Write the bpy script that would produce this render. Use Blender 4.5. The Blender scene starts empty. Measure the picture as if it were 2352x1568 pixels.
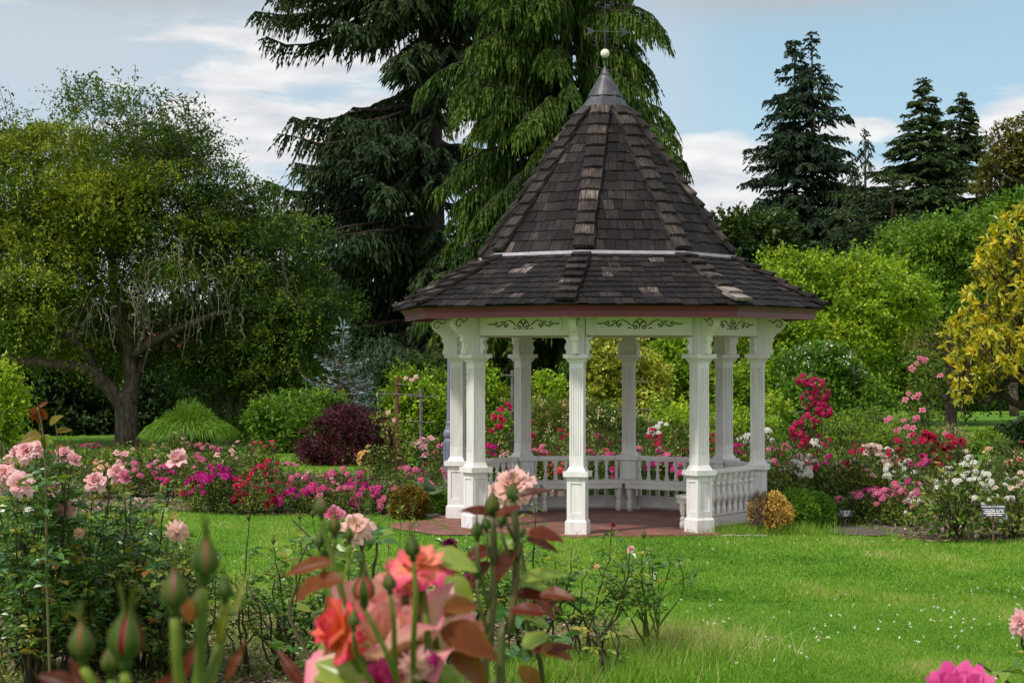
import bpy, math, random
import numpy as np
from mathutils import Vector, Matrix

# ------------------------------------------------------------------ camera, world, sun, exposure
SC = bpy.context.scene
COL = SC.collection
F, CX, HY, EYE = 4468.0, 1176.0, 818.0, 2.4        # focal length / horizon measured on a 2352 px wide print
cam_d = bpy.data.cameras.new("camera")
cam = bpy.data.objects.new("camera", cam_d)
COL.objects.link(cam)
SC.camera = cam
cam_d.sensor_width = 36.0
cam_d.lens = F / 2352 * 36.0
cam_d.clip_start, cam_d.clip_end = 0.05, 4000
cam.location = (0, 0, EYE)
cam.rotation_euler = (math.radians(90) + math.atan((HY - 784) / F), 0, 0)
cam_d.dof.use_dof = True
cam_d.dof.focus_distance = 22.0
cam_d.dof.aperture_fstop = 17.0

SC.view_settings.view_transform = 'Standard'
SC.view_settings.look = 'None'
SC.view_settings.exposure = 0.34
SC.view_settings.gamma = 1.0
SC.cycles.max_bounces = 6
SC.cycles.diffuse_bounces = 3
SC.cycles.transmission_bounces = 3
SC.cycles.transparent_max_bounces = 4

SUN_DIR = Vector((-0.62, -0.60, 1.10)).normalized()
sun_d = bpy.data.lights.new("sun", 'SUN')
sun_d.energy = 3.0
sun_d.angle = math.radians(6)
sun_d.color = (1.0, 0.945, 0.86)
sun = bpy.data.objects.new("sun", sun_d)
COL.objects.link(sun)
sun.location = (-30, -30, 40)
sun.rotation_euler = SUN_DIR.to_track_quat('Z', 'Y').to_euler()


def make_world():
    w = bpy.data.worlds.new("World")
    SC.world = w
    w.use_nodes = True
    nt = w.node_tree
    nt.nodes.clear()
    N, Lk = nt.nodes.new, nt.links.new
    out = N('ShaderNodeOutputWorld')
    bg = N('ShaderNodeBackground')
    bg.inputs['Strength'].default_value = 0.1
    sky = N('ShaderNodeTexSky')
    sky.sky_type = 'NISHITA'
    sky.sun_disc = False
    sky.sun_elevation = math.asin(SUN_DIR.z)
    sky.sun_rotation = math.atan2(SUN_DIR.x, SUN_DIR.y)
    sky.altitude = 50
    sky.air_density = 1.0
    sky.dust_density = 0.6
    sky.ozone_density = 1.2
    tc = N('ShaderNodeTexCoord')
    sep = N('ShaderNodeSeparateXYZ')
    Lk(tc.outputs['Generated'], sep.inputs[0])
    raise_ = N('ShaderNodeVectorMath')          # the clear air of this sky: sample it a little above the murk at the horizon
    raise_.operation = 'ADD'
    raise_.inputs[1].default_value = (0, 0, 0.24)
    Lk(tc.outputs['Generated'], raise_.inputs[0])
    nrm = N('ShaderNodeVectorMath')
    nrm.operation = 'NORMALIZE'
    Lk(raise_.outputs[0], nrm.inputs[0])
    Lk(nrm.outputs[0], sky.inputs['Vector'])

    def M(op, a, b=None, c=None, clamp=False):
        n = N('ShaderNodeMath')
        n.operation = op
        n.use_clamp = clamp
        for i, v in enumerate((a, b, c)):
            if v is None:
                continue
            if isinstance(v, (int, float)):
                n.inputs[i].default_value = v
            else:
                Lk(v, n.inputs[i])
        return n.outputs[0]
    # azimuth and elevation tangents of the view direction
    az = M('ARCTAN2', sep.outputs['X'], sep.outputs['Y'])
    el = M('ARCSINE', sep.outputs['Z'])
    comb = N('ShaderNodeCombineXYZ')
    Lk(M('MULTIPLY', az, 9.0), comb.inputs[0])
    Lk(M('MULTIPLY', el, 34.0), comb.inputs[1])
    noi = N('ShaderNodeTexNoise')
    noi.inputs['Scale'].default_value = 1.6
    noi.inputs['Detail'].default_value = 8
    noi.inputs['Roughness'].default_value = 0.55
    noi.inputs['Distortion'].default_value = 0.35
    Lk(comb.outputs[0], noi.inputs['Vector'])
    noi2 = N('ShaderNodeTexNoise')
    noi2.inputs['Scale'].default_value = 3.0
    noi2.inputs['Detail'].default_value = 5
    mp = N('ShaderNodeVectorMath')
    mp.operation = 'ADD'
    mp.inputs[1].default_value = (7.3, 3.1, 0)
    Lk(comb.outputs[0], mp.inputs[0])
    Lk(mp.outputs[0], noi2.inputs['Vector'])

    def gauss(px, py, rx, ry, amp):
        a0, e0 = (px - CX) / F, (HY - py) / F
        dx = M('DIVIDE', M('SUBTRACT', az, a0), rx / F)
        dz = M('DIVIDE', M('SUBTRACT', el, e0), ry / F)
        d2 = M('ADD', M('MULTIPLY', dx, dx), M('MULTIPLY', dz, dz))
        return M('MULTIPLY', M('EXPONENT', M('MULTIPLY', d2, -1.0)), amp)
    tot = None
    # cloud banks low over the trees, plus more cloud beyond the picture
    for g in ((690, 110, 300, 60, 0.34), (560, 310, 190, 70, 0.40), (960, 300, 200, 160, 0.25),
              (1680, 420, 260, 90, 0.36), (1960, 300, 130, 26, 0.30), (2330, 300, 140, 60, 0.42),
              (520, 560, 260, 120, 0.36), (760, 620, 120, 120, 0.3), (1660, 330, 150, 40, 0.2), (530, 190, 90, 22, 0.28), (40, 40, 120, 16, 0.25), (2050, 480, 400, 60, 0.2),
              (2100, 130, 420, 110, -0.3), (1640, 400, 200, 40, 0.2), (1700, 460, 180, 22, 0.22), (640, 300, 260, 90, 0.2), (300, 150, 320, 70, -0.06), (1750, 180, 330, 90, -0.3)):
        v = gauss(*g)
        tot = v if tot is None else M('ADD', tot, v)
    dens = M('ADD', noi.outputs['Fac'], tot)
    ramp = N('ShaderNodeMapRange')
    ramp.interpolation_type = 'SMOOTHSTEP'
    ramp.inputs['From Min'].default_value = 0.52
    ramp.inputs['From Max'].default_value = 0.74
    Lk(dens, ramp.inputs['Value'])
    # cloud colour: white, greyer where thick
    cr = N('ShaderNodeValToRGB')
    cr.color_ramp.elements[0].position = 0.35
    cr.color_ramp.elements[0].color = (7.6, 7.5, 7.4, 1)
    cr.color_ramp.elements[1].position = 0.72
    cr.color_ramp.elements[1].color = (5.4, 5.6, 6.0, 1)
    Lk(noi2.outputs['Fac'], cr.inputs['Fac'])
    # thin high veil on the left, grey deck higher up
    veil = M('ADD', M('ADD', gauss(150, 150, 800, 320, 0.8), gauss(1520, 120, 120, 260, 0.45)), gauss(1900, 700, 1400, 330, 0.5))
    mixv = N('ShaderNodeMix')
    mixv.data_type = 'RGBA'
    mixv.inputs['B'].default_value = (4.9, 5.4, 6.0, 1)
    Lk(M('MINIMUM', veil, 0.85), mixv.inputs['Factor'])
    gain = N('ShaderNodeMix')
    gain.data_type = 'RGBA'
    gain.blend_type = 'MULTIPLY'
    gain.inputs['Factor'].default_value = 1.0
    gain.inputs['B'].default_value = (2.2, 2.1, 1.58, 1)
    Lk(sky.outputs[0], gain.inputs['A'])
    Lk(gain.outputs['Result'], mixv.inputs['A'])
    mixc = N('ShaderNodeMix')
    mixc.data_type = 'RGBA'
    Lk(M('MULTIPLY', ramp.outputs[0], 0.95), mixc.inputs['Factor'])
    Lk(mixv.outputs['Result'], mixc.inputs['A'])
    Lk(cr.outputs[0], mixc.inputs['B'])
    # bright broken cloud added overhead and behind the viewer as soft frontal fill
    wide = M('MULTIPLY', M('MULTIPLY_ADD', sep.outputs['Y'], -1.1, 0.75, clamp=True), M('MULTIPLY_ADD', noi.outputs['Fac'], 1.5, 0.1, clamp=True))
    mixw = N('ShaderNodeMix')
    mixw.data_type = 'RGBA'
    mixw.inputs['B'].default_value = (8.6, 8.6, 8.6, 1)
    Lk(wide, mixw.inputs['Factor'])
    Lk(mixc.outputs['Result'], mixw.inputs['A'])
    mixc = mixw
    # grey undersides near the top of the picture
    deck = M('ADD', gauss(300, -20, 460, 70, 1.0), gauss(1800, -15, 360, 60, 1.2))
    mixd = N('ShaderNodeMix')
    mixd.data_type = 'RGBA'
    mixd.inputs['B'].default_value = (4.1, 4.05, 4.15, 1)
    Lk(M('MULTIPLY', M('MINIMUM', deck, 0.8), M('MULTIPLY_ADD', noi.outputs['Fac'], 1.2, 0.25, clamp=True)), mixd.inputs['Factor'])
    Lk(mixc.outputs['Result'], mixd.inputs['A'])
    Lk(mixd.outputs['Result'], bg.inputs['Color'])
    Lk(bg.outputs[0], out.inputs['Surface'])


make_world()


# ------------------------------------------------------------------ helpers
def P(px, py, Y):
    return np.array(((px - CX) / F * Y, Y, EYE - (py - HY) / F * Y))


def G(px, py):
    Y = EYE * F / (py - HY)
    return np.array(((px - CX) / F * Y, Y, 0.0))


def ground_z(y):
    t = np.clip((12.5 - np.asarray(y, float)) / 4.5, 0, 1)
    return 0.9 * t * t * (3 - 2 * t)


def unit(v):
    v = np.asarray(v, float)
    n = np.linalg.norm(v, axis=-1, keepdims=True)
    return v / np.maximum(n, 1e-9)


class MB:
    """mesh collector: arrays of vertices, faces, a tone value and a grain coordinate per vertex"""

    def __init__(self):
        self.v, self.t, self.g = [], [], []
        self.f, self.m = [], []
        self.n = 0

    def add(self, v, f, tone=0.5, mi=0, grain=None):
        v = np.asarray(v, float).reshape(-1, 3)
        f = np.asarray(f, int)
        self.v.append(v)
        self.t.append(np.broadcast_to(np.asarray(tone, float), (len(v),)))
        self.g.append(np.zeros((len(v), 3)) if grain is None else np.asarray(grain, float))
        self.f.append(f + self.n)
        self.m.append(np.full(len(f), mi))
        self.n += len(v)

    def mesh(self, name, mats, smooth=False):
        me = bpy.data.meshes.new(name)
        if self.n == 0:
            self.add([(0, 0, 0), (0.001, 0, 0), (0, 0.001, 0)], [(0, 1, 2)])
        v = np.concatenate(self.v)
        me.vertices.add(len(v))
        me.vertices.foreach_set("co", v.ravel())
        lv = np.concatenate([a.ravel() for a in self.f])
        tot = np.concatenate([np.full(len(a), a.shape[1]) for a in self.f])
        st = np.concatenate(([0], np.cumsum(tot)[:-1]))
        me.loops.add(len(lv))
        me.loops.foreach_set("vertex_index", lv)
        me.polygons.add(len(tot))
        me.polygons.foreach_set("loop_start", st)
        me.polygons.foreach_set("material_index", np.concatenate(self.m))
        me.polygons.foreach_set("use_smooth", np.full(len(tot), bool(smooth)))
        a = me.attributes.new("tone", 'FLOAT', 'POINT')
        a.data.foreach_set("value", np.concatenate(self.t))
        if any(x.any() for x in self.g):
            a = me.attributes.new("grain", 'FLOAT_VECTOR', 'POINT')
            a.data.foreach_set("vector", np.concatenate(self.g).ravel())
        me.update(calc_edges=True)
        for m in (mats if isinstance(mats, (list, tuple)) else [mats]):
            me.materials.append(m)
        return me

    def obj(self, name, mats, parent=None, smooth=False):
        return link(name, self.mesh(name, mats, smooth), parent)

    # ---- shapes
    def box(self, c, s, rz=0.0, tone=0.5, mi=0):
        x, y, z = np.asarray(s, float) / 2
        v = np.array([(-x, -y, -z), (x, -y, -z), (x, y, -z), (-x, y, -z), (-x, -y, z), (x, -y, z), (x, y, z), (-x, y, z)])
        if rz:
            cs, sn = math.cos(rz), math.sin(rz)
            v = np.c_[v[:, 0] * cs - v[:, 1] * sn, v[:, 0] * sn + v[:, 1] * cs, v[:, 2]]
        self.add(v + np.asarray(c, float), BOXF, tone, mi)

    def frustum(self, z0, z1, a0, a1, tone=0.5, mi=0):
        a0, a1 = a0 / 2, a1 / 2
        v = [(-a0, -a0, z0), (a0, -a0, z0), (a0, a0, z0), (-a0, a0, z0), (-a1, -a1, z1), (a1, -a1, z1), (a1, a1, z1), (-a1, a1, z1)]
        self.add(v, BOXF, tone, mi)

    def tube(self, pts, rad, n=6, tone=0.5, mi=0, cap=True):
        pts = np.asarray(pts, float)
        k = len(pts)
        rad = np.broadcast_to(np.asarray(rad, float), (k,))
        tan = unit(np.gradient(pts, axis=0))
        ref = np.array((0.0, 0, 1)) if abs(tan[0][2]) < 0.9 else np.array((1.0, 0, 0))
        a = unit(np.cross(tan, ref))
        b = np.cross(tan, a)
        ang = np.arange(n) * 2 * math.pi / n
        v = pts[:, None] + rad[:, None, None] * (np.cos(ang)[None, :, None] * a[:, None] + np.sin(ang)[None, :, None] * b[:, None])
        i, j = np.meshgrid(np.arange(k - 1), np.arange(n), indexing='ij')
        j2 = (j + 1) % n
        f = np.stack([i * n + j, i * n + j2, (i + 1) * n + j2, (i + 1) * n + j], -1).reshape(-1, 4)
        base = self.n
        self.add(v.reshape(-1, 3), f, tone, mi)
        if cap and n >= 3:
            self.f.append(np.array([[base + x for x in range(n)][::-1]]))
            self.m.append(np.array([mi]))
            self.f.append(np.array([[base + (k - 1) * n + x for x in range(n)]]))
            self.m.append(np.array([mi]))

    def lathe(self, prof, c=(0, 0, 0), n=12, tone=0.5, mi=0, rot=0.0):
        prof = np.asarray(prof, float)
        k = len(prof)
        ang = np.arange(n) * 2 * math.pi / n + rot
        v = np.stack([prof[:, 0:1] * np.cos(ang), prof[:, 0:1] * np.sin(ang), np.repeat(prof[:, 1:2], n, 1)], -1)
        i, j = np.meshgrid(np.arange(k - 1), np.arange(n), indexing='ij')
        j2 = (j + 1) % n
        f = np.stack([i * n + j, i * n + j2, (i + 1) * n + j2, (i + 1) * n + j], -1).reshape(-1, 4)
        self.add(v.reshape(-1, 3) + np.asarray(c, float), f, tone, mi)

    def prism(self, poly, depth, origin, ax, ay, an, tone=0.5, mi=0):
        """extrude a 2-D outline (list of (a,b)) lying in axes ax, ay by +-depth/2 along an"""
        poly = np.asarray(poly, float)
        o, ax, ay, an = (np.asarray(q, float) for q in (origin, ax, ay, an))
        k = len(poly)
        p = o + poly[:, :1] * ax + poly[:, 1:] * ay
        v = np.concatenate([p - an * depth / 2, p + an * depth / 2])
        q = np.arange(k)
        self.add(v, np.stack([q, (q + 1) % k, (q + 1) % k + k, q + k], -1), tone, mi)
        b = self.n - 2 * k
        self.f.append(np.array([(b + q)[::-1]])); self.m.append(np.array([mi]))
        self.f.append(np.array([b + k + q])); self.m.append(np.array([mi]))

    def leaves(self, p, d, L, W, tone, rng, up=None, mi=0):
        """rhombic leaves: one quad each"""
        p, d = np.asarray(p, float), unit(d)
        n = len(p)
        r = rng.normal(size=(n, 3)) if up is None else np.asarray(up) + rng.normal(size=(n, 3)) * 0.45
        s = unit(np.cross(d, r))
        L = np.broadcast_to(L, (n,))[:, None]
        W = np.broadcast_to(W, (n,))[:, None]
        mid = p + d * L * 0.45
        v = np.stack([p, mid + s * W / 2, p + d * L, mid - s * W / 2], 1).reshape(-1, 3)
        f = np.arange(n * 4).reshape(-1, 4)
        self.add(v, f, np.repeat(np.broadcast_to(tone, (n,)), 4), mi)

    def leaves2(self, p, d, nrm, L, W, tone, mi=0, fold=0.18, droop=0.12):
        """folded leaves: two quads each, pointed tip"""
        p, d = np.asarray(p, float), unit(d)
        s = unit(np.cross(d, nrm))
        nr = np.cross(s, d)
        n = len(p)
        L = np.broadcast_to(L, (n,))[:, None]
        W = np.broadcast_to(W, (n,))[:, None]
        h = W * fold
        tip = p + d * L - nr * L * droop
        l1 = p + d * L * .28 + s * W * .46 + nr * h
        l2 = p + d * L * .66 + s * W * .40 + nr * h * .7
        r1 = p + d * L * .28 - s * W * .46 + nr * h
        r2 = p + d * L * .66 - s * W * .40 + nr * h * .7
        v = np.stack([p, l1, l2, tip, r2, r1], 1).reshape(-1, 3)
        b = np.arange(n)[:, None] * 6
        f = np.concatenate([b + np.array([0, 3, 2, 1]), b + np.array([0, 5, 4, 3])])
        self.add(v, f, np.repeat(np.broadcast_to(tone, (n,)), 6), mi)

    def chain(self, p, d, L, nseg, W, grav, tone, rng, mi=0, wob=0.15):
        """hanging or arching sprays of needles: overlapping rhombi along a curve"""
        p, d = np.asarray(p, float), unit(d)
        n = len(p)
        L = np.broadcast_to(L, (n,))
        tone = np.broadcast_to(tone, (n,))
        prev = p
        for k in range(nseg):
            s = (k + 1) / nseg
            q = p + d * (L * s)[:, None]
            q[:, 2] -= grav * L * s * s
            q = q + rng.normal(size=(n, 3)) * (L * wob / nseg)[:, None]
            dd = q - prev
            ln = np.linalg.norm(dd, axis=1)
            self.leaves(prev - dd * .15, dd, ln * 1.35, W * (1.15 - .5 * s) * rng.uniform(.7, 1.25, n), np.clip(tone + rng.normal(size=n) * .1 + .12 * s, 0, 1), rng, mi=mi)
            prev = q


BOXF = np.array([(0, 3, 2, 1), (4, 5, 6, 7), (0, 1, 5, 4), (1, 2, 6, 5), (2, 3, 7, 6), (3, 0, 4, 7)])


def link(name, data, parent=None):
    o = bpy.data.objects.new(name, data)
    COL.objects.link(o)
    if parent is not None:
        o.parent = parent
    return o


def tag(o, label=None, cat=None, group=None, kind=None):
    if label:
        o['label'] = label
    if cat:
        o['category'] = cat
    if group:
        o['group'] = group
    if kind:
        o['kind'] = kind
    return o


def empty(name, loc, label, cat, rz=0.0, group=None):
    o = link(name, None)
    o.empty_display_size = 0.2
    o.location = loc
    o.rotation_euler = (0, 0, rz)
    return tag(o, label, cat, group)


# ------------------------------------------------------------------ materials
def mat(name):
    m = bpy.data.materials.new(name)
    m.use_nodes = True
    m.node_tree.nodes.clear()
    return m, m.node_tree.nodes.new, m.node_tree.links.new


def ramp_node(N, stops, interp='LINEAR'):
    r = N('ShaderNodeValToRGB')
    r.color_ramp.interpolation = interp
    e = r.color_ramp.elements
    while len(e) < len(stops):
        e.new(0.5)
    for i, (p, c) in enumerate(stops):
        e[i].position = p
        e[i].color = (*c, 1)
    return r


def leaf_mat(name, stops, rough=0.55, trans=0.28, spec=0.2, tgain=1.3):
    m, N, L = mat(name)
    out = N('ShaderNodeOutputMaterial')
    at = N('ShaderNodeAttribute')
    at.attribute_name = 'tone'
    r = ramp_node(N, stops)
    L(at.outputs['Fac'], r.inputs['Fac'])
    p = N('ShaderNodeBsdfPrincipled')
    p.inputs['Roughness'].default_value = rough
    p.inputs['Specular IOR Level'].default_value = spec
    L(r.outputs[0], p.inputs['Base Color'])
    if trans > 0:
        t = N('ShaderNodeBsdfTranslucent')
        g = N('ShaderNodeMix')
        g.data_type = 'RGBA'
        g.blend_type = 'MULTIPLY'
        g.inputs['Factor'].default_value = 1
        g.inputs['B'].default_value = (1.25 * tgain, 1.15 * tgain, 0.5 * tgain, 1)
        L(r.outputs[0], g.inputs['A'])
        L(g.outputs['Result'], t.inputs['Color'])
        mx = N('ShaderNodeMixShader')
        mx.inputs['Fac'].default_value = trans
        L(p.outputs[0], mx.inputs[1])
        L(t.outputs[0], mx.inputs[2])
        L(mx.outputs[0], out.inputs['Surface'])
    else:
        L(p.outputs[0], out.inputs['Surface'])
    return m


def petal_mat(name, base, mid, edge, trans=0.42, rough=0.55):
    m, N, L = mat(name)
    out = N('ShaderNodeOutputMaterial')
    at = N('ShaderNodeAttribute')
    at.attribute_name = 'tone'
    tcn = N('ShaderNodeTexCoord')
    no = N('ShaderNodeTexNoise')
    no.inputs['Scale'].default_value = 45
    no.inputs['Detail'].default_value = 3
    L(tcn.outputs['Object'], no.inputs['Vector'])
    ad = N('ShaderNodeMath')
    ad.operation = 'MULTIPLY_ADD'
    ad.inputs[1].default_value = 0.5
    ad.inputs[2].default_value = -0.25
    L(no.outputs['Fac'], ad.inputs[0])
    sm = N('ShaderNodeMath')
    L(at.outputs['Fac'], sm.inputs[0])
    L(ad.outputs[0], sm.inputs[1])
    r = ramp_node(N, [(0.1, base), (0.55, mid), (0.95, edge)])
    L(sm.outputs[0], r.inputs['Fac'])
    p = N('ShaderNodeBsdfPrincipled')
    p.inputs['Roughness'].default_value = rough
    p.inputs['Specular IOR Level'].default_value = 0.25
    L(r.outputs[0], p.inputs['Base Color'])
    t = N('ShaderNodeBsdfTranslucent')
    L(r.outputs[0], t.inputs['Color'])
    mx = N('ShaderNodeMixShader')
    mx.inputs['Fac'].default_value = trans
    L(p.outputs[0], mx.inputs[1])
    L(t.outputs[0], mx.inputs[2])
    L(mx.outputs[0], out.inputs['Surface'])
    return m


def noise_mat(name, stops, scale=5.0, detail=6, rough=0.7, bump=0.0, stretch=(1, 1, 1), coord='Object', spec=0.3, bscale=None, metallic=0.0, dist=0.0):
    m, N, L = mat(name)
    out = N('ShaderNodeOutputMaterial')
    tcn = N('ShaderNodeTexCoord')
    mp = N('ShaderNodeMapping')
    mp.inputs['Scale'].default_value = stretch
    L(tcn.outputs[coord], mp.inputs['Vector'])
    no = N('ShaderNodeTexNoise')
    no.inputs['Scale'].default_value = scale
    no.inputs['Detail'].default_value = detail
    no.inputs['Distortion'].default_value = dist
    L(mp.outputs[0], no.inputs['Vector'])
    r = ramp_node(N, stops)
    L(no.outputs['Fac'], r.inputs['Fac'])
    p = N('ShaderNodeBsdfPrincipled')
    p.inputs['Roughness'].default_value = rough
    p.inputs['Specular IOR Level'].default_value = spec
    p.inputs['Metallic'].default_value = metallic
    L(r.outputs[0], p.inputs['Base Color'])
    if bump:
        n2 = N('ShaderNodeTexNoise')
        n2.inputs['Scale'].default_value = bscale or scale * 3
        n2.inputs['Detail'].default_value = 5
        L(mp.outputs[0], n2.inputs['Vector'])
        b = N('ShaderNodeBump')
        b.inputs['Strength'].default_value = bump
        b.inputs['Distance'].default_value = 0.02
        L(n2.outputs['Fac'], b.inputs['Height'])
        L(b.outputs[0], p.inputs['Normal'])
    L(p.outputs[0], out.inputs['Surface'])
    return m


M = {}
def worn_paint():
    m, N, L = mat('white_paint')
    out = N('ShaderNodeOutputMaterial')
    tc = N('ShaderNodeTexCoord')
    mp = N('ShaderNodeMapping'); mp.inputs['Scale'].default_value = (9, 9, 1.6)
    L(tc.outputs['Object'], mp.inputs['Vector'])
    n1 = N('ShaderNodeTexNoise'); n1.inputs['Scale'].default_value = 1.5; n1.inputs['Detail'].default_value = 8
    L(mp.outputs[0], n1.inputs['Vector'])
    r1 = ramp_node(N, [(0.25, (.53, .50, .475)), (0.42, (.65, .622, .625)), (0.6, (.70, .675, .69)), (0.8, (.72, .695, .71))])
    L(n1.outputs['Fac'], r1.inputs['Fac'])
    # splash marks and chips: speckles of their own shape, most of them low on the posts
    n2 = N('ShaderNodeTexNoise'); n2.inputs['Scale'].default_value = 26; n2.inputs['Detail'].default_value = 6; n2.inputs['Roughness'].default_value = .7
    L(tc.outputs['Object'], n2.inputs['Vector'])
    sp = N('ShaderNodeSeparateXYZ'); L(tc.outputs['Object'], sp.inputs[0])
    zz = N('ShaderNodeMapRange'); zz.inputs['From Min'].default_value = 0.0; zz.inputs['From Max'].default_value = .20
    zz.inputs['To Min'].default_value = .17; zz.inputs['To Max'].default_value = -.06
    L(sp.outputs['Z'], zz.inputs['Value'])
    ad = N('ShaderNodeMath'); L(n2.outputs['Fac'], ad.inputs[0]); L(zz.outputs[0], ad.inputs[1])
    th = N('ShaderNodeMapRange'); th.inputs['From Min'].default_value = .66; th.inputs['From Max'].default_value = .76
    L(ad.outputs[0], th.inputs['Value'])
    sc = N('ShaderNodeMath'); sc.operation = 'MULTIPLY'; sc.inputs[1].default_value = .6; L(th.outputs[0], sc.inputs[0])
    mx = N('ShaderNodeMix'); mx.data_type = 'RGBA'; mx.inputs['B'].default_value = (.22, .16, .11, 1)
    L(sc.outputs[0], mx.inputs['Factor']); L(r1.outputs[0], mx.inputs['A'])
    p = N('ShaderNodeBsdfPrincipled'); p.inputs['Roughness'].default_value = 0.5; p.inputs['Specular IOR Level'].default_value = 0.3
    L(mx.outputs['Result'], p.inputs['Base Color'])
    b = N('ShaderNodeBump'); b.inputs['Strength'].default_value = 0.2; b.inputs['Distance'].default_value = 0.006
    L(n2.outputs['Fac'], b.inputs['Height']); L(b.outputs[0], p.inputs['Normal'])
    L(p.outputs[0], out.inputs['Surface'])
    return m


M['paint'] = worn_paint()
M['paint_plain'] = noise_mat('white_paint', [(0.26, (.50, .47, .40)), (0.38, (.71, .70, .66)), (0.55, (.78, .77, .745)), (0.75, (.80, .79, .765))], 3.4, 10, 0.5, 0.12, bscale=24, stretch=(1, 1, .6))
M['paint_old'] = noise_mat('cream_paint', [(0.32, (.54, .515, .485)), (0.5, (.655, .628, .612)), (0.7, (.695, .668, .655))], 3.2, 8, 0.5, 0.05, bscale=30)
M['beam_paint'] = noise_mat('pale_beam_paint', [(0.3, (.67, .63, .58)), (0.6, (.73, .69, .64))], 2.0, 5, 0.5)
M['fascia'] = noise_mat('crimson_paint', [(0.3, (.125, .012, .020)), (0.7, (.165, .018, .028))], 2.0, 4, 0.4, spec=0.5)
M['ornament'] = noise_mat('stencil_paint', [(0.3, (.03, .035, .02)), (0.7, (.06, .065, .04))], 6, 4, 0.6)
M['lead'] = noise_mat('lead_sheet', [(0.25, (.028, .027, .033)), (0.55, (.050, .048, .058)), (0.8, (.13, .125, .135))], 7, 8, 0.45, 0.1, spec=0.5, metallic=0.15)
M['strip'] = noise_mat('flashing', [(0.3, (.36, .32, .37)), (0.7, (.50, .45, .52))], 5, 4, 0.4)
M['iron'] = noise_mat('dark_iron', [(0.3, (.02, .02, .024)), (0.7, (.05, .05, .06))], 8, 4, 0.55)
M['rust'] = noise_mat('rusty_pole', [(0.3, (.10, .028, .022)), (0.7, (.17, .05, .04))], 9, 5, 0.6)
M['greypole'] = noise_mat('grey_pole', [(0.3, (.08, .07, .07)), (0.7, (.15, .13, .13))], 9, 5, 0.6)
M['post_blue'] = noise_mat('slate_blue_paint', [(0.3, (.11, .13, .19)), (0.7, (.16, .18, .25))], 6, 4, 0.45)
M['ball'] = noise_mat('ivory_ball', [(0.35, (.55, .50, .40)), (0.6, (.72, .69, .60))], 4, 5, 0.4)
M['bark'] = noise_mat('brown_bark', [(0.3, (.035, .026, .02)), (0.5, (.085, .065, .05)), (0.72, (.16, .13, .105))], 5, 8, 0.9, 0.8, (3, 3, .8))
M['bark_dark'] = noise_mat('dark_bark', [(0.3, (.016, .011, .009)), (0.55, (.04, .026, .02)), (0.75, (.075, .05, .04))], 4, 8, 0.9, 0.8, (3, 3, .6))
M['lichen'] = noise_mat('lichen_twigs', [(0.3, (.06, .055, .035)), (0.7, (.17, .165, .11))], 6, 5, 0.9)
M['cane'] = noise_mat('rose_cane', [(0.3, (.035, .022, .015)), (0.55, (.06, .055, .02)), (0.75, (.10, .06, .04))], 7, 4, 0.6)
M['cane_green'] = noise_mat('green_cane', [(0.3, (.055, .09, .012)), (0.7, (.13, .18, .022))], 12, 4, 0.6, spec=.15)
M['cane_red'] = noise_mat('red_cane', [(0.3, (.05, .07, .02)), (0.5, (.09, .09, .03)), (0.75, (.13, .06, .04))], 10, 4, 0.5)
M['sign'] = noise_mat('black_plastic', [(0.3, (.022, .024, .034)), (0.7, (.035, .037, .05))], 6, 3, 0.4)
M['letter'] = noise_mat('white_lettering', [(0.3, (.70, .72, .74)), (0.7, (.80, .80, .80))], 6, 3, 0.5)
M['sign_white'] = noise_mat('weathered_label', [(0.3, (.62, .62, .63)), (0.7, (.78, .78, .78))], 8, 3, 0.5)
M['timber'] = noise_mat('timber_stake', [(0.3, (.10, .06, .045)), (0.7, (.18, .12, .09))], 8, 4, 0.7)
M['asphalt'] = noise_mat('asphalt', [(0.3, (.10, .09, .095)), (0.7, (.15, .14, .145))], 3, 8, 0.85)
M['carwhite'] = noise_mat('car_paint', [(0.3, (.72, .74, .76)), (0.7, (.76, .78, .80))], 1, 2, 0.2, spec=0.6)
M['glass'] = noise_mat('dark_glass', [(0.3, (.05, .07, .09)), (0.7, (.08, .11, .14))], 1, 2, 0.08, spec=0.8)
M['tyre'] = noise_mat('tyre', [(0.3, (.015, .015, .015)), (0.7, (.03, .03, .03))], 5, 2, 0.8)
M['housewhite'] = noise_mat('house_wall', [(0.3, (.62, .63, .66)), (0.7, (.70, .71, .74))], 2, 3, 0.7)
M['rooftile'] = noise_mat('terracotta_roof', [(0.3, (.24, .07, .04)), (0.7, (.34, .12, .07))], 6, 3, 0.7)

G_ = lambda *a: [(i / (len(a) - 1), c) for i, c in enumerate(a)]
M['hawthorn'] = leaf_mat('hawthorn_leaves', G_((.018, .042, .008), (.046, .098, .011), (.11, .172, .016), (.25, .29, .025)), 0.55, .3)
M['spruce'] = leaf_mat('spruce_needles', G_((.009, .019, .011), (.017, .033, .015), (.034, .056, .020), (.060, .085, .026)), 0.7, .12, .12)
M['cypress'] = leaf_mat('cypress_sprays', G_((.014, .034, .008), (.030, .066, .010), (.064, .112, .015), (.115, .165, .022)), 0.65, .2, .12)
M['fir'] = leaf_mat('fir_needles', G_((.010, .021, .014), (.016, .032, .019), (.028, .048, .022), (.040, .062, .026)), 0.7, .1, .1)
M['cedar'] = leaf_mat('cedar_needles', G_((.013, .028, .012), (.024, .044, .017), (.043, .070, .022), (.068, .098, .028)), 0.7, .12, .1)
M['lime'] = leaf_mat('lime_green_leaves', G_((.085, .16, .012), (.17, .29, .018), (.30, .42, .026), (.42, .48, .045)), 0.5, .32)
M['green'] = leaf_mat('mid_green_leaves', G_((.034, .090, .012), (.072, .165, .017), (.135, .245, .022), (.22, .31, .034)), 0.5, .3)
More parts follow.
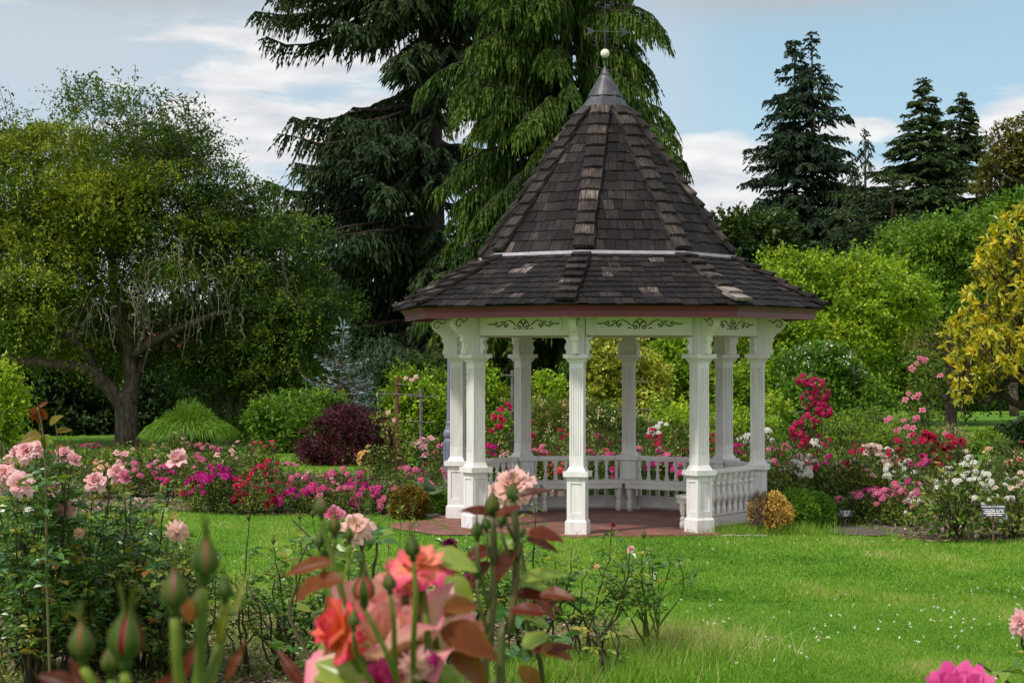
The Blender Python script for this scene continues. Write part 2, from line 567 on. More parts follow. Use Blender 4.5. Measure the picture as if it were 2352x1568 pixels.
M['darkleaf'] = leaf_mat('dark_leaves', G_((.010, .026, .009), (.020, .046, .012), (.038, .070, .014), (.07, .10, .02)), 0.42, .18)
M['olive'] = leaf_mat('olive_brown_leaves', G_((.035, .045, .012), (.07, .085, .018), (.13, .12, .025), (.19, .14, .03)), 0.5, .25)
M['magnolia'] = leaf_mat('magnolia_leaves', G_((.05, .10, .013), (.18, .235, .018), (.45, .41, .026), (.66, .52, .026)), 0.35, .3, .5)
M['yellowgreen'] = leaf_mat('yellow_green_leaves', G_((.08, .11, .014), (.19, .23, .025), (.36, .38, .05), (.55, .55, .14)), 0.5, .3)
M['barberry'] = leaf_mat('burgundy_leaves', G_((.024, .007, .011), (.060, .013, .020), (.13, .025, .038), (.20, .065, .075)), 0.5, .2, tgain=0.9)
M['bluespruce'] = leaf_mat('blue_needles', G_((.075, .13, .135), (.13, .205, .215), (.20, .29, .30), (.28, .37, .38)), 0.6, .05)
M['juniper'] = leaf_mat('grey_green_needles', G_((.025, .05, .030), (.04, .075, .04), (.07, .11, .055), (.10, .14, .07)), 0.6, .1)
M['reed'] = leaf_mat('miscanthus_blades', G_((.055, .13, .014), (.10, .21, .019), (.16, .29, .028), (.25, .35, .055)), 0.5, .3)
M['box'] = leaf_mat('box_leaves', G_((.034, .085, .012), (.068, .155, .015), (.12, .235, .019), (.19, .31, .026)), 0.4, .22)
M['box_gold'] = leaf_mat('bronzed_box_leaves', G_((.04, .045, .008), (.10, .085, .012), (.18, .12, .016), (.25, .15, .02)), 0.5, .2)
M['box_dead'] = leaf_mat('dead_box_leaves', G_((.13, .10, .06), (.32, .19, .055), (.55, .34, .07), (.70, .48, .12)), 0.6, .15, tgain=.9)
M['deadtwig'] = leaf_mat('dead_twigs', G_((.05, .035, .03), (.09, .06, .05), (.13, .09, .075)), 0.8, 0)
M['roseleaf'] = leaf_mat('bed_rose_leaves', G_((.030, .070, .014), (.065, .125, .020), (.13, .20, .030), (.21, .25, .05), (.24, .16, .06)), 0.45, .25)
M['roseleaf_near'] = leaf_mat('glossy_rose_leaves', G_((.032, .085, .030), (.058, .140, .036), (.105, .20, .036), (.20, .27, .036), (.30, .25, .035), (.26, .11, .035)), 0.30, .22, .55)
M['roseleaf_light'] = leaf_mat('light_rose_leaves', G_((.045, .11, .03), (.075, .17, .035), (.13, .24, .04), (.22, .29, .045), (.40, .34, .045)), 0.33, .28, .5)
M['redleaf'] = leaf_mat('young_red_leaves', G_((.060, .016, .010), (.125, .022, .009), (.19, .060, .009), (.17, .125, .012), (.15, .20, .022)), 0.42, .38, .28, tgain=1.1)
M['spiraea'] = leaf_mat('fern_leaf_foliage', G_((.03, .07, .012), (.06, .12, .015), (.11, .17, .022), (.16, .12, .03), (.19, .085, .03)), 0.5, .3)
M['plume'] = leaf_mat('cream_plumes', G_((.45, .30, .18), (.62, .50, .32), (.75, .66, .48)), 0.7, .25, tgain=.8)
M['whitebloom'] = leaf_mat('white_blossom', G_((.55, .52, .45), (.72, .70, .64), (.80, .79, .76)), 0.6, .2, tgain=.7)
M['fireweed'] = leaf_mat('purple_florets', G_((.16, .03, .19), (.27, .06, .30), (.38, .12, .40)), 0.6, .25, tgain=.8)
M['grass'] = leaf_mat('lawn_blades', G_((.058, .150, .012), (.110, .262, .018), (.18, .335, .030), (.29, .365, .08), (.48, .43, .22)), 0.5, .35)
M['weed'] = leaf_mat('weed_leaves', G_((.05, .10, .02), (.12, .19, .035), (.22, .27, .07), (.42, .36, .18)), 0.55, .28)
M['clover'] = leaf_mat('clover_heads', G_((.55, .50, .42), (.74, .72, .66), (.80, .79, .75)), 0.7, .15, tgain=.7)
M['chip'] = leaf_mat('bark_chips', G_((.07, .045, .03), (.20, .13, .09), (.38, .27, .20), (.58, .46, .36)), 0.85, 0)
M['sepal'] = leaf_mat('bud_sepals', G_((.013, .034, .006), (.025, .060, .009), (.050, .090, .012), (.10, .105, .027), (.16, .07, .04)), 0.6, .18, .15)

PC = {
    'pale_pink': ((.80, .50, .42), (.80, .42, .44), (.82, .55, .56)),
    'blush': ((.80, .62, .40), (.80, .52, .44), (.78, .44, .44)),
    'pink': ((.70, .18, .28), (.72, .16, .30), (.74, .30, .42)),
    'hot_pink': ((.60, .03, .20), (.68, .045, .26), (.70, .11, .34)),
    'magenta': ((.42, .006, .17), (.52, .012, .23), (.58, .03, .28)),
    'rose_red': ((.42, .006, .085), (.58, .014, .13), (.66, .04, .19)),
    'crimson': ((.34, .005, .035), (.56, .012, .075), (.66, .03, .12)),
    'dark_red': ((.12, .003, .012), (.22, .005, .022), (.32, .01, .035)),
    'plum': ((.035, .001, .010), (.09, .003, .028), (.15, .008, .05)),
    'coral': ((.75, .20, .08), (.76, .13, .12), (.74, .15, .16)),
    'peach': ((.80, .45, .14), (.80, .46, .24), (.80, .58, .42)),
    'yellow': ((.80, .50, .06), (.80, .52, .14), (.80, .60, .30)),
    'white': ((.78, .74, .55), (.80, .77, .70), (.80, .78, .75)),
    'cream_pink': ((.78, .66, .46), (.80, .64, .54), (.80, .60, .56)),
    'faded': ((.70, .48, .22), (.78, .52, .36), (.62, .36, .18)),
    'bicolor': ((.88, .60, .16), (.88, .34, .20), (.82, .06, .24)),
    'bicolor_pale': ((.88, .72, .34), (.88, .60, .44), (.86, .24, .36)),
    'orange_red': ((.88, .46, .09), (.86, .22, .09), (.80, .035, .14)),
    'brown': ((.20, .10, .03), (.30, .17, .06), (.40, .25, .12)),
}
PM = {k: petal_mat(k + '_petals', *v) for k, v in PC.items()}


def shingle_mat():
    m, N, L = mat('cedar_shingles')
    out = N('ShaderNodeOutputMaterial')
    at = N('ShaderNodeAttribute'); at.attribute_name = 'tone'
    ga = N('ShaderNodeAttribute'); ga.attribute_name = 'grain'
    mp = N('ShaderNodeMapping'); mp.inputs['Scale'].default_value = (55, 5, 1)
    L(ga.outputs['Vector'], mp.inputs['Vector'])
    no = N('ShaderNodeTexNoise'); no.inputs['Scale'].default_value = 1.0; no.inputs['Detail'].default_value = 6
    L(mp.outputs[0], no.inputs['Vector'])
    tc = N('ShaderNodeTexCoord')
    n2 = N('ShaderNodeTexNoise'); n2.inputs['Scale'].default_value = 2.6; n2.inputs['Detail'].default_value = 5
    L(tc.outputs['Object'], n2.inputs['Vector'])
    a = N('ShaderNodeMath'); a.operation = 'MULTIPLY_ADD'; a.inputs[1].default_value = 0.85; a.inputs[2].default_value = -0.425
    L(no.outputs['Fac'], a.inputs[0])
    a2 = N('ShaderNodeMath'); a2.operation = 'MULTIPLY_ADD'; a2.inputs[1].default_value = 0.5; a2.inputs[2].default_value = -0.25
    L(n2.outputs['Fac'], a2.inputs[0])
    s = N('ShaderNodeMath'); L(at.outputs['Fac'], s.inputs[0]); L(a.outputs[0], s.inputs[1])
    s2 = N('ShaderNodeMath'); L(s.outputs[0], s2.inputs[0]); L(a2.outputs[0], s2.inputs[1])
    r = ramp_node(N, [(0.0, (.004, .0034, .0038)), (0.35, (.009, .0075, .008)), (0.58, (.021, .0160, .0155)), (0.78, (.056, .042, .037)), (1.0, (.24, .20, .19))])
    L(s2.outputs[0], r.inputs['Fac'])
    p = N('ShaderNodeBsdfPrincipled'); p.inputs['Roughness'].default_value = 0.8; p.inputs['Specular IOR Level'].default_value = 0.2
    L(r.outputs[0], p.inputs['Base Color'])
    b = N('ShaderNodeBump'); b.inputs['Strength'].default_value = 0.6; b.inputs['Distance'].default_value = 0.012
    L(no.outputs['Fac'], b.inputs['Height']); L(b.outputs[0], p.inputs['Normal'])
    L(p.outputs[0], out.inputs['Surface'])
    return m


def brick_mat():
    m, N, L = mat('brick_paving')
    out = N('ShaderNodeOutputMaterial')
    tc = N('ShaderNodeTexCoord')
    br = N('ShaderNodeTexBrick')
    br.inputs['Scale'].default_value = 1.0
    br.inputs['Brick Width'].default_value = 0.22
    br.inputs['Row Height'].default_value = 0.105
    br.inputs['Mortar Size'].default_value = 0.010
    br.inputs['Color1'].default_value = (.33, .115, .080, 1)
    br.inputs['Color2'].default_value = (.19, .068, .055, 1)
    br.inputs['Mortar'].default_value = (.10, .075, .06, 1)
    L(tc.outputs['Object'], br.inputs['Vector'])
    no = N('ShaderNodeTexNoise'); no.inputs['Scale'].default_value = 3.5; no.inputs['Detail'].default_value = 7
    L(tc.outputs['Object'], no.inputs['Vector'])
    r = ramp_node(N, [(0.3, (.62, .60, .58)), (0.55, (1, 1, 1)), (0.75, (1.2, 1.12, 1.05))])
    L(no.outputs['Fac'], r.inputs['Fac'])
    mx = N('ShaderNodeMix'); mx.data_type = 'RGBA'; mx.blend_type = 'MULTIPLY'; mx.inputs['Factor'].default_value = 1
    L(br.outputs['Color'], mx.inputs['A']); L(r.outputs[0], mx.inputs['B'])
    p = N('ShaderNodeBsdfPrincipled'); p.inputs['Roughness'].default_value = 0.75
    L(mx.outputs['Result'], p.inputs['Base Color'])
    b = N('ShaderNodeBump'); b.inputs['Strength'].default_value = 0.6; b.inputs['Distance'].default_value = 0.01; b.invert = True
    L(br.outputs['Fac'], b.inputs['Height']); L(b.outputs[0], p.inputs['Normal'])
    L(p.outputs[0], out.inputs['Surface'])
    return m


def lawn_mat():
    m, N, L = mat('lawn_turf')
    out = N('ShaderNodeOutputMaterial')
    tc = N('ShaderNodeTexCoord')
    n1 = N('ShaderNodeTexNoise'); n1.inputs['Scale'].default_value = 0.55; n1.inputs['Detail'].default_value = 6
    n2 = N('ShaderNodeTexNoise'); n2.inputs['Scale'].default_value = 14; n2.inputs['Detail'].default_value = 6
    L(tc.outputs['Object'], n1.inputs['Vector']); L(tc.outputs['Object'], n2.inputs['Vector'])
    r1 = ramp_node(N, [(0.3, (.075, .17, .013)), (0.5, (.115, .245, .018)), (0.7, (.175, .285, .036))])
    L(n1.outputs['Fac'], r1.inputs['Fac'])
    r2 = ramp_node(N, [(0.3, (.6, .65, .6)), (0.5, (1, 1, 1)), (0.72, (1.35, 1.25, 1.3))])
    L(n2.outputs['Fac'], r2.inputs['Fac'])
    mx = N('ShaderNodeMix'); mx.data_type = 'RGBA'; mx.blend_type = 'MULTIPLY'; mx.inputs['Factor'].default_value = 1
    L(r1.outputs[0], mx.inputs['A']); L(r2.outputs[0], mx.inputs['B'])
    p = N('ShaderNodeBsdfPrincipled'); p.inputs['Roughness'].default_value = 0.85; p.inputs['Specular IOR Level'].default_value = 0.15
    L(mx.outputs['Result'], p.inputs['Base Color'])
    n3 = N('ShaderNodeTexNoise'); n3.inputs['Scale'].default_value = 40; n3.inputs['Detail'].default_value = 4
    L(tc.outputs['Object'], n3.inputs['Vector'])
    b = N('ShaderNodeBump'); b.inputs['Strength'].default_value = 0.9; b.inputs['Distance'].default_value = 0.05
    L(n3.outputs['Fac'], b.inputs['Height']); L(b.outputs[0], p.inputs['Normal'])
    L(p.outputs[0], out.inputs['Surface'])
    return m


M['shingle'] = shingle_mat()
M['brick'] = brick_mat()
M['lawn'] = lawn_mat()
M['mulch'] = noise_mat('mulch', [(0.3, (.055, .038, .026)), (0.5, (.12, .08, .055)), (0.7, (.23, .16, .12))], 9, 8, 0.95, 0.9, bscale=25)
M['kerb'] = noise_mat('kerb_stone', [(0.3, (.28, .25, .23)), (0.7, (.42, .38, .36))], 4, 6, 0.8, 0.2)
M['slab'] = noise_mat('dark_paving', [(0.3, (.07, .05, .045)), (0.7, (.13, .10, .09))], 5, 8, 0.9, 0.3)


# ------------------------------------------------------------------ ground, beds, paving
GZ_Y = 28.2
GZ = np.array(((1390 - CX) / F * GZ_Y, GZ_Y, 0.0))
GZ_ROT = math.radians(-12.4)


def build_ground():
    xs = np.concatenate(([-1500, -400, -150, -70], np.linspace(-40, 40, 61), [70, 150, 400, 1500]))
    ys = np.concatenate(([-1500, -200, -40, -10], np.linspace(-4, 20, 61), np.linspace(22, 120, 30), [200, 500, 1500, 3000]))
    X, Y = np.meshgrid(xs, ys, indexing='ij')
    Z = ground_z(Y)
    mb = MB()
    ny = len(ys)
    i, j = np.meshgrid(np.arange(len(xs) - 1), np.arange(ny - 1), indexing='ij')
    a = i * ny + j
    mb.add(np.stack([X, Y, Z], -1).reshape(-1, 3), np.stack([a, a + ny, a + ny + 1, a + 1], -1).reshape(-1, 4))
    tag(mb.obj('lawn', M['lawn'], smooth=True), kind='structure')


def rough_poly(pts, seed, amp=0.12, step=0.35):
    """outline with a slightly ragged edge"""
    rng = np.random.default_rng(seed)
    out = []
    n = len(pts)
    for k in range(n):
        a, b = np.asarray(pts[k][:2]), np.asarray(pts[(k + 1) % n][:2])
        m = max(1, int(np.linalg.norm(b - a) / step))
        for q in range(m):
            out.append(a + (b - a) * q / m + rng.normal(size=2) * amp * .5)
    return np.array(out)


def inside(poly, xy):
    x, y = xy[:, 0], xy[:, 1]
    c = np.zeros(len(xy), bool)
    n = len(poly)
    for i in range(n):
        x1, y1 = poly[i]
        x2, y2 = poly[(i + 1) % n]
        cond = ((y1 > y) != (y2 > y)) & (x < (x2 - x1) * (y - y1) / (y2 - y1 + 1e-12) + x1)
        c ^= cond
    return c


def flat_bed(name, poly, z, m):
    import bmesh
    bm = bmesh.new()
    vs = [bm.verts.new((p[0], p[1], float(ground_z(p[1])) + z)) for p in poly]
    f = bm.faces.new(vs)
    if f.normal.z < 0:
        f.normal_flip()
    bmesh.ops.triangulate(bm, faces=[f])
    bm.normal_update()
    for f in bm.faces:
        if f.normal.z < 0:
            f.normal_flip()
    me = bpy.data.meshes.new(name)
    bm.to_mesh(me)
    bm.free()
    me.materials.append(m)
    return tag(link(name, me), kind='structure')


build_ground()
NEAR_BED = rough_poly([G(*q) for q in ((-500, 1395), (300, 1388), (560, 1392), (900, 1420), (1330, 1425), (1500, 1452), (1590, 1478), (1600, 1496), (1500, 1530), (1400, 1575), (1330, 1640), (-500, 1640))], 3)
LEFT_BED = rough_poly([G(*q) for q in ((-300, 1100), (60, 1066), (420, 1072), (640, 1085), (860, 1092), (1010, 1098), (1035, 1140), (930, 1186), (760, 1184), (560, 1182), (420, 1174), (-300, 1190))], 4)
BACK_BED = rough_poly([G(*q) for q in ((1060, 1095), (1300, 1088), (1560, 1088), (1790, 1095), (1860, 1110), (1800, 1150), (1600, 1160), (1200, 1158), (1050, 1140))], 5)
RIGHT_BED = rough_poly([G(*q) for q in ((1830, 1100), (2000, 1094), (2200, 1110), (2420, 1120), (2560, 1180), (2560, 1244), (2120, 1243), (2080, 1232), (1960, 1206), (1870, 1180))], 6)
for nm, pl in (('near_bed_soil', NEAR_BED), ('left_bed_soil', LEFT_BED), ('back_bed_soil', BACK_BED), ('right_bed_soil', RIGHT_BED)):
    flat_bed(nm, pl, 0.008, M['mulch'])


def oct_pts(R, z=0.0):
    return [(R * math.sin(math.radians(45 * k)), -R * math.cos(math.radians(45 * k)), z) for k in range(8)]


def rot2(p, a):
    return np.array((p[0] * math.cos(a) - p[1] * math.sin(a), p[0] * math.sin(a) + p[1] * math.cos(a)))


FLOOR_POLY = np.array([rot2(p, GZ_ROT) + GZ[:2] for p in oct_pts(2.62)])
PATH_POLY = np.array([G(*q)[:2] for q in ((905, 1203), (1010, 1193), (1100, 1196), (1120, 1228), (1020, 1231), (900, 1215))])


def build_paving():
    mb = MB()
    p = oct_pts(2.62)
    top = [(x, y, 0.03) for x, y, _ in p]
    bot = [(x, y, -0.05) for x, y, _ in p]
    mb.add(top + bot, [(0, 1, 2, 3), (0, 3, 4, 7), (4, 5, 6, 7)])
    mb.f.append(np.array([(k + 8, (k + 1) % 8 + 8, (k + 1) % 8, k) for k in range(8)])); mb.m.append(np.zeros(8, int))
    o = tag(mb.obj('brick_floor', M['brick']), kind='structure')
    o.location = GZ
    o.rotation_euler = (0, 0, GZ_ROT)
    flat_bed('brick_path', rough_poly(PATH_POLY, 8, .05, .3), 0.014, M['brick'])
    # a raised stone edge behind the floor
    mb = MB()
    q = [np.array(v) for v in oct_pts(2.66)]
    for k in (2, 3, 4, 5):
        a, b = q[k], q[k + 1]
        n = unit(np.array((a + b)[:2].tolist() + [0]))
        t = (b - a)
        mb.add([a + (0, 0, -.02), b + (0, 0, -.02), b + n * .1 + (0, 0, -.02), a + n * .1 + (0, 0, -.02), a + (0, 0, .06), b + (0, 0, .06), b + n * .1 + (0, 0, .06), a + n * .1 + (0, 0, .06)], BOXF)
    o = tag(mb.obj('kerb', M['kerb']), kind='structure')
    o.location = GZ
    o.rotation_euler = (0, 0, GZ_ROT)
    flat_bed('slab_path', rough_poly([G(*q) for q in ((1905, 1226), (1895, 1204), (1985, 1192), (2120, 1206), (2090, 1228), (2010, 1232))], 9, .05, .3), 0.014, M['slab'])
    flat_bed('gravel_apron', rough_poly([G(*q) for q in ((1640, 1232), (1730, 1206), (1800, 1208), (1760, 1232))], 10, .05, .3), 0.012, M['kerb'])
    # the road beyond the trees, with its white lines
    flat_bed('road', [(16.0, 62), (70, 62), (70, 74), (19.0, 74)], 0.01, M['asphalt'])
    for k, yy in enumerate((63.5, 68.5)):
        flat_bed('road_marking', [(19, yy), (70, yy), (70, yy + .35), (19, yy + .35)], 0.018, M['letter'])


build_paving()


# ------------------------------------------------------------------ the gazebo
def polyline_tube(mb, pts, w, origin, ax, ay, an, th=0.006):
    """flat ribbon with a little thickness following a 2-D curve"""
    pts = np.asarray(pts, float)
    ax, ay, an, o = (np.asarray(q, float) for q in (ax, ay, an, origin))
    t = unit(np.gradient(pts, axis=0))
    nrm = np.c_[-t[:, 1], t[:, 0]]
    w = np.broadcast_to(np.asarray(w, float), (len(pts),))[:, None] / 2
    l, r = pts + nrm * w, pts - nrm * w
    to3 = lambda q, h: o + q[:, :1] * ax + q[:, 1:] * ay + an * h
    k = len(pts)
    v = np.concatenate([to3(l, 0), to3(r, 0), to3(r, th), to3(l, th)])
    i = np.arange(k - 1)
    fs = []
    for a, b in ((0, 1), (1, 2), (2, 3), (3, 0)):
        fs.append(np.stack([a * k + i, b * k + i, b * k + i + 1, a * k + i + 1], -1))
    mb.add(v, np.concatenate(fs))


def spiral(cx, cy, r0, r1, a0, a1, n=22):
    t = np.linspace(0, 1, n)
    r = r0 + (r1 - r0) * t
    a = np.radians(a0 + (a1 - a0) * t)
    return np.c_[cx + r * np.cos(a), cy + r * np.sin(a)]


def bez(p0, p1, p2, p3, n=14):
    t = np.linspace(0, 1, n)[:, None]
    p0, p1, p2, p3 = map(np.array, (p0, p1, p2, p3))
    return (1 - t) ** 3 * p0 + 3 * (1 - t) ** 2 * t * p1 + 3 * (1 - t) * t * t * p2 + t ** 3 * p3


def build_gazebo():
    rng = np.random.default_rng(11)
    g = empty('gazebo', tuple(GZ), 'white octagonal gazebo with steep dark shingle roof and built-in benches on a brick floor', 'gazebo', GZ_ROT)
    R = 2.2
    # ---- column prototype, outward side facing -Y
    sh = MB()
    sh.frustum(.835, .90, .255, .195)
    sh.frustum(.90, 1.03, .192, .192)
    # fluted part
    pr = []
    h, nf = .094, 5
    for sd in range(4):
        c, s = math.cos(sd * math.pi / 2), math.sin(sd * math.pi / 2)
        side = [(-h, -h)]
        for q in range(nf):
            x0 = -h + .022 + q * (2 * h - .044 + .012) / nf
            w = (2 * h - .044) / nf - .009
            side += [(x0, -h), (x0 + w * .3, -h + .011), (x0 + w * .7, -h + .011), (x0 + w, -h)]
        pr += [(x * c - y * s, x * s + y * c) for x, y in side]
    pr = np.array(pr)
    k = len(pr)
    q = np.arange(k)
    z0, z1 = 1.03, 2.20
    sh.add(np.concatenate([np.c_[pr, np.full(k, z0)], np.c_[pr, np.full(k, z1)]]), np.stack([q, (q + 1) % k, (q + 1) % k + k, q + k], -1))
    sh.frustum(2.20, 2.285, .192, .192)
    sh.frustum(2.285, 2.30, .215, .225)
    sh.frustum(2.30, 2.345, .225, .285)
    sh.frustum(2.345, 2.40, .335, .335)
    sh.frustum(2.40, 2.905, .205, .205)
    shaft = sh.mesh('column', M['paint'])
    pd = MB()
    pd.frustum(0.0, .165, .295, .29)
    pd.frustum(.165, .19, .29, .255)
    pd.frustum(.19, .745, .222, .222)
    for sd in range(4):
        for (x, z, w, hh) in ((-.098, .467, .052, .555), (.098, .467, .052, .555), (0, .235, .144, .09), (0, .71, .144, .07)):
            a = sd * math.pi / 2
            xx, yy = rot2((x, -.1175), a)
            pd.box((xx, yy, z), (w - .0005, .013, hh), a)
    pd.frustum(.745, .765, .255, .29)
    pd.frustum(.765, .835, .335, .335)
    ped = pd.mesh('pedestal', M['paint'])
    # big outward scroll bracket
    sb = MB()
    prof = [(.10, 2.402), (.205, 2.402), (.205, 2.475), (.185, 2.485), (.18, 2.53), (.195, 2.555), (.225, 2.57), (.235, 2.60), (.225, 2.635), (.245, 2.655), (.245, 2.675),
            (.28, 2.69), (.33, 2.725), (.375, 2.77), (.395, 2.815), (.39, 2.855), (.365, 2.885), (.33, 2.903), (.10, 2.903)]
    sb.prism(prof, .10, (0, 0, 0), (0, -1, 0), (0, 0, 1), (1, 0, 0))
    sb.prism([(.10, 2.402), (.225, 2.402), (.225, 2.46), (.21, 2.47), (.21, 2.66), (.26, 2.66), (.26, 2.675), (.10, 2.675)], .055, (0, 0, 0), (0, -1, 0), (0, 0, 1), (1, 0, 0))
    scroll = sb.mesh('scroll_bracket', M['beam_paint'])
    so = MB()
    cur = np.concatenate([bez((.165, 2.89), (.20, 2.84), (.24, 2.83), (.245, 2.80), 8)[:4], spiral(.285, 2.835, .070, .028, 150, -200, 26)])
    cur = spiral(.300, 2.818, .072, .020, 165, -215, 28)
    tail = bez((.165, 2.885), (.19, 2.86), (.215, 2.855), (.231, 2.836), 8)
    for s in (-1, 1):
        for c in (cur, tail):
            polyline_tube(so, c, np.linspace(.016, .007, len(c)), (s * .0505, 0, 0), (0, -1, 0), (0, 0, 1), (s, 0, 0), .004)
    scr_mark = so.mesh('scroll_mark', M['ornament'])
    # small brackets under the beams
    sb = MB()
    prof = [(.10, 2.402), (.155, 2.402), (.155, 2.445), (.17, 2.46), (.18, 2.49), (.17, 2.53), (.15, 2.555), (.155, 2.585), (.185, 2.61), (.205, 2.626), (.10, 2.626)]
    small = []
    for s in (-1, 1):
        sb = MB()
        a = math.radians(s * 22.5)
        d = np.array((s * math.cos(a), abs(math.sin(a)), 0))
        nn = np.array((-d[1], d[0], 0))
        sb.prism(prof, .085, (0, 0, 0), d, (0, 0, 1), nn)
        small.append(sb.mesh('side_bracket', M['paint']))
    cols = []
    for kk, (x, y, _) in enumerate(oct_pts(R)):
        c = link('column', shaft, g)
        c.location = (x, y, .03)
        c.rotation_euler = (0, 0, math.radians(45 * kk))
        link('pedestal', ped, c)
        sc = link('scroll_bracket', scroll, c)
        link('side_bracket', small[0], c)
        link('side_bracket', small[1], c)
        mk = link('scroll_mark', scr_mark, c)
        cols.append(c)
    # ---- frieze beams with stencilled scrollwork, one per side
    side = 2 * R * math.sin(math.radians(22.5))
    apo = R * math.cos(math.radians(22.5))
    fb = MB()
    L0 = side - .21
    fb.box((0, 0, 2.797), (L0, .09, .285))
    fb.box((0, -.052, 2.672), (L0 - .02, .014, .012))
    # raised panel with notched corners
    hw, z0, z1, nt = L0 / 2 - .115, 2.69, 2.90, .035
    pan = [(-hw + nt, z0), (hw - nt, z0), (hw - nt, z0 + nt * .6), (hw, z0 + nt), (hw, z1 - nt), (hw - nt, z1 - nt * .6), (hw - nt, z1), (-hw + nt, z1), (-hw + nt, z1 - nt * .6), (-hw, z1 - nt), (-hw, z0 + nt), (-hw + nt, z0 + nt * .6)]
    fb.prism(pan, .014, (0, -.0515, 0), (1, 0, 0), (0, 0, 1), (0, 1, 0))
    beam = fb.mesh('frieze_beam', M['beam_paint'])
    om = MB()
    for s in (-1, 1):
        cv = [bez((0, .082), (.05, .055), (.10, .03), (.085, -.025)), spiral(.058, -.03, .03, .008, 0, -420, 24),
              bez((.085, -.02), (.16, .0), (.18, .075), (.265, .062)), spiral(.235, .0, .075, .075, 62, 62, 2), bez((.265, .062), (.33, .05), (.34, -.035), (.27, -.03)), spiral(.268, -.004, .027, .006, -90, 280, 20),
              bez((.30, .05), (.37, -.01), (.42, -.04), (.47, .0)), bez((.47, .0), (.52, .05), (.545, -.02), (.60, .028)), spiral(.445, .02, .030, .008, -60, 330, 20),
              bez((0, -.05), (.0, .0), (.008, .02), (.035, .042), 8), spiral(.03, .036, .014, .004, 60, -260, 10),
              bez((.115, -.055), (.14, -.035), (.15, -.04), (.17, -.052), 6), bez((.33, .06), (.35, .04), (.36, .03), (.39, .048), 6)]
        for c in cv:
            c = c.copy()
            c[:, 0] *= s
            n = len(c)
            w = .0115 * (0.45 + np.sin(np.linspace(.25, math.pi - .35, n)))
            polyline_tube(om, c, w, (0, -.0588, 2.795), (1, 0, 0), (0, 0, 1), (0, -1, 0), .003)
    polyline_tube(om, [(0, -.06), (0, .015)], .010, (0, -.0588, 2.795), (1, 0, 0), (0, 0, 1), (0, -1, 0), .003)
    orn = om.mesh('scroll_ornament', M['ornament'])
    for kk in range(8):
        a = math.radians(45 * kk + 22.5)
        b = link('frieze_beam', beam, g)
        b.location = (apo * math.sin(a), -apo * math.cos(a), .03)
        b.rotation_euler = (0, 0, a)
        link('scroll_ornament', orn, b)
    # ---- railings (sides 1-2 .. 5-6) and benches inside them
    rl = MB()
    L1 = side - .23
    rl.box((0, 0, .80), (side - .30, .13, .05))
    rl.box((0, 0, .765), (L1, .09, .022))
    rl.box((0, 0, .20), (L1, .085, .016))
    rl.box((0, 0, .115), (L1, .06, .154))
    rail = rl.mesh('railing', M['paint_old'])
    bl = MB()
    bl.lathe([(.034, .208), (.034, .30), (.028, .305), (.022, .335), (.030, .352), (.026, .362), (.033, .375), (.046, .41), (.047, .45), (.030, .485), (.021, .56), (.019, .60), (.030, .61), (.030, .625), (.020, .635), (.022, .66), (.036, .70), (.037, .752)], n=12)
    bal = bl.mesh('baluster', M['paint_old'], smooth=True)
    for f in bal.polygons:
        pass
    bs = MB()
    for q in range(4):
        dy = .12 + q * .098
        Lq = 2 * (apo - dy - .02) * math.tan(math.radians(22.5))
        bs.box((0, dy + .02, .445), (Lq - .01, .088, .042), tone=.5)
    bs.box((0, .475, .385), (2 * (apo - .5) * math.tan(math.radians(22.5)) - .06, .03, .07))
    for s in (-1, 1):
        bs.box((s * (side / 2 - .24), .28, .385), (.06, .36, .075))
    seat = bs.mesh('bench', M['paint_old'])
    lg = MB()
    lg.lathe([(.046, 0), (.05, .0), (.05, .09), (.035, .10), (.044, .12), (.046, .15), (.028, .165), (.026, .185), (.040, .195), (.032, .205), (.046, .235), (.052, .28), (.050, .348)], n=12)
    leg = lg.mesh('bench_leg', M['paint_old'], smooth=True)
    nb = 9
    for kk in (1, 2, 3, 4, 5):
        a = math.radians(45 * kk + 22.5)
        r_ = link('railing', rail, g)
        r_.location = (apo * math.sin(a), -apo * math.cos(a), .03)
        r_.rotation_euler = (0, 0, a)
        for q in range(nb):
            b = link('baluster', bal, r_)
            b.location = (-L1 / 2 + L1 * (q + .5) / nb, 0, 0)
        s = link('bench', seat, g)
        s.location = r_.location
        s.rotation_euler = (0, 0, a)
        for sx in (-1, 1):
            l = link('bench_leg', leg, s)
            l.location = (sx * (side / 2 - .26), .40, 0)
    # ---- soffit, fascia, trim
    def octring(mb, r0, z0, r1, z1, tone=.5):
        a, b = oct_pts(r0, z0), oct_pts(r1, z1)
        mb.add(a + b, [(q, (q + 1) % 8, (q + 1) % 8 + 8, q + 8) for q in range(8)], tone)
    mb = MB()
    octring(mb, 2.985, 2.968, .05, 2.972)
    octring(mb, 2.985, 2.99, .05, 2.994)
    octring(mb, 2.985, 2.968, 2.985, 2.99)
    mb.obj('soffit', M['beam_paint'], g)
    mb = MB()
    for (r0, z0, r1, z1) in ((2.985, 2.915, 3.01, 2.915), (3.01, 2.915, 3.01, 3.00), (3.01, 3.00, 3.035, 3.003), (3.035, 3.003, 3.04, 3.035), (3.04, 3.035, 3.065, 3.04), (3.065, 3.04, 3.075, 3.072), (3.075, 3.072, 2.95, 3.072), (2.985, 3.0, 2.985, 2.915)):
        octring(mb, r0, z0, r1, z1)
    mb.obj('fascia', M['fascia'], g)
    mb = MB()
    octring(mb, 1.76, 3.79, 1.90, 3.795)
    octring(mb, 1.90, 3.795, 1.90, 3.835)
    octring(mb, 1.90, 3.835, 1.76, 3.86)
    mb.obj('trim_strip', M['strip'], g)

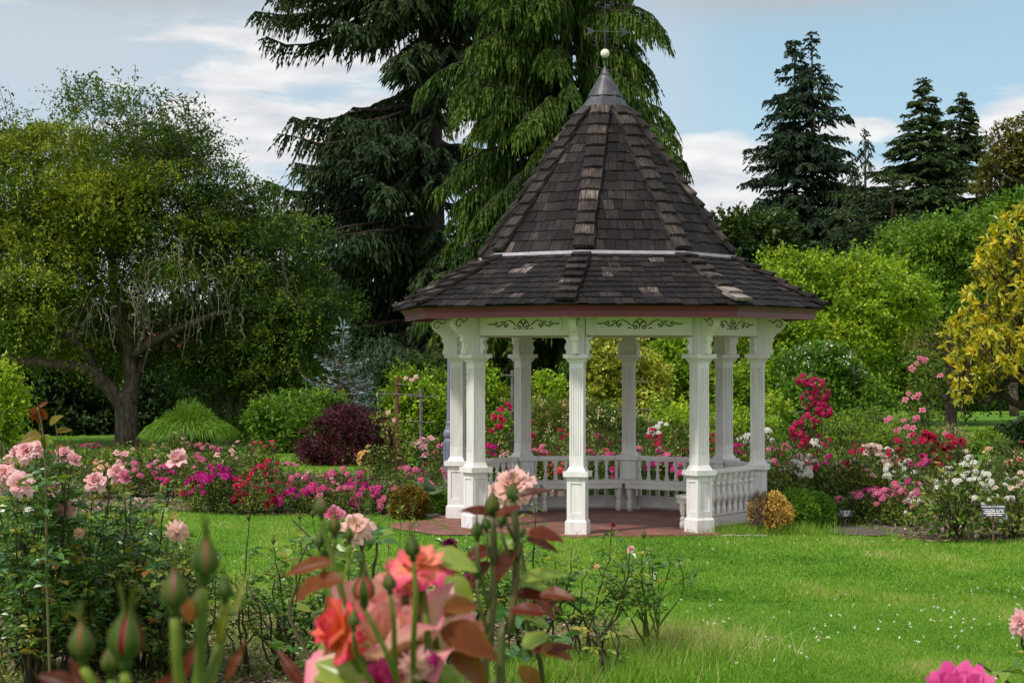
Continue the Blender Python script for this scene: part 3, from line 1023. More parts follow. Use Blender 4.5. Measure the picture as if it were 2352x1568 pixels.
    # ---- shingled roof: two pitches
    def pitch(name, Rb, zb, Rt, zt, rows, wmean, seed, bare):
        r = np.random.default_rng(seed)
        mb = MB()
        octring(mb, Rb - .03, zb - .02, Rt - .03, zt - .02, .1)
        c225 = math.cos(math.radians(22.5))
        t225 = math.tan(math.radians(22.5))
        ab, at = Rb * c225, Rt * c225
        slope = math.hypot(ab - at, zt - zb)
        sl = np.array(((at - ab) / slope, (zt - zb) / slope))      # (outward, up) per metre up the slope
        nn = np.array((-sl[1] * -1, -sl[0]))                       # outward normal
        nn = np.array((sl[1], -sl[0]))
        ex = slope / rows
        for fac in range(8):
            a = math.radians(45 * fac + 22.5)
            eo, et = np.array((math.sin(a), -math.cos(a))), np.array((math.cos(a), math.sin(a)))

            def to3(x, s, h):
                o = ab + sl[0] * s + nn[0] * h
                return np.array((eo[0] * o + et[0] * x, eo[1] * o + et[1] * x, zb + sl[1] * s + nn[1] * h))
            for i in range(rows):
                s0 = i * ex - (.03 if i == 0 else 0) 
                s1 = min((i + 1) * ex + ex * .25, slope)
                hw0 = (ab + sl[0] * s0) * t225 + .004
                hw1 = (ab + sl[0] * s1) * t225 + .004
                x = -hw0
                while x < hw0 - .01:
                    w = wmean * r.uniform(.6, 1.45)
                    xe = min(x + w, hw0)
                    if hw0 - xe < wmean * .35:
                        xe = hw0
                    gap = .004
                    xa, xb = x + gap, xe - gap
                    x = xe
                    hide = any(f == fac and abs(i - rw) < 1 and abs((xa + xb) / 2 - bx) < .1 for f, rw, bx in bare)
                    tone = np.clip(.42 + r.normal() * .12 + (r.random() < .03) * .12, 0, 1)
                    th = r.uniform(.015, .024)
                    if hide:
                        tone, th = r.uniform(.58, .86), .004
                    ds = r.normal() * .008 if i else r.normal() * .012
                    lift = th + r.uniform(0, .006)
                    cl = lambda v, hw: max(-hw, min(hw, v))
                    xa1, xb1 = cl(xa, hw1), cl(xb, hw1)
                    v = [to3(xa, s0 + ds, lift - th), to3(xb, s0 + ds, lift - th), to3(xb1, s1, -.004), to3(xa1, s1, -.004),
                         to3(xa, s0 + ds, lift + r.uniform(0, .004)), to3(xb, s0 + ds, lift + r.uniform(0, .004)), to3(xb1, s1, .008), to3(xa1, s1, .008)]
                    go = r.uniform(0, 50, 2)
                    gr = [(xx + go[0], ss + go[1], 0) for xx, ss in ((xa, s0), (xb, s0), (xb, s1), (xa, s1))] * 2
                    mb.add(v, BOXF, tone, 0, gr)
        o = mb.obj(name, M['shingle'], g)
        # hip caps: one row of paired boards along each ridge
        for kk in range(8):
            mc = MB()
            a = math.radians(45 * kk)
            e = np.array((math.sin(a), -math.cos(a)))
            tt = np.array((math.cos(a), math.sin(a)))
            hl = math.hypot(Rb - Rt, zt - zb)
            n = int(round(hl / .205))
            for i in range(n):
                tone = np.clip(.62 + r.normal() * .07, 0, 1)
                if name == 'lower_roof' and kk == 1 and i in (0, 1):
                    tone = .98
                s0, s1 = i / n - .012, min(1.0, (i + 1) / n + .05)
                for sg in (-1, 1):
                    wd = .135
                    def pt(s, u, h):
                        rr = Rb + (Rt - Rb) * s
                        z = zb + (zt - zb) * s
                        # inset across the neighbouring facet
                        dn = math.sin(math.radians(22.5)) * u * .92
                        q = e * (rr - dn + h * .6) + tt * sg * u
                        return (q[0], q[1], z + h)
                    h0 = .084 + r.uniform(0, .014)
                    h1 = .026
                    j = r.normal() * .01
                    v = [pt(s0, 0, h0 - .042), pt(s0, wd + j, h0 - .044), pt(s1, wd + j, h1 - .022), pt(s1, 0, h1 - .022),
                         pt(s0, 0, h0), pt(s0, wd + j, h0 - .004), pt(s1, wd + j, h1), pt(s1, 0, h1)]
                    go = r.uniform(0, 50, 2)
                    gr = [(xx + go[0], ss * hl + go[1], 0) for xx, ss in ((0, s0), (wd, s0), (wd, s1), (0, s1))] * 2
                    mc.add(v, BOXF, tone, 0, gr)
            cp = mc.obj('hip_cap', M['shingle'], o)
            if name == 'lower_roof' and kk == 1:
                cp['label'] = 'broken hip cap with bare pale wood at the eave'
        return o
    bare = [(0, 2, .02), (0, 1, .06), (0, 8, .28), (7, 6, -.05), (7, 7, .03), (7, 3, -.3)]
    pitch('lower_roof', 3.15, 3.085, 1.83, 3.81, 10, .16, 21, bare)
    pitch('upper_roof', 1.84, 3.85, .36, 5.98, 15, .16, 22, [])

    # ---- lead spire, ball, weathervane
    mb = MB()
    a, b = oct_pts(.40, 5.93), oct_pts(.245, 6.16)
    mb.add(a + b, [(q, (q + 1) % 8, (q + 1) % 8 + 8, q + 8) for q in range(8)])
    mb.lathe([(.247, 6.15), (.252, 6.165), (.238, 6.19), (.075, 6.47), (.078, 6.482), (.06, 6.50), (.016, 6.60), (.0, 6.61)], n=24)
    mb.obj('spire_cap', M['lead'], g, smooth=False)
    mb = MB()
    t = np.linspace(0, math.pi, 14)
    mb.lathe(np.c_[.066 * np.sin(t), 6.79 - .066 * np.cos(t)], n=20)
    ball = mb.obj('finial_ball', M['ball'], g, smooth=True)
    wv = MB()
    wv.lathe([(.010, 6.58), (.010, 7.02), (.021, 7.02), (.021, 7.03), (.014, 7.035), (.014, 7.17), (.024, 7.175), (.024, 7.185), (.008, 7.19), (.006, 7.62), (.0, 7.63)], n=10)
    vane = wv.obj('weathervane', M['iron'], g, smooth=False)
    ar = MB()
    pa, pb = np.array((-.20, .03, 7.125)), np.array((.26, -.06, 7.08))
    ar.tube([pa, pb], .006, 6)
    d = unit(pb - pa)
    up = np.array((0, 0, 1.0)); up = unit(up - d * np.dot(up, d))
    nn = np.cross(d, up)
    ar.prism([(-.02, -.075), (.115, 0), (-.02, .075), (.005, 0)], .006, pb, d, up, nn)
    ar.prism([(-.10, .06), (-.03, .045), (.05, 0), (-.03, -.045), (-.10, -.06), (-.055, 0)], .006, pa, d, up, nn)
    ar.obj('arrow', M['iron'], vane)
    cr = MB()
    for s, ang in ((-1, 20), (1, 20), (-1, 110), (1, 110)):
        a = math.radians(ang)
        dd = np.array((s * math.cos(a), s * math.sin(a), 0))
        cr.tube([np.array((0, 0, 7.0)), dd * .14 + (0, 0, 7.0)], .004, 5)
    cr.obj('cross_arm', M['iron'], vane)
    le = MB()
    sc_ = np.concatenate([spiral(0, .03, .028, .028, 20, 270, 12), spiral(0, -.027, .03, .03, 90, -160, 12)])
    for ang, s in ((20, -1), (20, 1)):
        a = math.radians(ang)
        dd = np.array((s * math.cos(a), s * math.sin(a), 0))
        o = dd * .15 + (0, 0, 6.965)
        if s < 0:
            pts = np.array([o + (x, 0, z) for x, z in sc_ * 1.15])
            le.tube(pts, .005, 5)
        else:
            for seg in ([(-.025, -.04), (-.025, .04)], [(-.025, .04), (.025, -.04)], [(.025, -.04), (.025, .045)]):
                le.tube([o + (x, 0, z) for x, z in seg], .005, 5)
    le.obj('compass_letter', M['iron'], vane)
    rf = MB()
    r = np.random.default_rng(5)
    for cx, cz, s in ((-.11, 7.50, .05), (.035, 7.46, .06)):
        for q in range(9):
            an = r.uniform(0, 6.28)
            c = np.array((cx + .02 * math.cos(an), .01 * math.sin(an), cz + .02 * math.sin(an * 1.7)))
            rf.lathe(np.array([(0.002, -.02), (.022, -.008), (.028, .01), (.012, .022)]) * (s / .05), c, 7)
    rf.tube([(.0, 0, 7.44), (-.05, 0, 7.47), (-.11, 0, 7.49)], .005, 5)
    rf.tube([(.0, 0, 7.46), (.08, 0, 7.50), (.14, 0, 7.51)], .005, 5)
    rf.obj('iron_rose', M['iron'], vane)
    return g


gazebo = build_gazebo()


# ------------------------------------------------------------------ plant builders
def gap_noise(p, scale, seed):
    r = np.random.default_rng(seed)
    out = np.zeros(len(p))
    for k in range(5):
        d = unit(r.normal(size=3)) * scale * (0.7 + 0.5 * k)
        out += np.sin(p @ d + r.uniform(0, 6.28)) / (1 + .35 * k)
    return out


def sample_lobes(lobes, n, rng, shell=0.55):
    lo = np.array(lobes, float)
    w = (lo[:, 3] * lo[:, 4] * lo[:, 5]) ** (2 / 3)
    k = rng.choice(len(lo), n, p=w / w.sum())
    u = unit(rng.normal(size=(n, 3)))
    r = rng.random(n) ** (1 / 3)
    r = r * (1 - shell) + shell * (0.80 + .24 * rng.random(n))
    p = lo[k, :3] + u * r[:, None] * lo[k, 3:6]
    return p, u, k


def crown(mb, wm, lobes, n, tl, lpt, L, W, rng, up=0.25, out=1.0, rnd=0.55, droop=0.15, shell=0.55, tone=(0.45, 0.17), wood=0.3, gap=None, wr=0.012, leafup=True, tonefn=None, ldir=0.5, zmin=None):
    p, u, k = sample_lobes(lobes, n, rng, shell)
    keep = np.ones(n, bool)
    if gap:
        keep &= gap_noise(p, gap[0], gap[2]) > gap[1]
    if zmin is not None:
        keep &= p[:, 2] > zmin
    p, u, k = p[keep], u[keep], k[keep]
    n = len(p)
    lobe_t = rng.normal(size=len(lobes)) * tone[1] * .6
    d = unit(u * out + np.array((0, 0, up)) + rng.normal(size=(n, 3)) * rnd)
    ln = tl * rng.uniform(.6, 1.4, n)
    ct = tone[0] + lobe_t[k] + rng.normal(size=n) * tone[1]
    if tonefn is not None:
        ct = ct + tonefn(p)
    p0 = p - d * (ln * .5)[:, None]
    if zmin is not None:
        p0[:, 2] = np.maximum(p0[:, 2], .05)
    for q in range(lpt):
        s = (q + rng.uniform(0, 1, n)) / lpt
        pos = p0 + d * (ln * s)[:, None] + rng.normal(size=(n, 3)) * (tl * .05)
        pos[:, 2] -= droop * ln * s * s
        dd = unit(d * ldir + unit(rng.normal(size=(n, 3))) + np.array((0, 0, -.1)))
        mb.leaves(pos, dd, L * rng.uniform(.7, 1.3, n), W * rng.uniform(.7, 1.3, n), np.clip(ct + rng.normal(size=n) * .09, 0, 1), rng, up=(0, 0, 1) if leafup else None)
    if wood and wm is not None:
        for i in rng.choice(n, int(n * wood), replace=False):
            s = np.linspace(-.05, .85, 4)[:, None]
            pts = p0[i] + d[i] * ln[i] * s
            pts[:, 2] -= droop * ln[i] * (s[:, 0] ** 2)
            wm.tube(pts, np.linspace(wr, wr * .35, 4), 3, cap=False)
    return p


def limb(wm, pts, r0, r1, n=8, rng=None, wob=0.0, sub=4):
    pts = np.asarray(pts, float)
    # Catmull-Rom subdivision
    q = np.concatenate([[2 * pts[0] - pts[1]], pts, [2 * pts[-1] - pts[-2]]])
    out = []
    for i in range(1, len(q) - 2):
        for t in np.linspace(0, 1, sub, endpoint=False):
            a, b, c, d = q[i - 1], q[i], q[i + 1], q[i + 2]
            out.append(.5 * ((2 * b) + (-a + c) * t + (2 * a - 5 * b + 4 * c - d) * t * t + (-a + 3 * b - 3 * c + d) * t ** 3))
    out.append(pts[-1])
    out = np.array(out)
    if rng is not None and wob:
        out[1:] += rng.normal(size=(len(out) - 1, 3)) * wob
    wm.tube(out, np.linspace(r0, r1, len(out)), n)
    return out


def limbs_to(wm, src, targets, r0, r1, rng, sag=0.1):
    for t in targets:
        t = np.asarray(t, float)
        s = np.asarray(src, float)
        m1 = s + (t - s) * .4 + rng.normal(size=3) * np.linalg.norm(t - s) * .08 + (0, 0, np.linalg.norm(t - s) * .06)
        m2 = s + (t - s) * .75 + rng.normal(size=3) * np.linalg.norm(t - s) * .07
        limb(wm, [s, m1, m2, t], r0, r1, 6, rng, .01, 3)


def plates(lobes, n, rng, size=(.9, 1.5), flat=.38):
    """break big crown masses into many flattened leafy layers"""
    p, u, k = sample_lobes(lobes, n, rng, .62)
    out = []
    for q in p:
        r = rng.uniform(*size)
        out.append((q[0], q[1], q[2], r * rng.uniform(.8, 1.3), r, r * flat * rng.uniform(.7, 1.3)))
    return out


def pxlobes(lst, Y, rng, dy=1.5, ydepth=None):
    """ellipsoids given on the print: (px, py, rx, ry [,dy]) -> world lobes at distance about Y"""
    out = []
    for e in lst:
        px, py, rx, ry = e[:4]
        y = Y + (e[4] if len(e) > 4 else rng.uniform(-dy, dy))
        s = y / F
        c = P(px, py, y)
        out.append((c[0], c[1], c[2], rx * s, (ydepth or rx * s * .9), ry * s))
    return out


def root_at(name, x, y, label, cat, group=None):
    return empty(name, (x, y, float(ground_z(y)) if y > 0 else 0), label, cat, 0, group)


def finish(root, parts):
    """parts: (name, MB, material, smooth) built in world coordinates"""
    loc = np.array(root.location)
    obs = []
    for name, mb, m, sm in parts:
        if mb.n == 0:
            continue
        mb.v = [v - loc for v in mb.v]
        obs.append(mb.obj(name, m, root, sm))
    return obs


# ------------------------------------------------------------------ trees
def hawthorn():
    rng = np.random.default_rng(101)
    Y = 52.0
    base = G(290, 1025)
    t = root_at('hawthorn_tree', base[0], base[1], 'spreading green tree with forked brown trunk and lichen hung twigs, behind the pink roses', 'tree')
    w, lf, li = MB(), MB(), MB()
    b = np.array((base[0], Y, -.1))
    Pt = lambda px, py, dy=0: P(px, py, Y + dy)
    w.tube([b, P(291, 985, Y), P(290, 930, Y), P(288, 900, Y)], [.36, .31, .30, .33], 14)
    limb(w, [P(298, 925, Y), P(302, 860, Y), P(296, 800, Y), P(268, 700, Y - .5), P(250, 560, Y - .3), P(240, 400, Y)], .25, .06, 10, rng, .02)
    limb(w, [P(280, 930, Y), P(250, 890, Y - .2), P(205, 850, Y - .4), P(140, 838, Y - .6), P(60, 830, Y - .8), P(-60, 815, Y - 1)], .21, .09, 10, rng, .02)
    limb(w, [P(225, 868, Y), P(190, 800, Y - .6), P(110, 735, Y - 1), P(20, 700, Y - 1.4)], .13, .05, 8, rng, .02)
    limb(w, [P(302, 880, Y), P(350, 800, Y + .4), P(430, 700, Y + .3), P(520, 600, Y)], .16, .05, 8, rng, .02)
    limb(w, [P(298, 820, Y), P(380, 770, Y - .8), P(500, 720, Y - 1.2), P(620, 700, Y - 1.2)], .12, .04, 8, rng, .02)
    limb(w, [P(270, 700, Y), P(180, 600, Y - .5), P(110, 480, Y - .6), P(90, 380, Y)], .12, .04, 8, rng, .02)
    limb(w, [P(255, 600, Y), P(340, 480, Y), P(430, 400, Y + .3)], .10, .03, 8, rng, .02)
    dens = [(100, 430, 160, 150), (240, 360, 140, 110), (40, 600, 150, 160), (230, 560, 190, 170), (400, 500, 130, 130),
            (540, 560, 110, 90), (265, 500, 90, 110), (260, 500, 80, 90), (650, 650, 95, 140), (690, 720, 60, 110), (470, 690, 150, 110), (130, 730, 190, 90), (300, 760, 140, 80), (660, 780, 70, 110), (-60, 500, 130, 240),
            (560, 830, 110, 50), (440, 800, 90, 50)]
    lob = pxlobes(dens, Y, rng, 2.2, 2.0)
    lob = plates(lob, 185, rng, (.75, 1.35), .36)
    tf = lambda p: np.where(p[:, 0] < -10.5, .13, -.05) + np.clip((p[:, 2] - 5.0) * .035, -.14, .15) - np.clip((p[:, 0] + 8) * .05, -.1, .16)  # sunlit left and top, shaded right and underside, put into the leaf tone
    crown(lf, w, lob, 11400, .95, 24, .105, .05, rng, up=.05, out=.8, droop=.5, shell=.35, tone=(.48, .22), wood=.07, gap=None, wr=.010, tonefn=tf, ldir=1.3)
    # sparse leading shoots against the sky
    thin = pxlobes([(230, 220, 110, 70), (60, 240, 90, 60), (350, 240, 110, 50), (430, 320, 90, 60), (520, 420, 90, 60), (600, 470, 70, 60), (330, 330, 120, 70), (480, 520, 130, 90)], Y, rng, 2, 1.8)
    crown(lf, w, thin, 520, 1.6, 46, .10, .055, rng, up=.45, out=.8, droop=.5, shell=.3, tone=(.30, .12), wood=.7, wr=.010, gap=(1.6, -.7, 8))
    # grey lichen-covered dead twigs hanging under the crown
    p, u, k = sample_lobes(pxlobes([(270, 665, 70, 50), (420, 600, 120, 80), (600, 650, 70, 80), (430, 690, 150, 60), (200, 700, 60, 40)], Y - 2.0, rng, .5, .8), 120, rng, .3)
    for a, uu in zip(p, u):
        Lh = rng.uniform(.5, 1.4)
        s = np.linspace(0, 1, 6)
        pts = a + np.outer(s * Lh * .55, (uu[0], uu[1] * .4, .1)) - np.outer(s * s * Lh, (0, 0, 1)) + rng.normal(size=(6, 3)) * .05
        li.tube(pts, np.linspace(.016, .008, 6) * rng.uniform(.7, 1.3), 4, cap=False)
        li.leaves(pts[2:], rng.normal(size=(4, 3)) + (0, 0, -1), .12, .05, .6, rng)
    finish(t, [('trunk', w, M['bark'], True), ('crown', lf, M['hawthorn'], False), ('lichen_twig', li, M['lichen'], True)])


def conifer(name, px, py_base, Y, top, label, prof, leafm, barkm, seed, z0=2.0, nbr=120, trunk_r=.4, nbl=26, bl=.9, nseg=3, W=.09, hang=.6, droop=.25, tip=.15, tone=(.4, .14), lean=0.0, fan=1.0, group=None, dead=None, extra=(), gaps=None, top_z=None, sub=1.0, cat='tree'):
    """prof(z, az) -> branch length; az measured with 0 = right of picture, pi/2 = away"""
    rng = np.random.default_rng(seed)
    b = P(px, HY, Y)
    H = top
    t = root_at(name, b[0], b[1], label, cat, group)
    w, lf = MB(), MB()
    zt = np.linspace(-.1, H, 12)
    tx = b[0] + lean * (zt / H) ** 2
    w.tube(np.c_[tx, np.full(12, b[1]), zt], trunk_r * np.maximum(.03, 1 - zt / H * .97) ** .8, 12)
    zs = np.sort(z0 + (H - z0) * rng.random(nbr) ** 1.05)
    br = [(z, rng.uniform(0, 2 * math.pi), None, None) for z in zs] + [e if len(e) == 4 else (*e, None) for e in extra]
    for z, az, Lf, dr in br:
        L = (Lf or prof(z, az) * rng.uniform(.72, 1.12))
        if L < .08:
            continue
        if gaps and gaps(z, az, rng):
            continue
        dh = np.array((math.cos(az), math.sin(az), 0))
        pr = np.array((-dh[1], dh[0], 0))
        x0 = b[0] + lean * (z / H) ** 2
        ns = 9
        s = np.linspace(0, 1, ns)
        D = droop if dr is None else dr
        rise = rng.uniform(.0, .2)
        curve = np.c_[x0 + dh[0] * L * s, b[1] + dh[1] * L * s, z + L * (rise * s - (D + rise) * s * s + tip * s ** 5)]
        curve[1:] += rng.normal(size=(ns - 1, 3)) * L * .012
        w.tube(curve, np.linspace(max(.02, trunk_r * .16 * min(1, L / 3)), .012, ns), 4, cap=False)
        n = max(6, int(nbl * L * sub))
        ss = rng.uniform(.1, 1, n) ** .85
        idx = ss * (ns - 1)
        i0 = np.minimum(idx.astype(int), ns - 2)
        fr = (idx - i0)[:, None]
        pos = curve[i0] * (1 - fr) + curve[i0 + 1] * fr
        sg = rng.choice([-1, 1], n)
        dirs = dh * .55 + pr * (sg * rng.uniform(.4, 1.1, n) * fan)[:, None] + np.c_[np.zeros((n, 2)), -hang * rng.uniform(.3, 1.3, n)]
        ll = bl * rng.uniform(.5, 1.25, n) * (1.1 - .55 * ss) * min(1.0, .35 + L / 3)
        tb = tone[0] + rng.normal() * tone[1]
        lf.chain(pos, dirs, ll, nseg, W, hang * .5, np.clip(tb + .1 * (ss - .5) + rng.normal(size=n) * .06, 0, 1), rng)
    # leader
    lf.chain(np.repeat([[b[0] + lean, b[1], H - .9]], 14, 0) + np.c_[np.zeros((14, 2)), rng.uniform(-.5, .9, 14)], rng.normal(size=(14, 3)) + (0, 0, .8), .35, 2, W, 0, tone[0], rng)
    parts = [('trunk', w, M[barkm], True), ('crown', lf, M[leafm], False)]
    if dead:
        dm = MB()
        p, u, k = sample_lobes(pxlobes(dead, Y, rng, .5, .8), 110, rng, .2)
        dm.chain(p, u * .6 + (0, 0, -.4), .7, 3, .10, .4, rng.random(110), rng)
        parts.append(('dead_spray', dm, M['deadspray'], False))
    finish(t, parts)
    return t


M['deadspray'] = leaf_mat('rust_brown_spray', G_((.07, .022, .010), (.14, .05, .022), (.19, .08, .035)), 0.7, .15, tgain=.8)


def big_conifers():
    def sp(z, az):
        r = 6.3 - max(0, z - 9) * .08 if z > 3 else 5
        c = math.cos(az)
        left = 6.4 if z < 11 else (5.3 if z < 14.5 else 6.2)
        right = 3.6 if z > 7 else 4.6
        return (left if c < 0 else right) * (.35 + .65 * abs(c)) + 2.6 * (1 - abs(c))
    conifer('spruce_tree', 985, 950, 80.0, 27.0, 'tall dark spruce with drooping branches and thick trunk, left of the gazebo roof', sp, 'spruce', 'bark_dark', 201, z0=2.2, nbr=290, trunk_r=.85, nbl=30, bl=1.3, nseg=5, W=.135, hang=.75, droop=.28, tip=.22, tone=(.36, .17), dead=[(1060, 60, 45, 10), (1010, 50, 30, 12)],
            extra=[(19.4, 3.05, 8.4, .26), (18.6, 3.3, 7.6, .22), (17.6, 2.9, 7.4, .30), (16.9, 3.4, 6.6, .34), (18.2, 3.14, 6.4, .36), (20.2, 3.2, 8.0, .32), (19.0, 2.7, 6.8, .34), (15.2, 3.1, 5.6, .22), (12.2, 3.0, 5.8, .18), (11.4, 3.3, 6.2, .2), (9.2, 3.1, 6.7, .16), (7.6, 3.0, 6.7, .16)],
            gaps=lambda z, az, r: (math.cos(az) > .2 and 5.5 < z < 16 and r.random() < .6) or (math.cos(az) < -.3 and 12.8 < z < 15.5 and r.random() < .75))
    def cy(z, az):
        return (3.4 if z > 12 else (3.9 if z > 7 else 4.4)) - .05 * max(0, z - 8) + .6 * math.sin(z * 1.9 + math.cos(az) * 2) - (.45 * max(0, math.cos(az)))
    conifer('weeping_cypress', 1300, 900, 62.0, 21.0, 'tall weeping cypress with hanging light green sprays, directly behind the gazebo roof', cy, 'cypress', 'bark_dark', 202, z0=1.6, nbr=430, trunk_r=.42, nbl=54, bl=.80, nseg=5, W=.085, hang=1.35, droop=.03, tip=-.18, tone=(.42, .17), fan=.8,
            gaps=lambda z, az, r: abs(math.cos(az) - .35) < .3 and z > 10.5 and r.random() < .5)


def right_conifers():
    def dbl(z, az, H=23.2):
        d = H - z
        return min(.3 + .40 * d, 3.1) if d < 10 else min(3.1 + (d - 10) * .7, 5.6)
    conifer('double_fir', 1826, 900, 126.0, 22.9, 'dark fir on the left of the close pair with two tall tops, against blue sky', dbl, 'fir', 'bark_dark', 211, z0=5, nbr=190, trunk_r=.30, nbl=16, bl=1.0, nseg=3, W=.19, hang=.5, droop=.18, tip=.12, tone=(.35, .16), group='two firs standing close together')
    conifer('double_fir', 1866, 900, 125.0, 23.3, 'dark fir on the right of the close pair with two tall tops, against blue sky', dbl, 'fir', 'bark_dark', 212, z0=5, nbr=190, trunk_r=.30, nbl=16, bl=1.0, nseg=3, W=.19, hang=.5, droop=.18, tip=.12, tone=(.35, .16), group='two firs standing close together')

    def deo(H, spread):
        def f(z, az):
            d = H - z
            return min(.3 + .42 * d if d < 4 else 1.98 + (d - 4) * .85, spread)
        return f
    conifer('cedar_tree', 2104, 900, 114.0, 18.7, 'tallest green cedar with layered branches and nodding tip, behind the lime green trees', deo(18.7, 6), 'cedar', 'bark_dark', 213, z0=4, nbr=280, trunk_r=.34, nbl=17, bl=1.0, nseg=3, W=.21, hang=.25, droop=.10, tip=.10, tone=(.45, .15), lean=.45)
    conifer('cedar_tree', 2178, 900, 116.0, 18.1, 'cedar with its tip bent to one side, just right of the tallest cedar', deo(18.1, 5.6), 'cedar', 'bark_dark', 214, z0=4, nbr=260, trunk_r=.32, nbl=17, bl=1.0, nseg=3, W=.21, hang=.25, droop=.10, tip=.10, tone=(.36, .14), lean=.9)
    conifer('young_cedar', 1988, 900, 120.0, 16.4, 'thin drooping blue green cedar top between the firs and the tallest cedar', lambda z, az: min(.35 + .42 * (16.4 - z), 4.2), 'fir', 'bark_dark', 215, z0=4, nbr=85, trunk_r=.25, nbl=11, bl=.9, nseg=3, W=.16, hang=.8, droop=.35, tip=0, tone=(.5, .12))
    conifer('cedar_tree', 2050, 900, 104.0, 12.0, 'broad low cedar with silvery green layers, in front of the two firs', lambda z, az: min(.5 + .7 * (12.0 - z), 6.5), 'fir', 'bark_dark', 216, z0=3, nbr=110, trunk_r=.3, nbl=12, bl=.95, nseg=3, W=.18, hang=.2, droop=.06, tip=.1, tone=(.62, .14))


def broad_tree(name, lst, Y, label, leafm, seed, n, tl, lpt, L, W, trunk_px=None, tr=.2, gap=(1.2, -1.0, 3), tone=(.45, .15), cat='tree', group=None, wood=.12, barkm='bark', dy=1.5, shell=.45, up=.25, droop=.15, zmin=None, tonefn=None, ydepth=None, rnd=.55, trunk=True, wr=.012, limbs=True, sub=0, subsize=(.8, 1.5)):
    rng = np.random.default_rng(seed)
    lob = pxlobes(lst, Y, rng, dy, ydepth)
    big = lob
    cx = trunk_px if trunk_px is not None else np.mean([e[0] for e in lst])
    b = P(cx, HY, Y)
    t = root_at(name, b[0], b[1], label, cat, group)
    w, lf = MB(), MB()
    if trunk:
        zl = min(l[2] - l[5] * .3 for l in lob)
        zt = max(zl, .5)
        top = np.array((b[0] + rng.normal() * .1, Y, zt))
        limb(w, [(b[0], Y, -.1), (b[0] + rng.normal() * .08, Y, zt * .5), top], tr, tr * .75, 10)
        if limbs:
            limbs_to(w, top, [l[:3] for l in big], tr * .6, tr * .12, rng)
    if sub:
        lob = plates(big, sub, rng, subsize, .5)
    crown(lf, w, lob, n, tl, lpt, L, W, rng, up=up, droop=droop, shell=shell, tone=tone, wood=wood, gap=gap, zmin=zmin, tonefn=tonefn, rnd=rnd, wr=wr)
    finish(t, [('trunk' if cat == 'tree' else 'branches', w, M[barkm], True), ('crown' if cat == 'tree' else 'foliage', lf, M[leafm], False)])
    return t


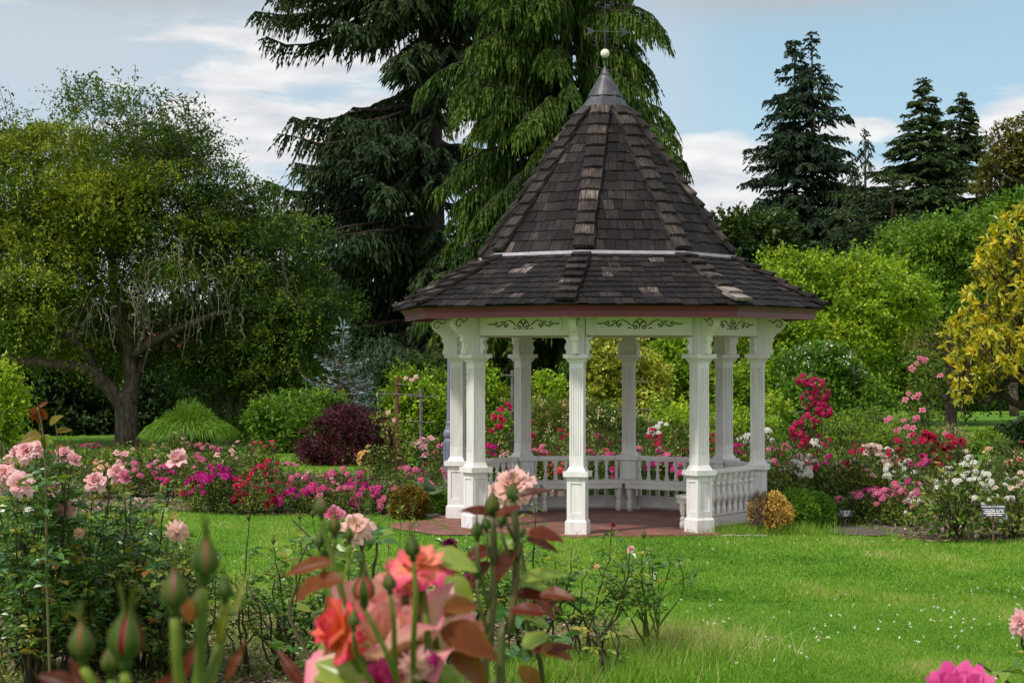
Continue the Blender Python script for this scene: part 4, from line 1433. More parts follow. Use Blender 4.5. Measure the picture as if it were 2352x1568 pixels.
def background_trees():
    # right of the gazebo
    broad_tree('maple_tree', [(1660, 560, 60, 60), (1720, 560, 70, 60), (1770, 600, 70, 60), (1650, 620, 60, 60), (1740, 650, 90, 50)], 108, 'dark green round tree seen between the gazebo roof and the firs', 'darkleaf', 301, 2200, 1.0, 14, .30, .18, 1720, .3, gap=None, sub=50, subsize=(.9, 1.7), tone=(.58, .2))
    broad_tree('lime_green_tree', [(1810, 640, 70, 55), (1900, 625, 90, 55), (1860, 720, 120, 80), (1985, 690, 110, 90), (1790, 710, 70, 90), (1840, 800, 120, 80), (2010, 650, 70, 50), (1960, 780, 100, 70)], 60, 'lime green small tree with fresh leaves beside the gazebo eave', 'lime', 302, 4200, .7, 15, .15, .075, 1880, .13, gap=None, sub=85, subsize=(.5, 1.1), tone=(.42, .2))
    broad_tree('green_tree', [(2140, 575, 110, 75), (2080, 640, 110, 90), (2210, 650, 120, 110), (2090, 760, 140, 100), (2220, 780, 120, 90), (2030, 830, 110, 70), (2260, 540, 80, 60), (2150, 860, 110, 50)], 68, 'mid green leafy tree below the cedars, between lime tree and yellow tree', 'green', 303, 5600, .8, 16, .17, .08, 2120, .18, gap=None, sub=110, subsize=(.7, 1.4), tone=(.58, .2))
    broad_tree('olive_tree', [(2330, 340, 60, 60), (2300, 420, 60, 50), (2360, 430, 70, 90), (2400, 350, 80, 110), (2280, 380, 30, 26)], 84, 'brownish green tree top above the yellow leaved tree at the edge', 'olive', 304, 900, 1.0, 12, .26, .13, 2390, .22, gap=(1.6, -.6, 5), tone=(.45, .18), wood=.4)
    broad_tree('green_tree', [(2290, 560, 80, 80), (2340, 500, 70, 60), (2380, 600, 80, 100), (2240, 600, 60, 80)], 78, 'dull green tree under the brownish tree top, behind the yellow tree', 'green', 305, 1800, 1.0, 14, .22, .11, 2330, .2, tone=(.36, .13))
    # yellow-leaved magnolia at the right edge
    rng = np.random.default_rng(306)
    Y = 42.0
    lst = [(2330, 540, 60, 50), (2300, 610, 70, 50), (2350, 640, 80, 70), (2270, 690, 60, 40), (2330, 730, 80, 50), (2230, 760, 60, 40), (2200, 780, 32, 40), (2290, 800, 60, 50), (2350, 820, 70, 60), (2230, 850, 50, 50), (2400, 700, 80, 160), (2215, 905, 26, 22), (2270, 880, 45, 26), (2375, 480, 30, 30)]
    lob = pxlobes(lst, Y, rng, 1.0, 1.0)
    b = P(2440, HY, Y)
    t = root_at('magnolia_tree', b[0], b[1], 'magnolia tree with large glossy yellow green leaves at the picture edge, one low crooked bough', 'tree')
    w, lf = MB(), MB()
    limb(w, [(b[0], Y, -.1), (b[0] - .05, Y, .8), (b[0] - .1, Y, 1.6), (b[0], Y, 4)], .28, .15, 10, rng, .02)
    limb(w, [P(2430, 935, Y), P(2370, 925, Y), P(2340, 930, Y), P(2300, 908, Y), P(2262, 895, Y), P(2235, 880, Y), P(2225, 845, Y)], .11, .035, 8, rng, .01)
    limbs_to(w, P(2430, 860, Y), [l[:3] for l in lob], .09, .02, rng)
    p, u, k = sample_lobes(lob, 620, rng, .6)
    keep = gap_noise(p, 2.0, 5) > -.8
    p, u = p[keep], u[keep]
    n = len(p)
    d = unit(u * .9 + (0, 0, .45) + rng.normal(size=(n, 3)) * .4)
    ct = .62 + rng.normal(size=n) * .16
    for q in range(9):          # a whorl of big leaves at each shoot tip
        dd = unit(d * .55 + unit(rng.normal(size=(n, 3))))
        lf.leaves2(p + rng.normal(size=(n, 3)) * .03, dd, d + rng.normal(size=(n, 3)) * .3, rng.uniform(.13, .21, n), rng.uniform(.055, .085, n), np.clip(ct + rng.normal(size=n) * .13, 0, 1))
    for i in rng.choice(n, n // 2, replace=False):
        w.tube([p[i] - d[i] * .5 - (0, 0, .12), p[i] - d[i] * .22, p[i]], [.016, .012, .008], 4, cap=False)
    for i in range(40):       # bare twigs
        a = P(rng.uniform(2220, 2352), rng.uniform(720, 900), Y - .5)
        w.tube([a, a + (rng.normal() * .1, 0, -.15), a + (rng.normal() * .2, 0, -.45)], [.012, .01, .006], 4, cap=False)
    finish(t, [('trunk', w, M['bark_dark'], True), ('crown', lf, M['magnolia'], False)])
    # dark trunk with the climbing rose
    rng = np.random.default_rng(307)
    b = G(2185, 1010)
    t = root_at('dark_trunk_tree', P(2182, HY, 52)[0], 52, 'slim tree with nearly black trunk and bare grey twigs, behind the pale pink climbing rose', 'tree')
    w, lf = MB(), MB()
    limb(w, [np.array((*P(2187, HY, 52)[:2], -.1)), P(2182, 960, 52), P(2186, 900, 52), P(2178, 820, 52), P(2186, 740, 52)], .20, .09, 9, rng, .02)
    limb(w, [P(2176, 920, 52), P(2150, 885, 52), P(2110, 820, 51.8)], .07, .03, 7, rng, .02)
    limb(w, [P(2186, 890, 52), P(2225, 830, 52), P(2270, 790, 52)], .05, .02, 7, rng, .02)
    crown(lf, w, pxlobes([(2150, 790, 80, 40), (2220, 780, 70, 40)], 52, rng, .8, 1.0), 150, .8, 8, .10, .05, rng, tone=(.7, .2), wood=.6, wr=.010, gap=(2, -.5, 3))
    finish(t, [('trunk', w, M['bark_dark'], True), ('crown', lf, M['olive'], False)])
    # far dark trees filling behind everything
    rng = np.random.default_rng(308)
    k = 0
    for px, py, rx, ry, lab in ((-80, 760, 190, 110, 'dark tree behind the spreading tree at the edge of the lawn'), (180, 800, 170, 90, 'dark evergreen directly behind the forked brown trunk'),
                                (420, 800, 170, 110, 'dark bushy tree above the tall ornamental grass'), (660, 740, 170, 140, 'dark bushy tree between forked trunk and spruce'),
                                (1650, 740, 150, 110, 'dark green tree filling the gap behind the gazebo columns'), (1900, 850, 160, 80, 'dark green tree behind the white flowering shrub'),
                                (2250, 900, 200, 90, 'dark tree in shade under the yellow leaved tree')):
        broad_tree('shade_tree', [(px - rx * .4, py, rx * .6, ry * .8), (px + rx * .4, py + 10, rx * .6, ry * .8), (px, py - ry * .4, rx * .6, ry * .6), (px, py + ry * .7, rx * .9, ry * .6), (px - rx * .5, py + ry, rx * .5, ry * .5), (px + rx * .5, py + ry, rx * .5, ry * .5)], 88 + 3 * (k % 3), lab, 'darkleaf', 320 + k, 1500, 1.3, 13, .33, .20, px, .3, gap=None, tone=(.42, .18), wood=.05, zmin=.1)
        k += 1
    # far wood beyond the park
    mb = MB()
    rng = np.random.default_rng(330)
    lob = []
    for x in np.arange(-75, 75, 5.0):
        h = rng.uniform(5.0, 7.5)
        lob.append((x + rng.uniform(-1, 1), 150 + rng.uniform(-5, 5), h * .5, 4.2, 4, h * .55))
    p, u, kk = sample_lobes(lob, 5200, rng, .6)
    for q in range(8):
        mb.leaves(p + rng.normal(size=p.shape) * .5, rng.normal(size=p.shape), rng.uniform(.6, 1.1, len(p)), .6, np.clip(.45 + rng.normal(size=len(p)) * .2, 0, 1), rng)
    tag(mb.obj('far_woods', M['darkleaf']), kind='stuff')


def garden_shrubs():
    S = lambda *a, **k: broad_tree(*a, cat='shrub', **k)
    # left background
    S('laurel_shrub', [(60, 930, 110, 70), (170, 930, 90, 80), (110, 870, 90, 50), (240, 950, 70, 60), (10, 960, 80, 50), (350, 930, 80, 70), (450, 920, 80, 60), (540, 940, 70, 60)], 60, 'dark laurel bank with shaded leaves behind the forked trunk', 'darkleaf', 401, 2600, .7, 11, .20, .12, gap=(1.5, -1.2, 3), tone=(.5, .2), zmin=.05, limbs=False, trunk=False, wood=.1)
    S('bright_shrub', [(0, 870, 40, 40), (-20, 930, 70, 70), (20, 960, 40, 40), (30, 910, 40, 16), (-10, 990, 60, 40)], 46, 'bright yellow green feathery shrub at the picture edge beside the lawn', 'lime', 402, 900, .6, 13, .11, .05, gap=(2.5, -1.2, 3), zmin=.05, trunk=False, wood=.3, tone=(.5, .15))
    # big ornamental grass
    rng = np.random.default_rng(403)
    b = G(436, 1036)
    t = root_at('ornamental_grass', b[0], b[1], 'big rounded clump of arching green ornamental grass beside the forked trunk', 'grass clump')
    lf = MB()
    n = 3600
    az = rng.uniform(0, 6.283, n)
    sp_ = rng.random(n) ** .6
    L = rng.uniform(1.35, 1.85, n)
    root = np.c_[b[0] + np.cos(az) * sp_ * .45, b[1] + np.sin(az) * sp_ * .45, np.full(n, .0)]
    dh = np.c_[np.cos(az), np.sin(az), np.zeros(n)]
    prev = root
    tn = np.clip(.42 + rng.normal(size=n) * .16, 0, 1)
    for k in range(6):
        s = (k + 1) / 6
        q = root + dh * (L * (.06 + .44 * sp_) * s ** 1.3)[:, None] + np.c_[np.zeros((n, 2)), L * (.86 * s - (.06 + .62 * sp_) * s * s * s)] + rng.normal(size=(n, 3)) * .012
        dd = q - prev
        lf.leaves(prev - dd * .05, dd, np.linalg.norm(dd, axis=1) * 1.25, .026 * (1.15 - .6 * s), np.clip(tn + .14 * s - .08, 0, 1), rng, up=(0, 0, 1))
        prev = q
    finish(t, [('blade', lf, M['reed'], False)])
    t.children[0]['kind'] = 'stuff'
    # fireweed
    rng = np.random.default_rng(404)
    b = G(556, 1022)
    t = root_at('fireweed', b[0], b[1], 'tall clump of purple flowering spikes between ornamental grass and green shrub', 'flower clump')
    st, lf = MB(), MB()
    spikes = []
    for i in range(42):
        x, y = b[0] + rng.uniform(-.45, .55), b[1] + rng.uniform(-.3, .3)
        h = rng.uniform(.8, 1.55)
        top = np.array((x + rng.normal() * .08, y, h))
        st.tube([(x, y, 0), (x, y, h * .5), top], [.008, .007, .004], 4, cap=False)
        m = 34
        zz = rng.uniform(.08, .78, m) * h
        lf.leaves(np.c_[np.full(m, x), np.full(m, y), zz], rng.normal(size=(m, 3)) + (0, 0, .2), .12, .03, np.clip(.4 + rng.normal(size=m) * .12, 0, 1), rng)
        if i < 17:
            spikes.append((x, y, h))
    for x, y, h in spikes:
        fm = MB()
        zz = rng.uniform(.78, 1.02, 46) * h
        fm.leaves(np.c_[np.full(46, x), np.full(46, y), zz], rng.normal(size=(46, 3)), .055, .045, rng.random(46), rng)
        fm.v = [v - np.array(t.location) for v in fm.v]
        fm.obj('flower_spike', M['fireweed'], t)
    finish(t, [('stem', st, M['cane_green'], False), ('foliage', lf, M['green'], False)])
    S('green_shrub', [(640, 950, 55, 45), (690, 930, 60, 40), (650, 1000, 50, 40), (720, 970, 60, 50), (600, 960, 30, 50), (740, 925, 50, 30)], 48, 'leafy mid green shrub with a few pink flowers, behind the burgundy shrub', 'green', 405, 900, .5, 12, .13, .055, gap=(2, -1.2, 3), tone=(.58, .15), zmin=.05, trunk=False, wood=.25)
    # burgundy barberry
    S('burgundy_shrub', [(790, 985, 66, 55), (735, 1005, 52, 50), (855, 1000, 62, 58), (790, 1030, 100, 42), (712, 1040, 32, 32), (880, 1040, 38, 36), (800, 948, 56, 28)], 43.2, 'large rounded burgundy shrub on the lawn left of the gazebo', 'barberry', 406, 2600, .38, 12, .058, .036, gap=(3, -1.6, 3), tone=(.46, .17), zmin=.03, trunk=False, wood=.3, barkm='bark_dark', droop=.4, dy=.5)
    # small blue spruce
    conifer('blue_spruce', 786, 930, 49.0, 3.14, 'small blue grey spruce with a thin leader, above the burgundy shrub', lambda z, az: min(.10 + .52 * (3.2 - z), 1.25), 'bluespruce', 'bark', 407, z0=.4, nbr=95, trunk_r=.05, nbl=20, bl=.30, nseg=2, W=.055, hang=.0, droop=-.12, tip=.25, tone=(.5, .14), fan=.7)
    # upright juniper behind
    rng = np.random.default_rng(408)
    b = P(868, HY, 62)
    t = root_at('juniper', b[0], b[1], 'grey green juniper with many upright spires beside the blue grey spruce', 'shrub')
    w, lf = MB(), MB()
    w.tube([(b[0], b[1], 0), (b[0], b[1], 1.2)], [.12, .06], 8)
    for i in range(70):
        x, y, h = b[0] + rng.normal() * .75, b[1] + rng.normal() * .6, rng.uniform(1.2, 3.1)
        n = 90
        z = rng.uniform(.1, 1, n) * h
        rad = .16 * (1.1 - z / h)
        lf.leaves(np.c_[x + rng.normal(size=n) * rad, y + rng.normal(size=n) * rad, z], rng.normal(size=(n, 3)) * .5 + (0, 0, 1), .17, .05, np.clip(.45 + rng.normal() * .12 + rng.normal(size=n) * .1, 0, 1), rng)
    finish(t, [('stem', w, M['bark_dark'], True), ('foliage', lf, M['juniper'], False)])
    S('arching_shrub', [(600, 880, 90, 45), (680, 870, 80, 40), (520, 890, 70, 40), (740, 850, 60, 60)], 56, 'dull olive shrub with arching sprays below the dark spruce', 'olive', 409, 900, .8, 13, .10, .045, gap=(2, -1.1, 3), tone=(.42, .12), zmin=.05, trunk=False, droop=.6, wood=.4)
    # behind the gazebo, left to right
    S('green_shrub', [(960, 930, 60, 60), (1000, 900, 50, 50), (1010, 980, 50, 50), (930, 900, 40, 60), (960, 1000, 60, 40)], 47, 'loose green shrub behind the rusty pole, left of the gazebo columns', 'lime', 410, 900, .5, 12, .12, .06, gap=(2, -1.2, 3), tone=(.34, .18), zmin=.05, trunk=False, wood=.25)
    S('green_shrub', [(980, 860, 60, 45), (1030, 850, 50, 50), (920, 870, 60, 40)], 56, 'dark green shrub just left of the slate blue lamp post', 'darkleaf', 411, 700, .6, 12, .13, .07, gap=(2, -1.2, 3), tone=(.6, .15), zmin=.05, trunk=False, wood=.25)
    S('green_shrub', [(1130, 950, 60, 60), (1100, 900, 50, 60), (1160, 1000, 60, 50), (1070, 970, 40, 60), (1250, 900, 50, 45), (1230, 960, 60, 60)], 48, 'green leafy shrub seen between the left columns of the gazebo', 'lime', 412, 1500, .5, 12, .12, .06, gap=(2, -1.2, 3), tone=(.32, .18), zmin=.05, trunk=False, wood=.25)
    # false spiraea with fern leaves and cream plumes
    rng = np.random.default_rng(413)
    lst = [(1260, 960, 60, 45), (1330, 960, 70, 50), (1390, 975, 60, 50), (1300, 1000, 90, 40), (1430, 990, 50, 45), (1480, 1000, 40, 40)]
    lob = pxlobes(lst, 43, rng, .6)
    b = P(1340, HY, 43)
    t = root_at('false_spiraea', b[0], b[1], 'ferny shrub with fading cream and brown plumes behind the gazebo middle columns', 'shrub')
    w, lf, pl = MB(), MB(), MB()
    crown(lf, w, lob, 1500, .4, 13, .085, .03, rng, tone=(.42, .16), wood=.2, gap=(2.4, -1.3, 3), zmin=.03, tonefn=lambda p: np.where((gap_noise(p, 2.2, 9) > 1.0), .38, 0))
    p, u, k = sample_lobes(lob, 60, rng, 1.0)
    for q in p[u[:, 2] > -.3]:
        m = 30
        off = rng.normal(size=(m, 3)) * (.05, .05, .07)
        pl.leaves(q + off + (0, 0, .06), rng.normal(size=(m, 3)), .05, .035, np.clip(rng.normal() * .3 + .5 + rng.normal(size=m) * .15, 0, 1), rng)
    finish(t, [('stem', w, M['bark'], False), ('foliage', lf, M['spiraea'], False), ('flower_plume', pl, M['plume'], False)])
    S('golden_shrub', [(1420, 830, 60, 50), (1400, 880, 70, 50), (1480, 870, 60, 60), (1380, 800, 50, 30), (1460, 920, 70, 50), (1440, 790, 40, 26)], 52, 'golden variegated shrub seen through the middle of the gazebo', 'yellowgreen', 414, 1600, .5, 12, .12, .07, gap=(2, -1.0, 3), tone=(.55, .18), zmin=.05, trunk=False, wood=.2)
    S('green_tree_shrub', [(1570, 850, 70, 60), (1640, 860, 70, 80), (1560, 930, 70, 50), (1700, 860, 70, 80), (1620, 950, 80, 50), (1540, 800, 50, 30)], 55, 'hanging green leafed shrub behind the right gazebo columns', 'lime', 415, 1900, .6, 13, .15, .075, gap=(1.8, -1.1, 3), tone=(.34, .18), zmin=.05, trunk=False, wood=.2, droop=.4)
    S('yellow_green_shrub', [(1540, 980, 50, 40), (1590, 960, 45, 50), (1690, 990, 60, 50), (1640, 1000, 50, 40), (1740, 990, 50, 40), (1500, 960, 30, 50), (1780, 960, 40, 60)], 46, 'bright yellow green low shrub behind the right gazebo railing', 'lime', 416, 1100, .45, 12, .10, .05, gap=(2, -1.2, 3), tone=(.45, .15), zmin=.05, trunk=False, wood=.25)
    # white-flowering shrub
    rng = np.random.default_rng(417)
    lst = [(1850, 850, 60, 55), (1900, 830, 60, 45), (1930, 880, 60, 60), (1870, 920, 90, 60), (1980, 930, 70, 60), (1950, 980, 90, 40), (1850, 980, 70, 50)]
    lob = pxlobes(lst, 50, rng, .8)
    b = P(1905, HY, 50)
    t = root_at('white_flowering_shrub', b[0], b[1], 'tall dark green shrub speckled with small white flowers behind the magenta climbing rose', 'shrub')
    w, lf, fl = MB(), MB(), MB()
    crown(lf, w, lob, 2000, .6, 12, .12, .065, rng, tone=(.45, .16), wood=.2, gap=(1.8, -1.3, 3), zmin=.03)
    p, u, k = sample_lobes(lob[:3], 150, rng, 1.0)
    p = p[(u[:, 2] > -.2) & (u[:, 1] < .3)]
    for q in range(8):
        fl.leaves(p + rng.normal(size=p.shape) * .07, rng.normal(size=p.shape), .06, .05, rng.random(len(p)), rng)
    finish(t, [('stem', w, M['bark_dark'], False), ('foliage', lf, M['green'], False), ('blossom', fl, M['whitebloom'], False)])
    S('wispy_shrub', [(1950, 1000, 50, 35), (2000, 980, 60, 45), (1920, 990, 40, 40), (2040, 1000, 40, 30)], 45, 'wispy yellow green weedy shrub behind the crimson roses', 'lime', 418, 600, .5, 11, .085, .025, gap=None, tone=(.3, .12), zmin=.05, trunk=False, wood=.5)
    S('green_shrub', [(2260, 1020, 40, 28), (2225, 1030, 30, 22), (2290, 1030, 26, 22)], 47, 'low bright green shrub on the lawn under the yellow leaved tree', 'green', 419, 420, .4, 12, .10, .05, gap=None, tone=(.6, .14), zmin=.03, trunk=False, wood=.3)
    S('green_shrub', [(2330, 1000, 50, 24), (2380, 985, 50, 30)], 50, 'dark low shrub by the road at the picture edge, below the crooked bough', 'darkleaf', 421, 380, .4, 12, .12, .07, gap=None, tone=(.55, .16), zmin=.03, trunk=False, wood=.3)
    S('dry_grass_clump', [(2180, 1010, 40, 24), (2120, 1015, 40, 22), (2060, 1015, 40, 20)], 45, 'patch of tall dry weeds along the far lawn edge below the pale pink climber', 'weed', 420, 420, .6, 10, .12, .018, gap=None, tone=(.6, .2), zmin=.02, trunk=False, wood=.6, up=.9)


hawthorn()
big_conifers()
right_conifers()
background_trees()
garden_shrubs()


# ------------------------------------------------------------------ roses
def petal(mb, phi, L, hw, th0, th1, rng, nu=4, nv=5, rb=.02, cup=.25, ruf=.03, tone=(0, 1), z0=0.0, jag=0.0, mi=0):
    v = np.linspace(0, 1, nv)
    th = np.radians(th0 + (th1 - th0) * v ** 1.2)
    ds = L / (nv - 1)
    r = rb + np.concatenate(([0], np.cumsum(np.sin((th[1:] + th[:-1]) / 2) * ds)))
    z = z0 + np.concatenate(([0], np.cumsum(np.cos((th[1:] + th[:-1]) / 2) * ds)))
    sh = np.clip(v, .02, 1) ** .55 * (1 - .42 * v ** 5)
    u = np.linspace(-1, 1, nu)
    U, Vv = np.meshgrid(u, v, indexing='ij')
    R = r[None, :] - cup * hw * (U ** 2) * .5 * sh[None, :] * np.cos(th)[None, :] * -1 * -1
    lat = U * hw * sh[None, :]
    ph = rng.uniform(0, 6.28, 3)
    wv = (np.sin(U * 4.2 + ph[0]) + .6 * np.sin(U * 8.3 + ph[1])) * ruf * Vv ** 2
    Z = z[None, :] - .18 * L * (U ** 2) * Vv ** 3 + wv * np.sin(th)[None, :] + rng.normal(size=U.shape) * jag * Vv ** 3
    R = R + wv * np.cos(th)[None, :]
    rad = np.maximum(np.abs(R), .35 * hw)
    an = lat / (rad + .3 * hw)
    rr = np.sqrt(R ** 2 + 1e-6)
    # blend between wrapping round the axis and a flat sheet
    X = R * np.cos(an * .55)
    Yl = lat * .75 + R * np.sin(an * .55) * .25
    c, s = math.cos(phi), math.sin(phi)
    co = np.stack([X * c - Yl * s, X * s + Yl * c, Z], -1).reshape(-1, 3)
    i, j = np.meshgrid(np.arange(nu - 1), np.arange(nv - 1), indexing='ij')
    a = i * nv + j
    f = np.stack([a, a + nv, a + nv + 1, a + 1], -1).reshape(-1, 4)
    tn = tone[0] + (tone[1] - tone[0]) * np.clip(Vv + .25 * U ** 2 * Vv - .1, 0, 1)
    mb.add(co, f, tn.ravel() + rng.normal() * .05, mi)


def bloom_into(mb, kind, rng, S=1.0, lo=False, mi=0):
    """one flower about S across, facing +Z, base at the origin"""
    nu, nv = (3, 3) if lo else (5, 6)
    k = .5 * S
    if kind == 'open':
        rings = [(5, 1.05, .62, 78, 118), (5, .95, .60, 62, 100), (6, .80, .50, 48, 74), (6, .66, .42, 32, 46), (5, .55, .34, 18, 18), (4, .48, .26, 8, -10)]
    elif kind == 'cup':
        rings = [(5, 1.12, .74, 66, 84), (5, 1.15, .72, 46, 40), (5, 1.08, .66, 34, 14), (5, .98, .5, 22, -2), (4, .9, .4, 12, -10)]
    elif kind == 'full':
        rings = [(6, .95, .55, 95, 130), (7, .95, .5, 75, 100), (8, .85, .44, 60, 74), (8, .7, .36, 44, 50), (7, .58, .30, 28, 26), (5, .46, .24, 12, 0)]
    elif kind == 'wilt':
        rings = [(5, .95, .5, 105, 170), (6, .95, .5, 85, 140), (6, .8, .45, 60, 105), (6, .6, .35, 40, 70), (5, .5, .28, 20, 30)]
    elif kind == 'tip':
        rings = [(4, 1.0, .6, 25, 48), (4, 1.05, .55, 12, 10), (3, 1.0, .45, 6, -6)]
    else:   # 'small'
        rings = [(5, 1.0, .62, 82, 96), (5, .75, .5, 55, 60), (4, .55, .36, 25, 10)]
    if lo:
        rings = rings[:4:2] + rings[-1:] if len(rings) > 4 else rings
    z = 0
    ph = rng.uniform(0, 6.28)
    for q, (n, L, hw, t0, t1) in enumerate(rings):
        for a in range(n):
            j = rng.uniform(.86, 1.14)
            petal(mb, ph + a * 2 * math.pi / n + rng.normal() * .14, L * k * j, hw * k * j, t0 + rng.normal() * 7, t1 + rng.normal() * (22 if kind == 'wilt' else 12), rng, nu, nv,
                  rb=.02 * S, ruf=.035 * S * (2.2 if kind == 'wilt' else 1.2), tone=(0.0 + .05 * q, 1.0 - .06 * q), z0=.02 * S * q, jag=.02 * S if kind == 'wilt' else .006 * S, mi=mi)
        ph += 2 * math.pi / n * .5
    return mb


_bm = {}


def bloom_mesh(kind, col, var=0):
    key = (kind, col, var)
    if key not in _bm:
        rng = np.random.default_rng(hash(kind) % 1 + sum(map(ord, kind)) * 31 + var * 7)
        mb = MB()
        if kind == 'head':          # floribunda flower head: several small flowers in a dome
            n = 9
            for q in range(n):
                sub = MB()
                bloom_into(sub, 'small', rng, .42, True)
                u = unit(np.array((rng.normal() * .8, rng.normal() * .8, rng.uniform(.5, 1.0))))
                zq = Vector(u).to_track_quat('Z', 'Y').to_matrix()
                Rm = np.array(zq)
                for v, f, t in zip(sub.v, sub.f, sub.t):
                    pass
                off = u * (.34, .34, .24) * rng.uniform(.8, 1.05)
                base = mb.n
                vv = np.concatenate(sub.v) @ Rm.T + off
                ff = np.concatenate(sub.f) 
                mb.add(vv, ff, np.clip(np.concatenate(sub.t) + rng.normal() * .12, -.2, 1.2))
        else:
            bloom_into(mb, 'small' if kind == 'lo' else kind, rng, 1.0, kind == 'lo')
            if kind not in ('lo', 'small'):
                mb.lathe([(.0, -.10), (.05, -.08), (.055, -.03), (.03, .02)], n=8, tone=.3, mi=1)
        _bm[key] = mb.mesh('bloom', [PM[col], M['sepal']], True)
    return _bm[key]


def aim(o, d, spin=0.0):
    q = Vector(tuple(d)).to_track_quat('Z', 'Y')
    o.rotation_euler = (q.to_matrix() @ Matrix.Rotation(spin, 3, 'Z')).to_euler()


def put_bloom(root, p, dia, kind, col, face, var=0, name='bloom', rng=None):
    o = link(name, bloom_mesh(kind, col, var), root)
    o.location = np.asarray(p, float) - np.array(root.location)
    o.scale = (dia,) * 3
    aim(o, face, (rng.uniform(0, 6.28) if rng is not None else 0))
    return o


_bud = {}


def bud_mesh(col, open_=0.0):
    if (col, open_) not in _bud:
        rng = np.random.default_rng(9)
        mb = MB()
        zz = np.linspace(0, 1, 12)
        rr = .33 * np.sin(np.clip(zz * 1.02 + .12, 0, 1) ** .72 * math.pi) ** .8 * (1 + .1 * open_)
        rr[-1] = .0
        mb.lathe(np.c_[rr, zz], n=14, tone=.85, mi=1)
        mb.lathe([(.055, -.42), (.075, -.36), (.15, -.26), (.165, -.14), (.13, -.02), (.2, .06)], n=12, tone=.35)
        nv, nu = 10, 5
        for q in range(5):
            v = np.linspace(0, 1, nv)
            u = np.linspace(-1, 1, nu)
            U, V = np.meshgrid(u, v, indexing='ij')
            ln = 1.38 + rng.uniform(-.12, .25)
            zc = V * ln
            rad = np.interp(zc, zz, rr) + .025 + open_ * .30 * V ** 2.2 + np.where(zc > .9, (zc - .9) * .12 * rng.uniform(-.6, 1.5), 0) + .02
            hwid = (.82 - .30 * open_) * (1 - V) ** .55 * (V + .45) ** .3
            an = q * 2 * math.pi / 5 + U * hwid
            # thin tail at the tip
            wt = np.where(zc > .95, .025, 0)
            X, Y = rad * np.cos(an) + wt * 0, rad * np.sin(an)
            co = np.stack([X, Y, zc - .02], -1).reshape(-1, 3)
            i, j = np.meshgrid(np.arange(nu - 1), np.arange(nv - 1), indexing='ij')
            a = i * nv + j
            mb.add(co, np.stack([a, a + nv, a + nv + 1, a + 1], -1).reshape(-1, 4), np.clip(.3 + .45 * np.abs(U) ** 2 + .2 * V + rng.normal() * .1, 0, 1).ravel())
        _bud[(col, open_)] = mb.mesh('bud', [M['sepal'], PM[col]], True)
    return _bud[(col, open_)]


def put_bud(root, p, length, col, d=(0, 0, 1), open_=0.0, spin=0.0):
    """p: foot of the green cup on its stem"""
    o = link('bud', bud_mesh(col, open_), root)
    d = unit(np.asarray(d, float))
    o.location = np.asarray(p, float) + d * length * .42 - np.array(root.location)
    o.scale = (length,) * 3
    aim(o, d, spin)
    return o


def compound(mb, p, d, size, tone, rng, n5=True, drp=.15):
    """rose leaves: five leaflets on a stalk"""
    p, d = np.asarray(p, float), unit(d)
    n = len(p)
    side = unit(np.cross(d, np.array((0, 0, 1.0)) + rng.normal(size=(n, 3)) * .15))
    up = np.cross(side, d)
    size = np.broadcast_to(size, (n,))
    sz = size[:, None]
    for off, lat, sc in ((1.5, 0, 1.1), (1.05, 1, 1.0), (1.05, -1, 1.0), (.45, 1, .82), (.45, -1, .82)):
        q = p + d * sz * off + side * sz * lat * .06 - np.array((0, 0, 1)) * sz * drp * off
        dd = d * (1 if lat == 0 else .45) + side * lat * .9 + rng.normal(size=(n, 3)) * .22 + np.array((0, 0, -drp))
        nn = up + rng.normal(size=(n, 3)) * .35
        mb.leaves2(q, dd, nn, size * sc * rng.uniform(.85, 1.15, n), size * sc * .62, np.clip(tone + rng.normal(size=n) * .07, 0, 1), fold=.16, droop=.14)


def big_leaf(mb, p, d, nrm, L, W, tone, rng, curl=.25, fold=.22, tip_tone=None):
    nu, nv = 7, 12
    v = np.linspace(0, 1, nv)
    u = np.linspace(-1, 1, nu)
    U, V = np.meshgrid(u, v, indexing='ij')
    wid = W / 2 * np.sin(np.clip(V, 0, 1) ** .72 * math.pi) ** .75 * (1 + .05 * np.sin(V * 60) * (np.abs(U) > .9))
    d = unit(np.asarray(d, float)); s = unit(np.cross(d, nrm)); n = np.cross(s, d)
    x = U * wid
    z = np.abs(U) * wid * fold * 2 - curl * L * V ** 2 + .035 * L * np.sin(V * 15 + np.abs(U) * 2.2) * np.abs(U) * .5
    co = np.asarray(p, float) + (V * L)[..., None] * d + x[..., None] * s + z[..., None] * n
    i, j = np.meshgrid(np.arange(nu - 1), np.arange(nv - 1), indexing='ij')
    a = i * nv + j
    mb.add(co.reshape(-1, 3), np.stack([a, a + nv, a + nv + 1, a + 1], -1).reshape(-1, 4), np.clip(tone + .10 * np.abs(U) + .04 * np.sin(V * 22 + np.abs(U) * 5), 0, 1).ravel())


# ---- middle distance: bushes in the beds --------------------------------------------------------
_fol = []


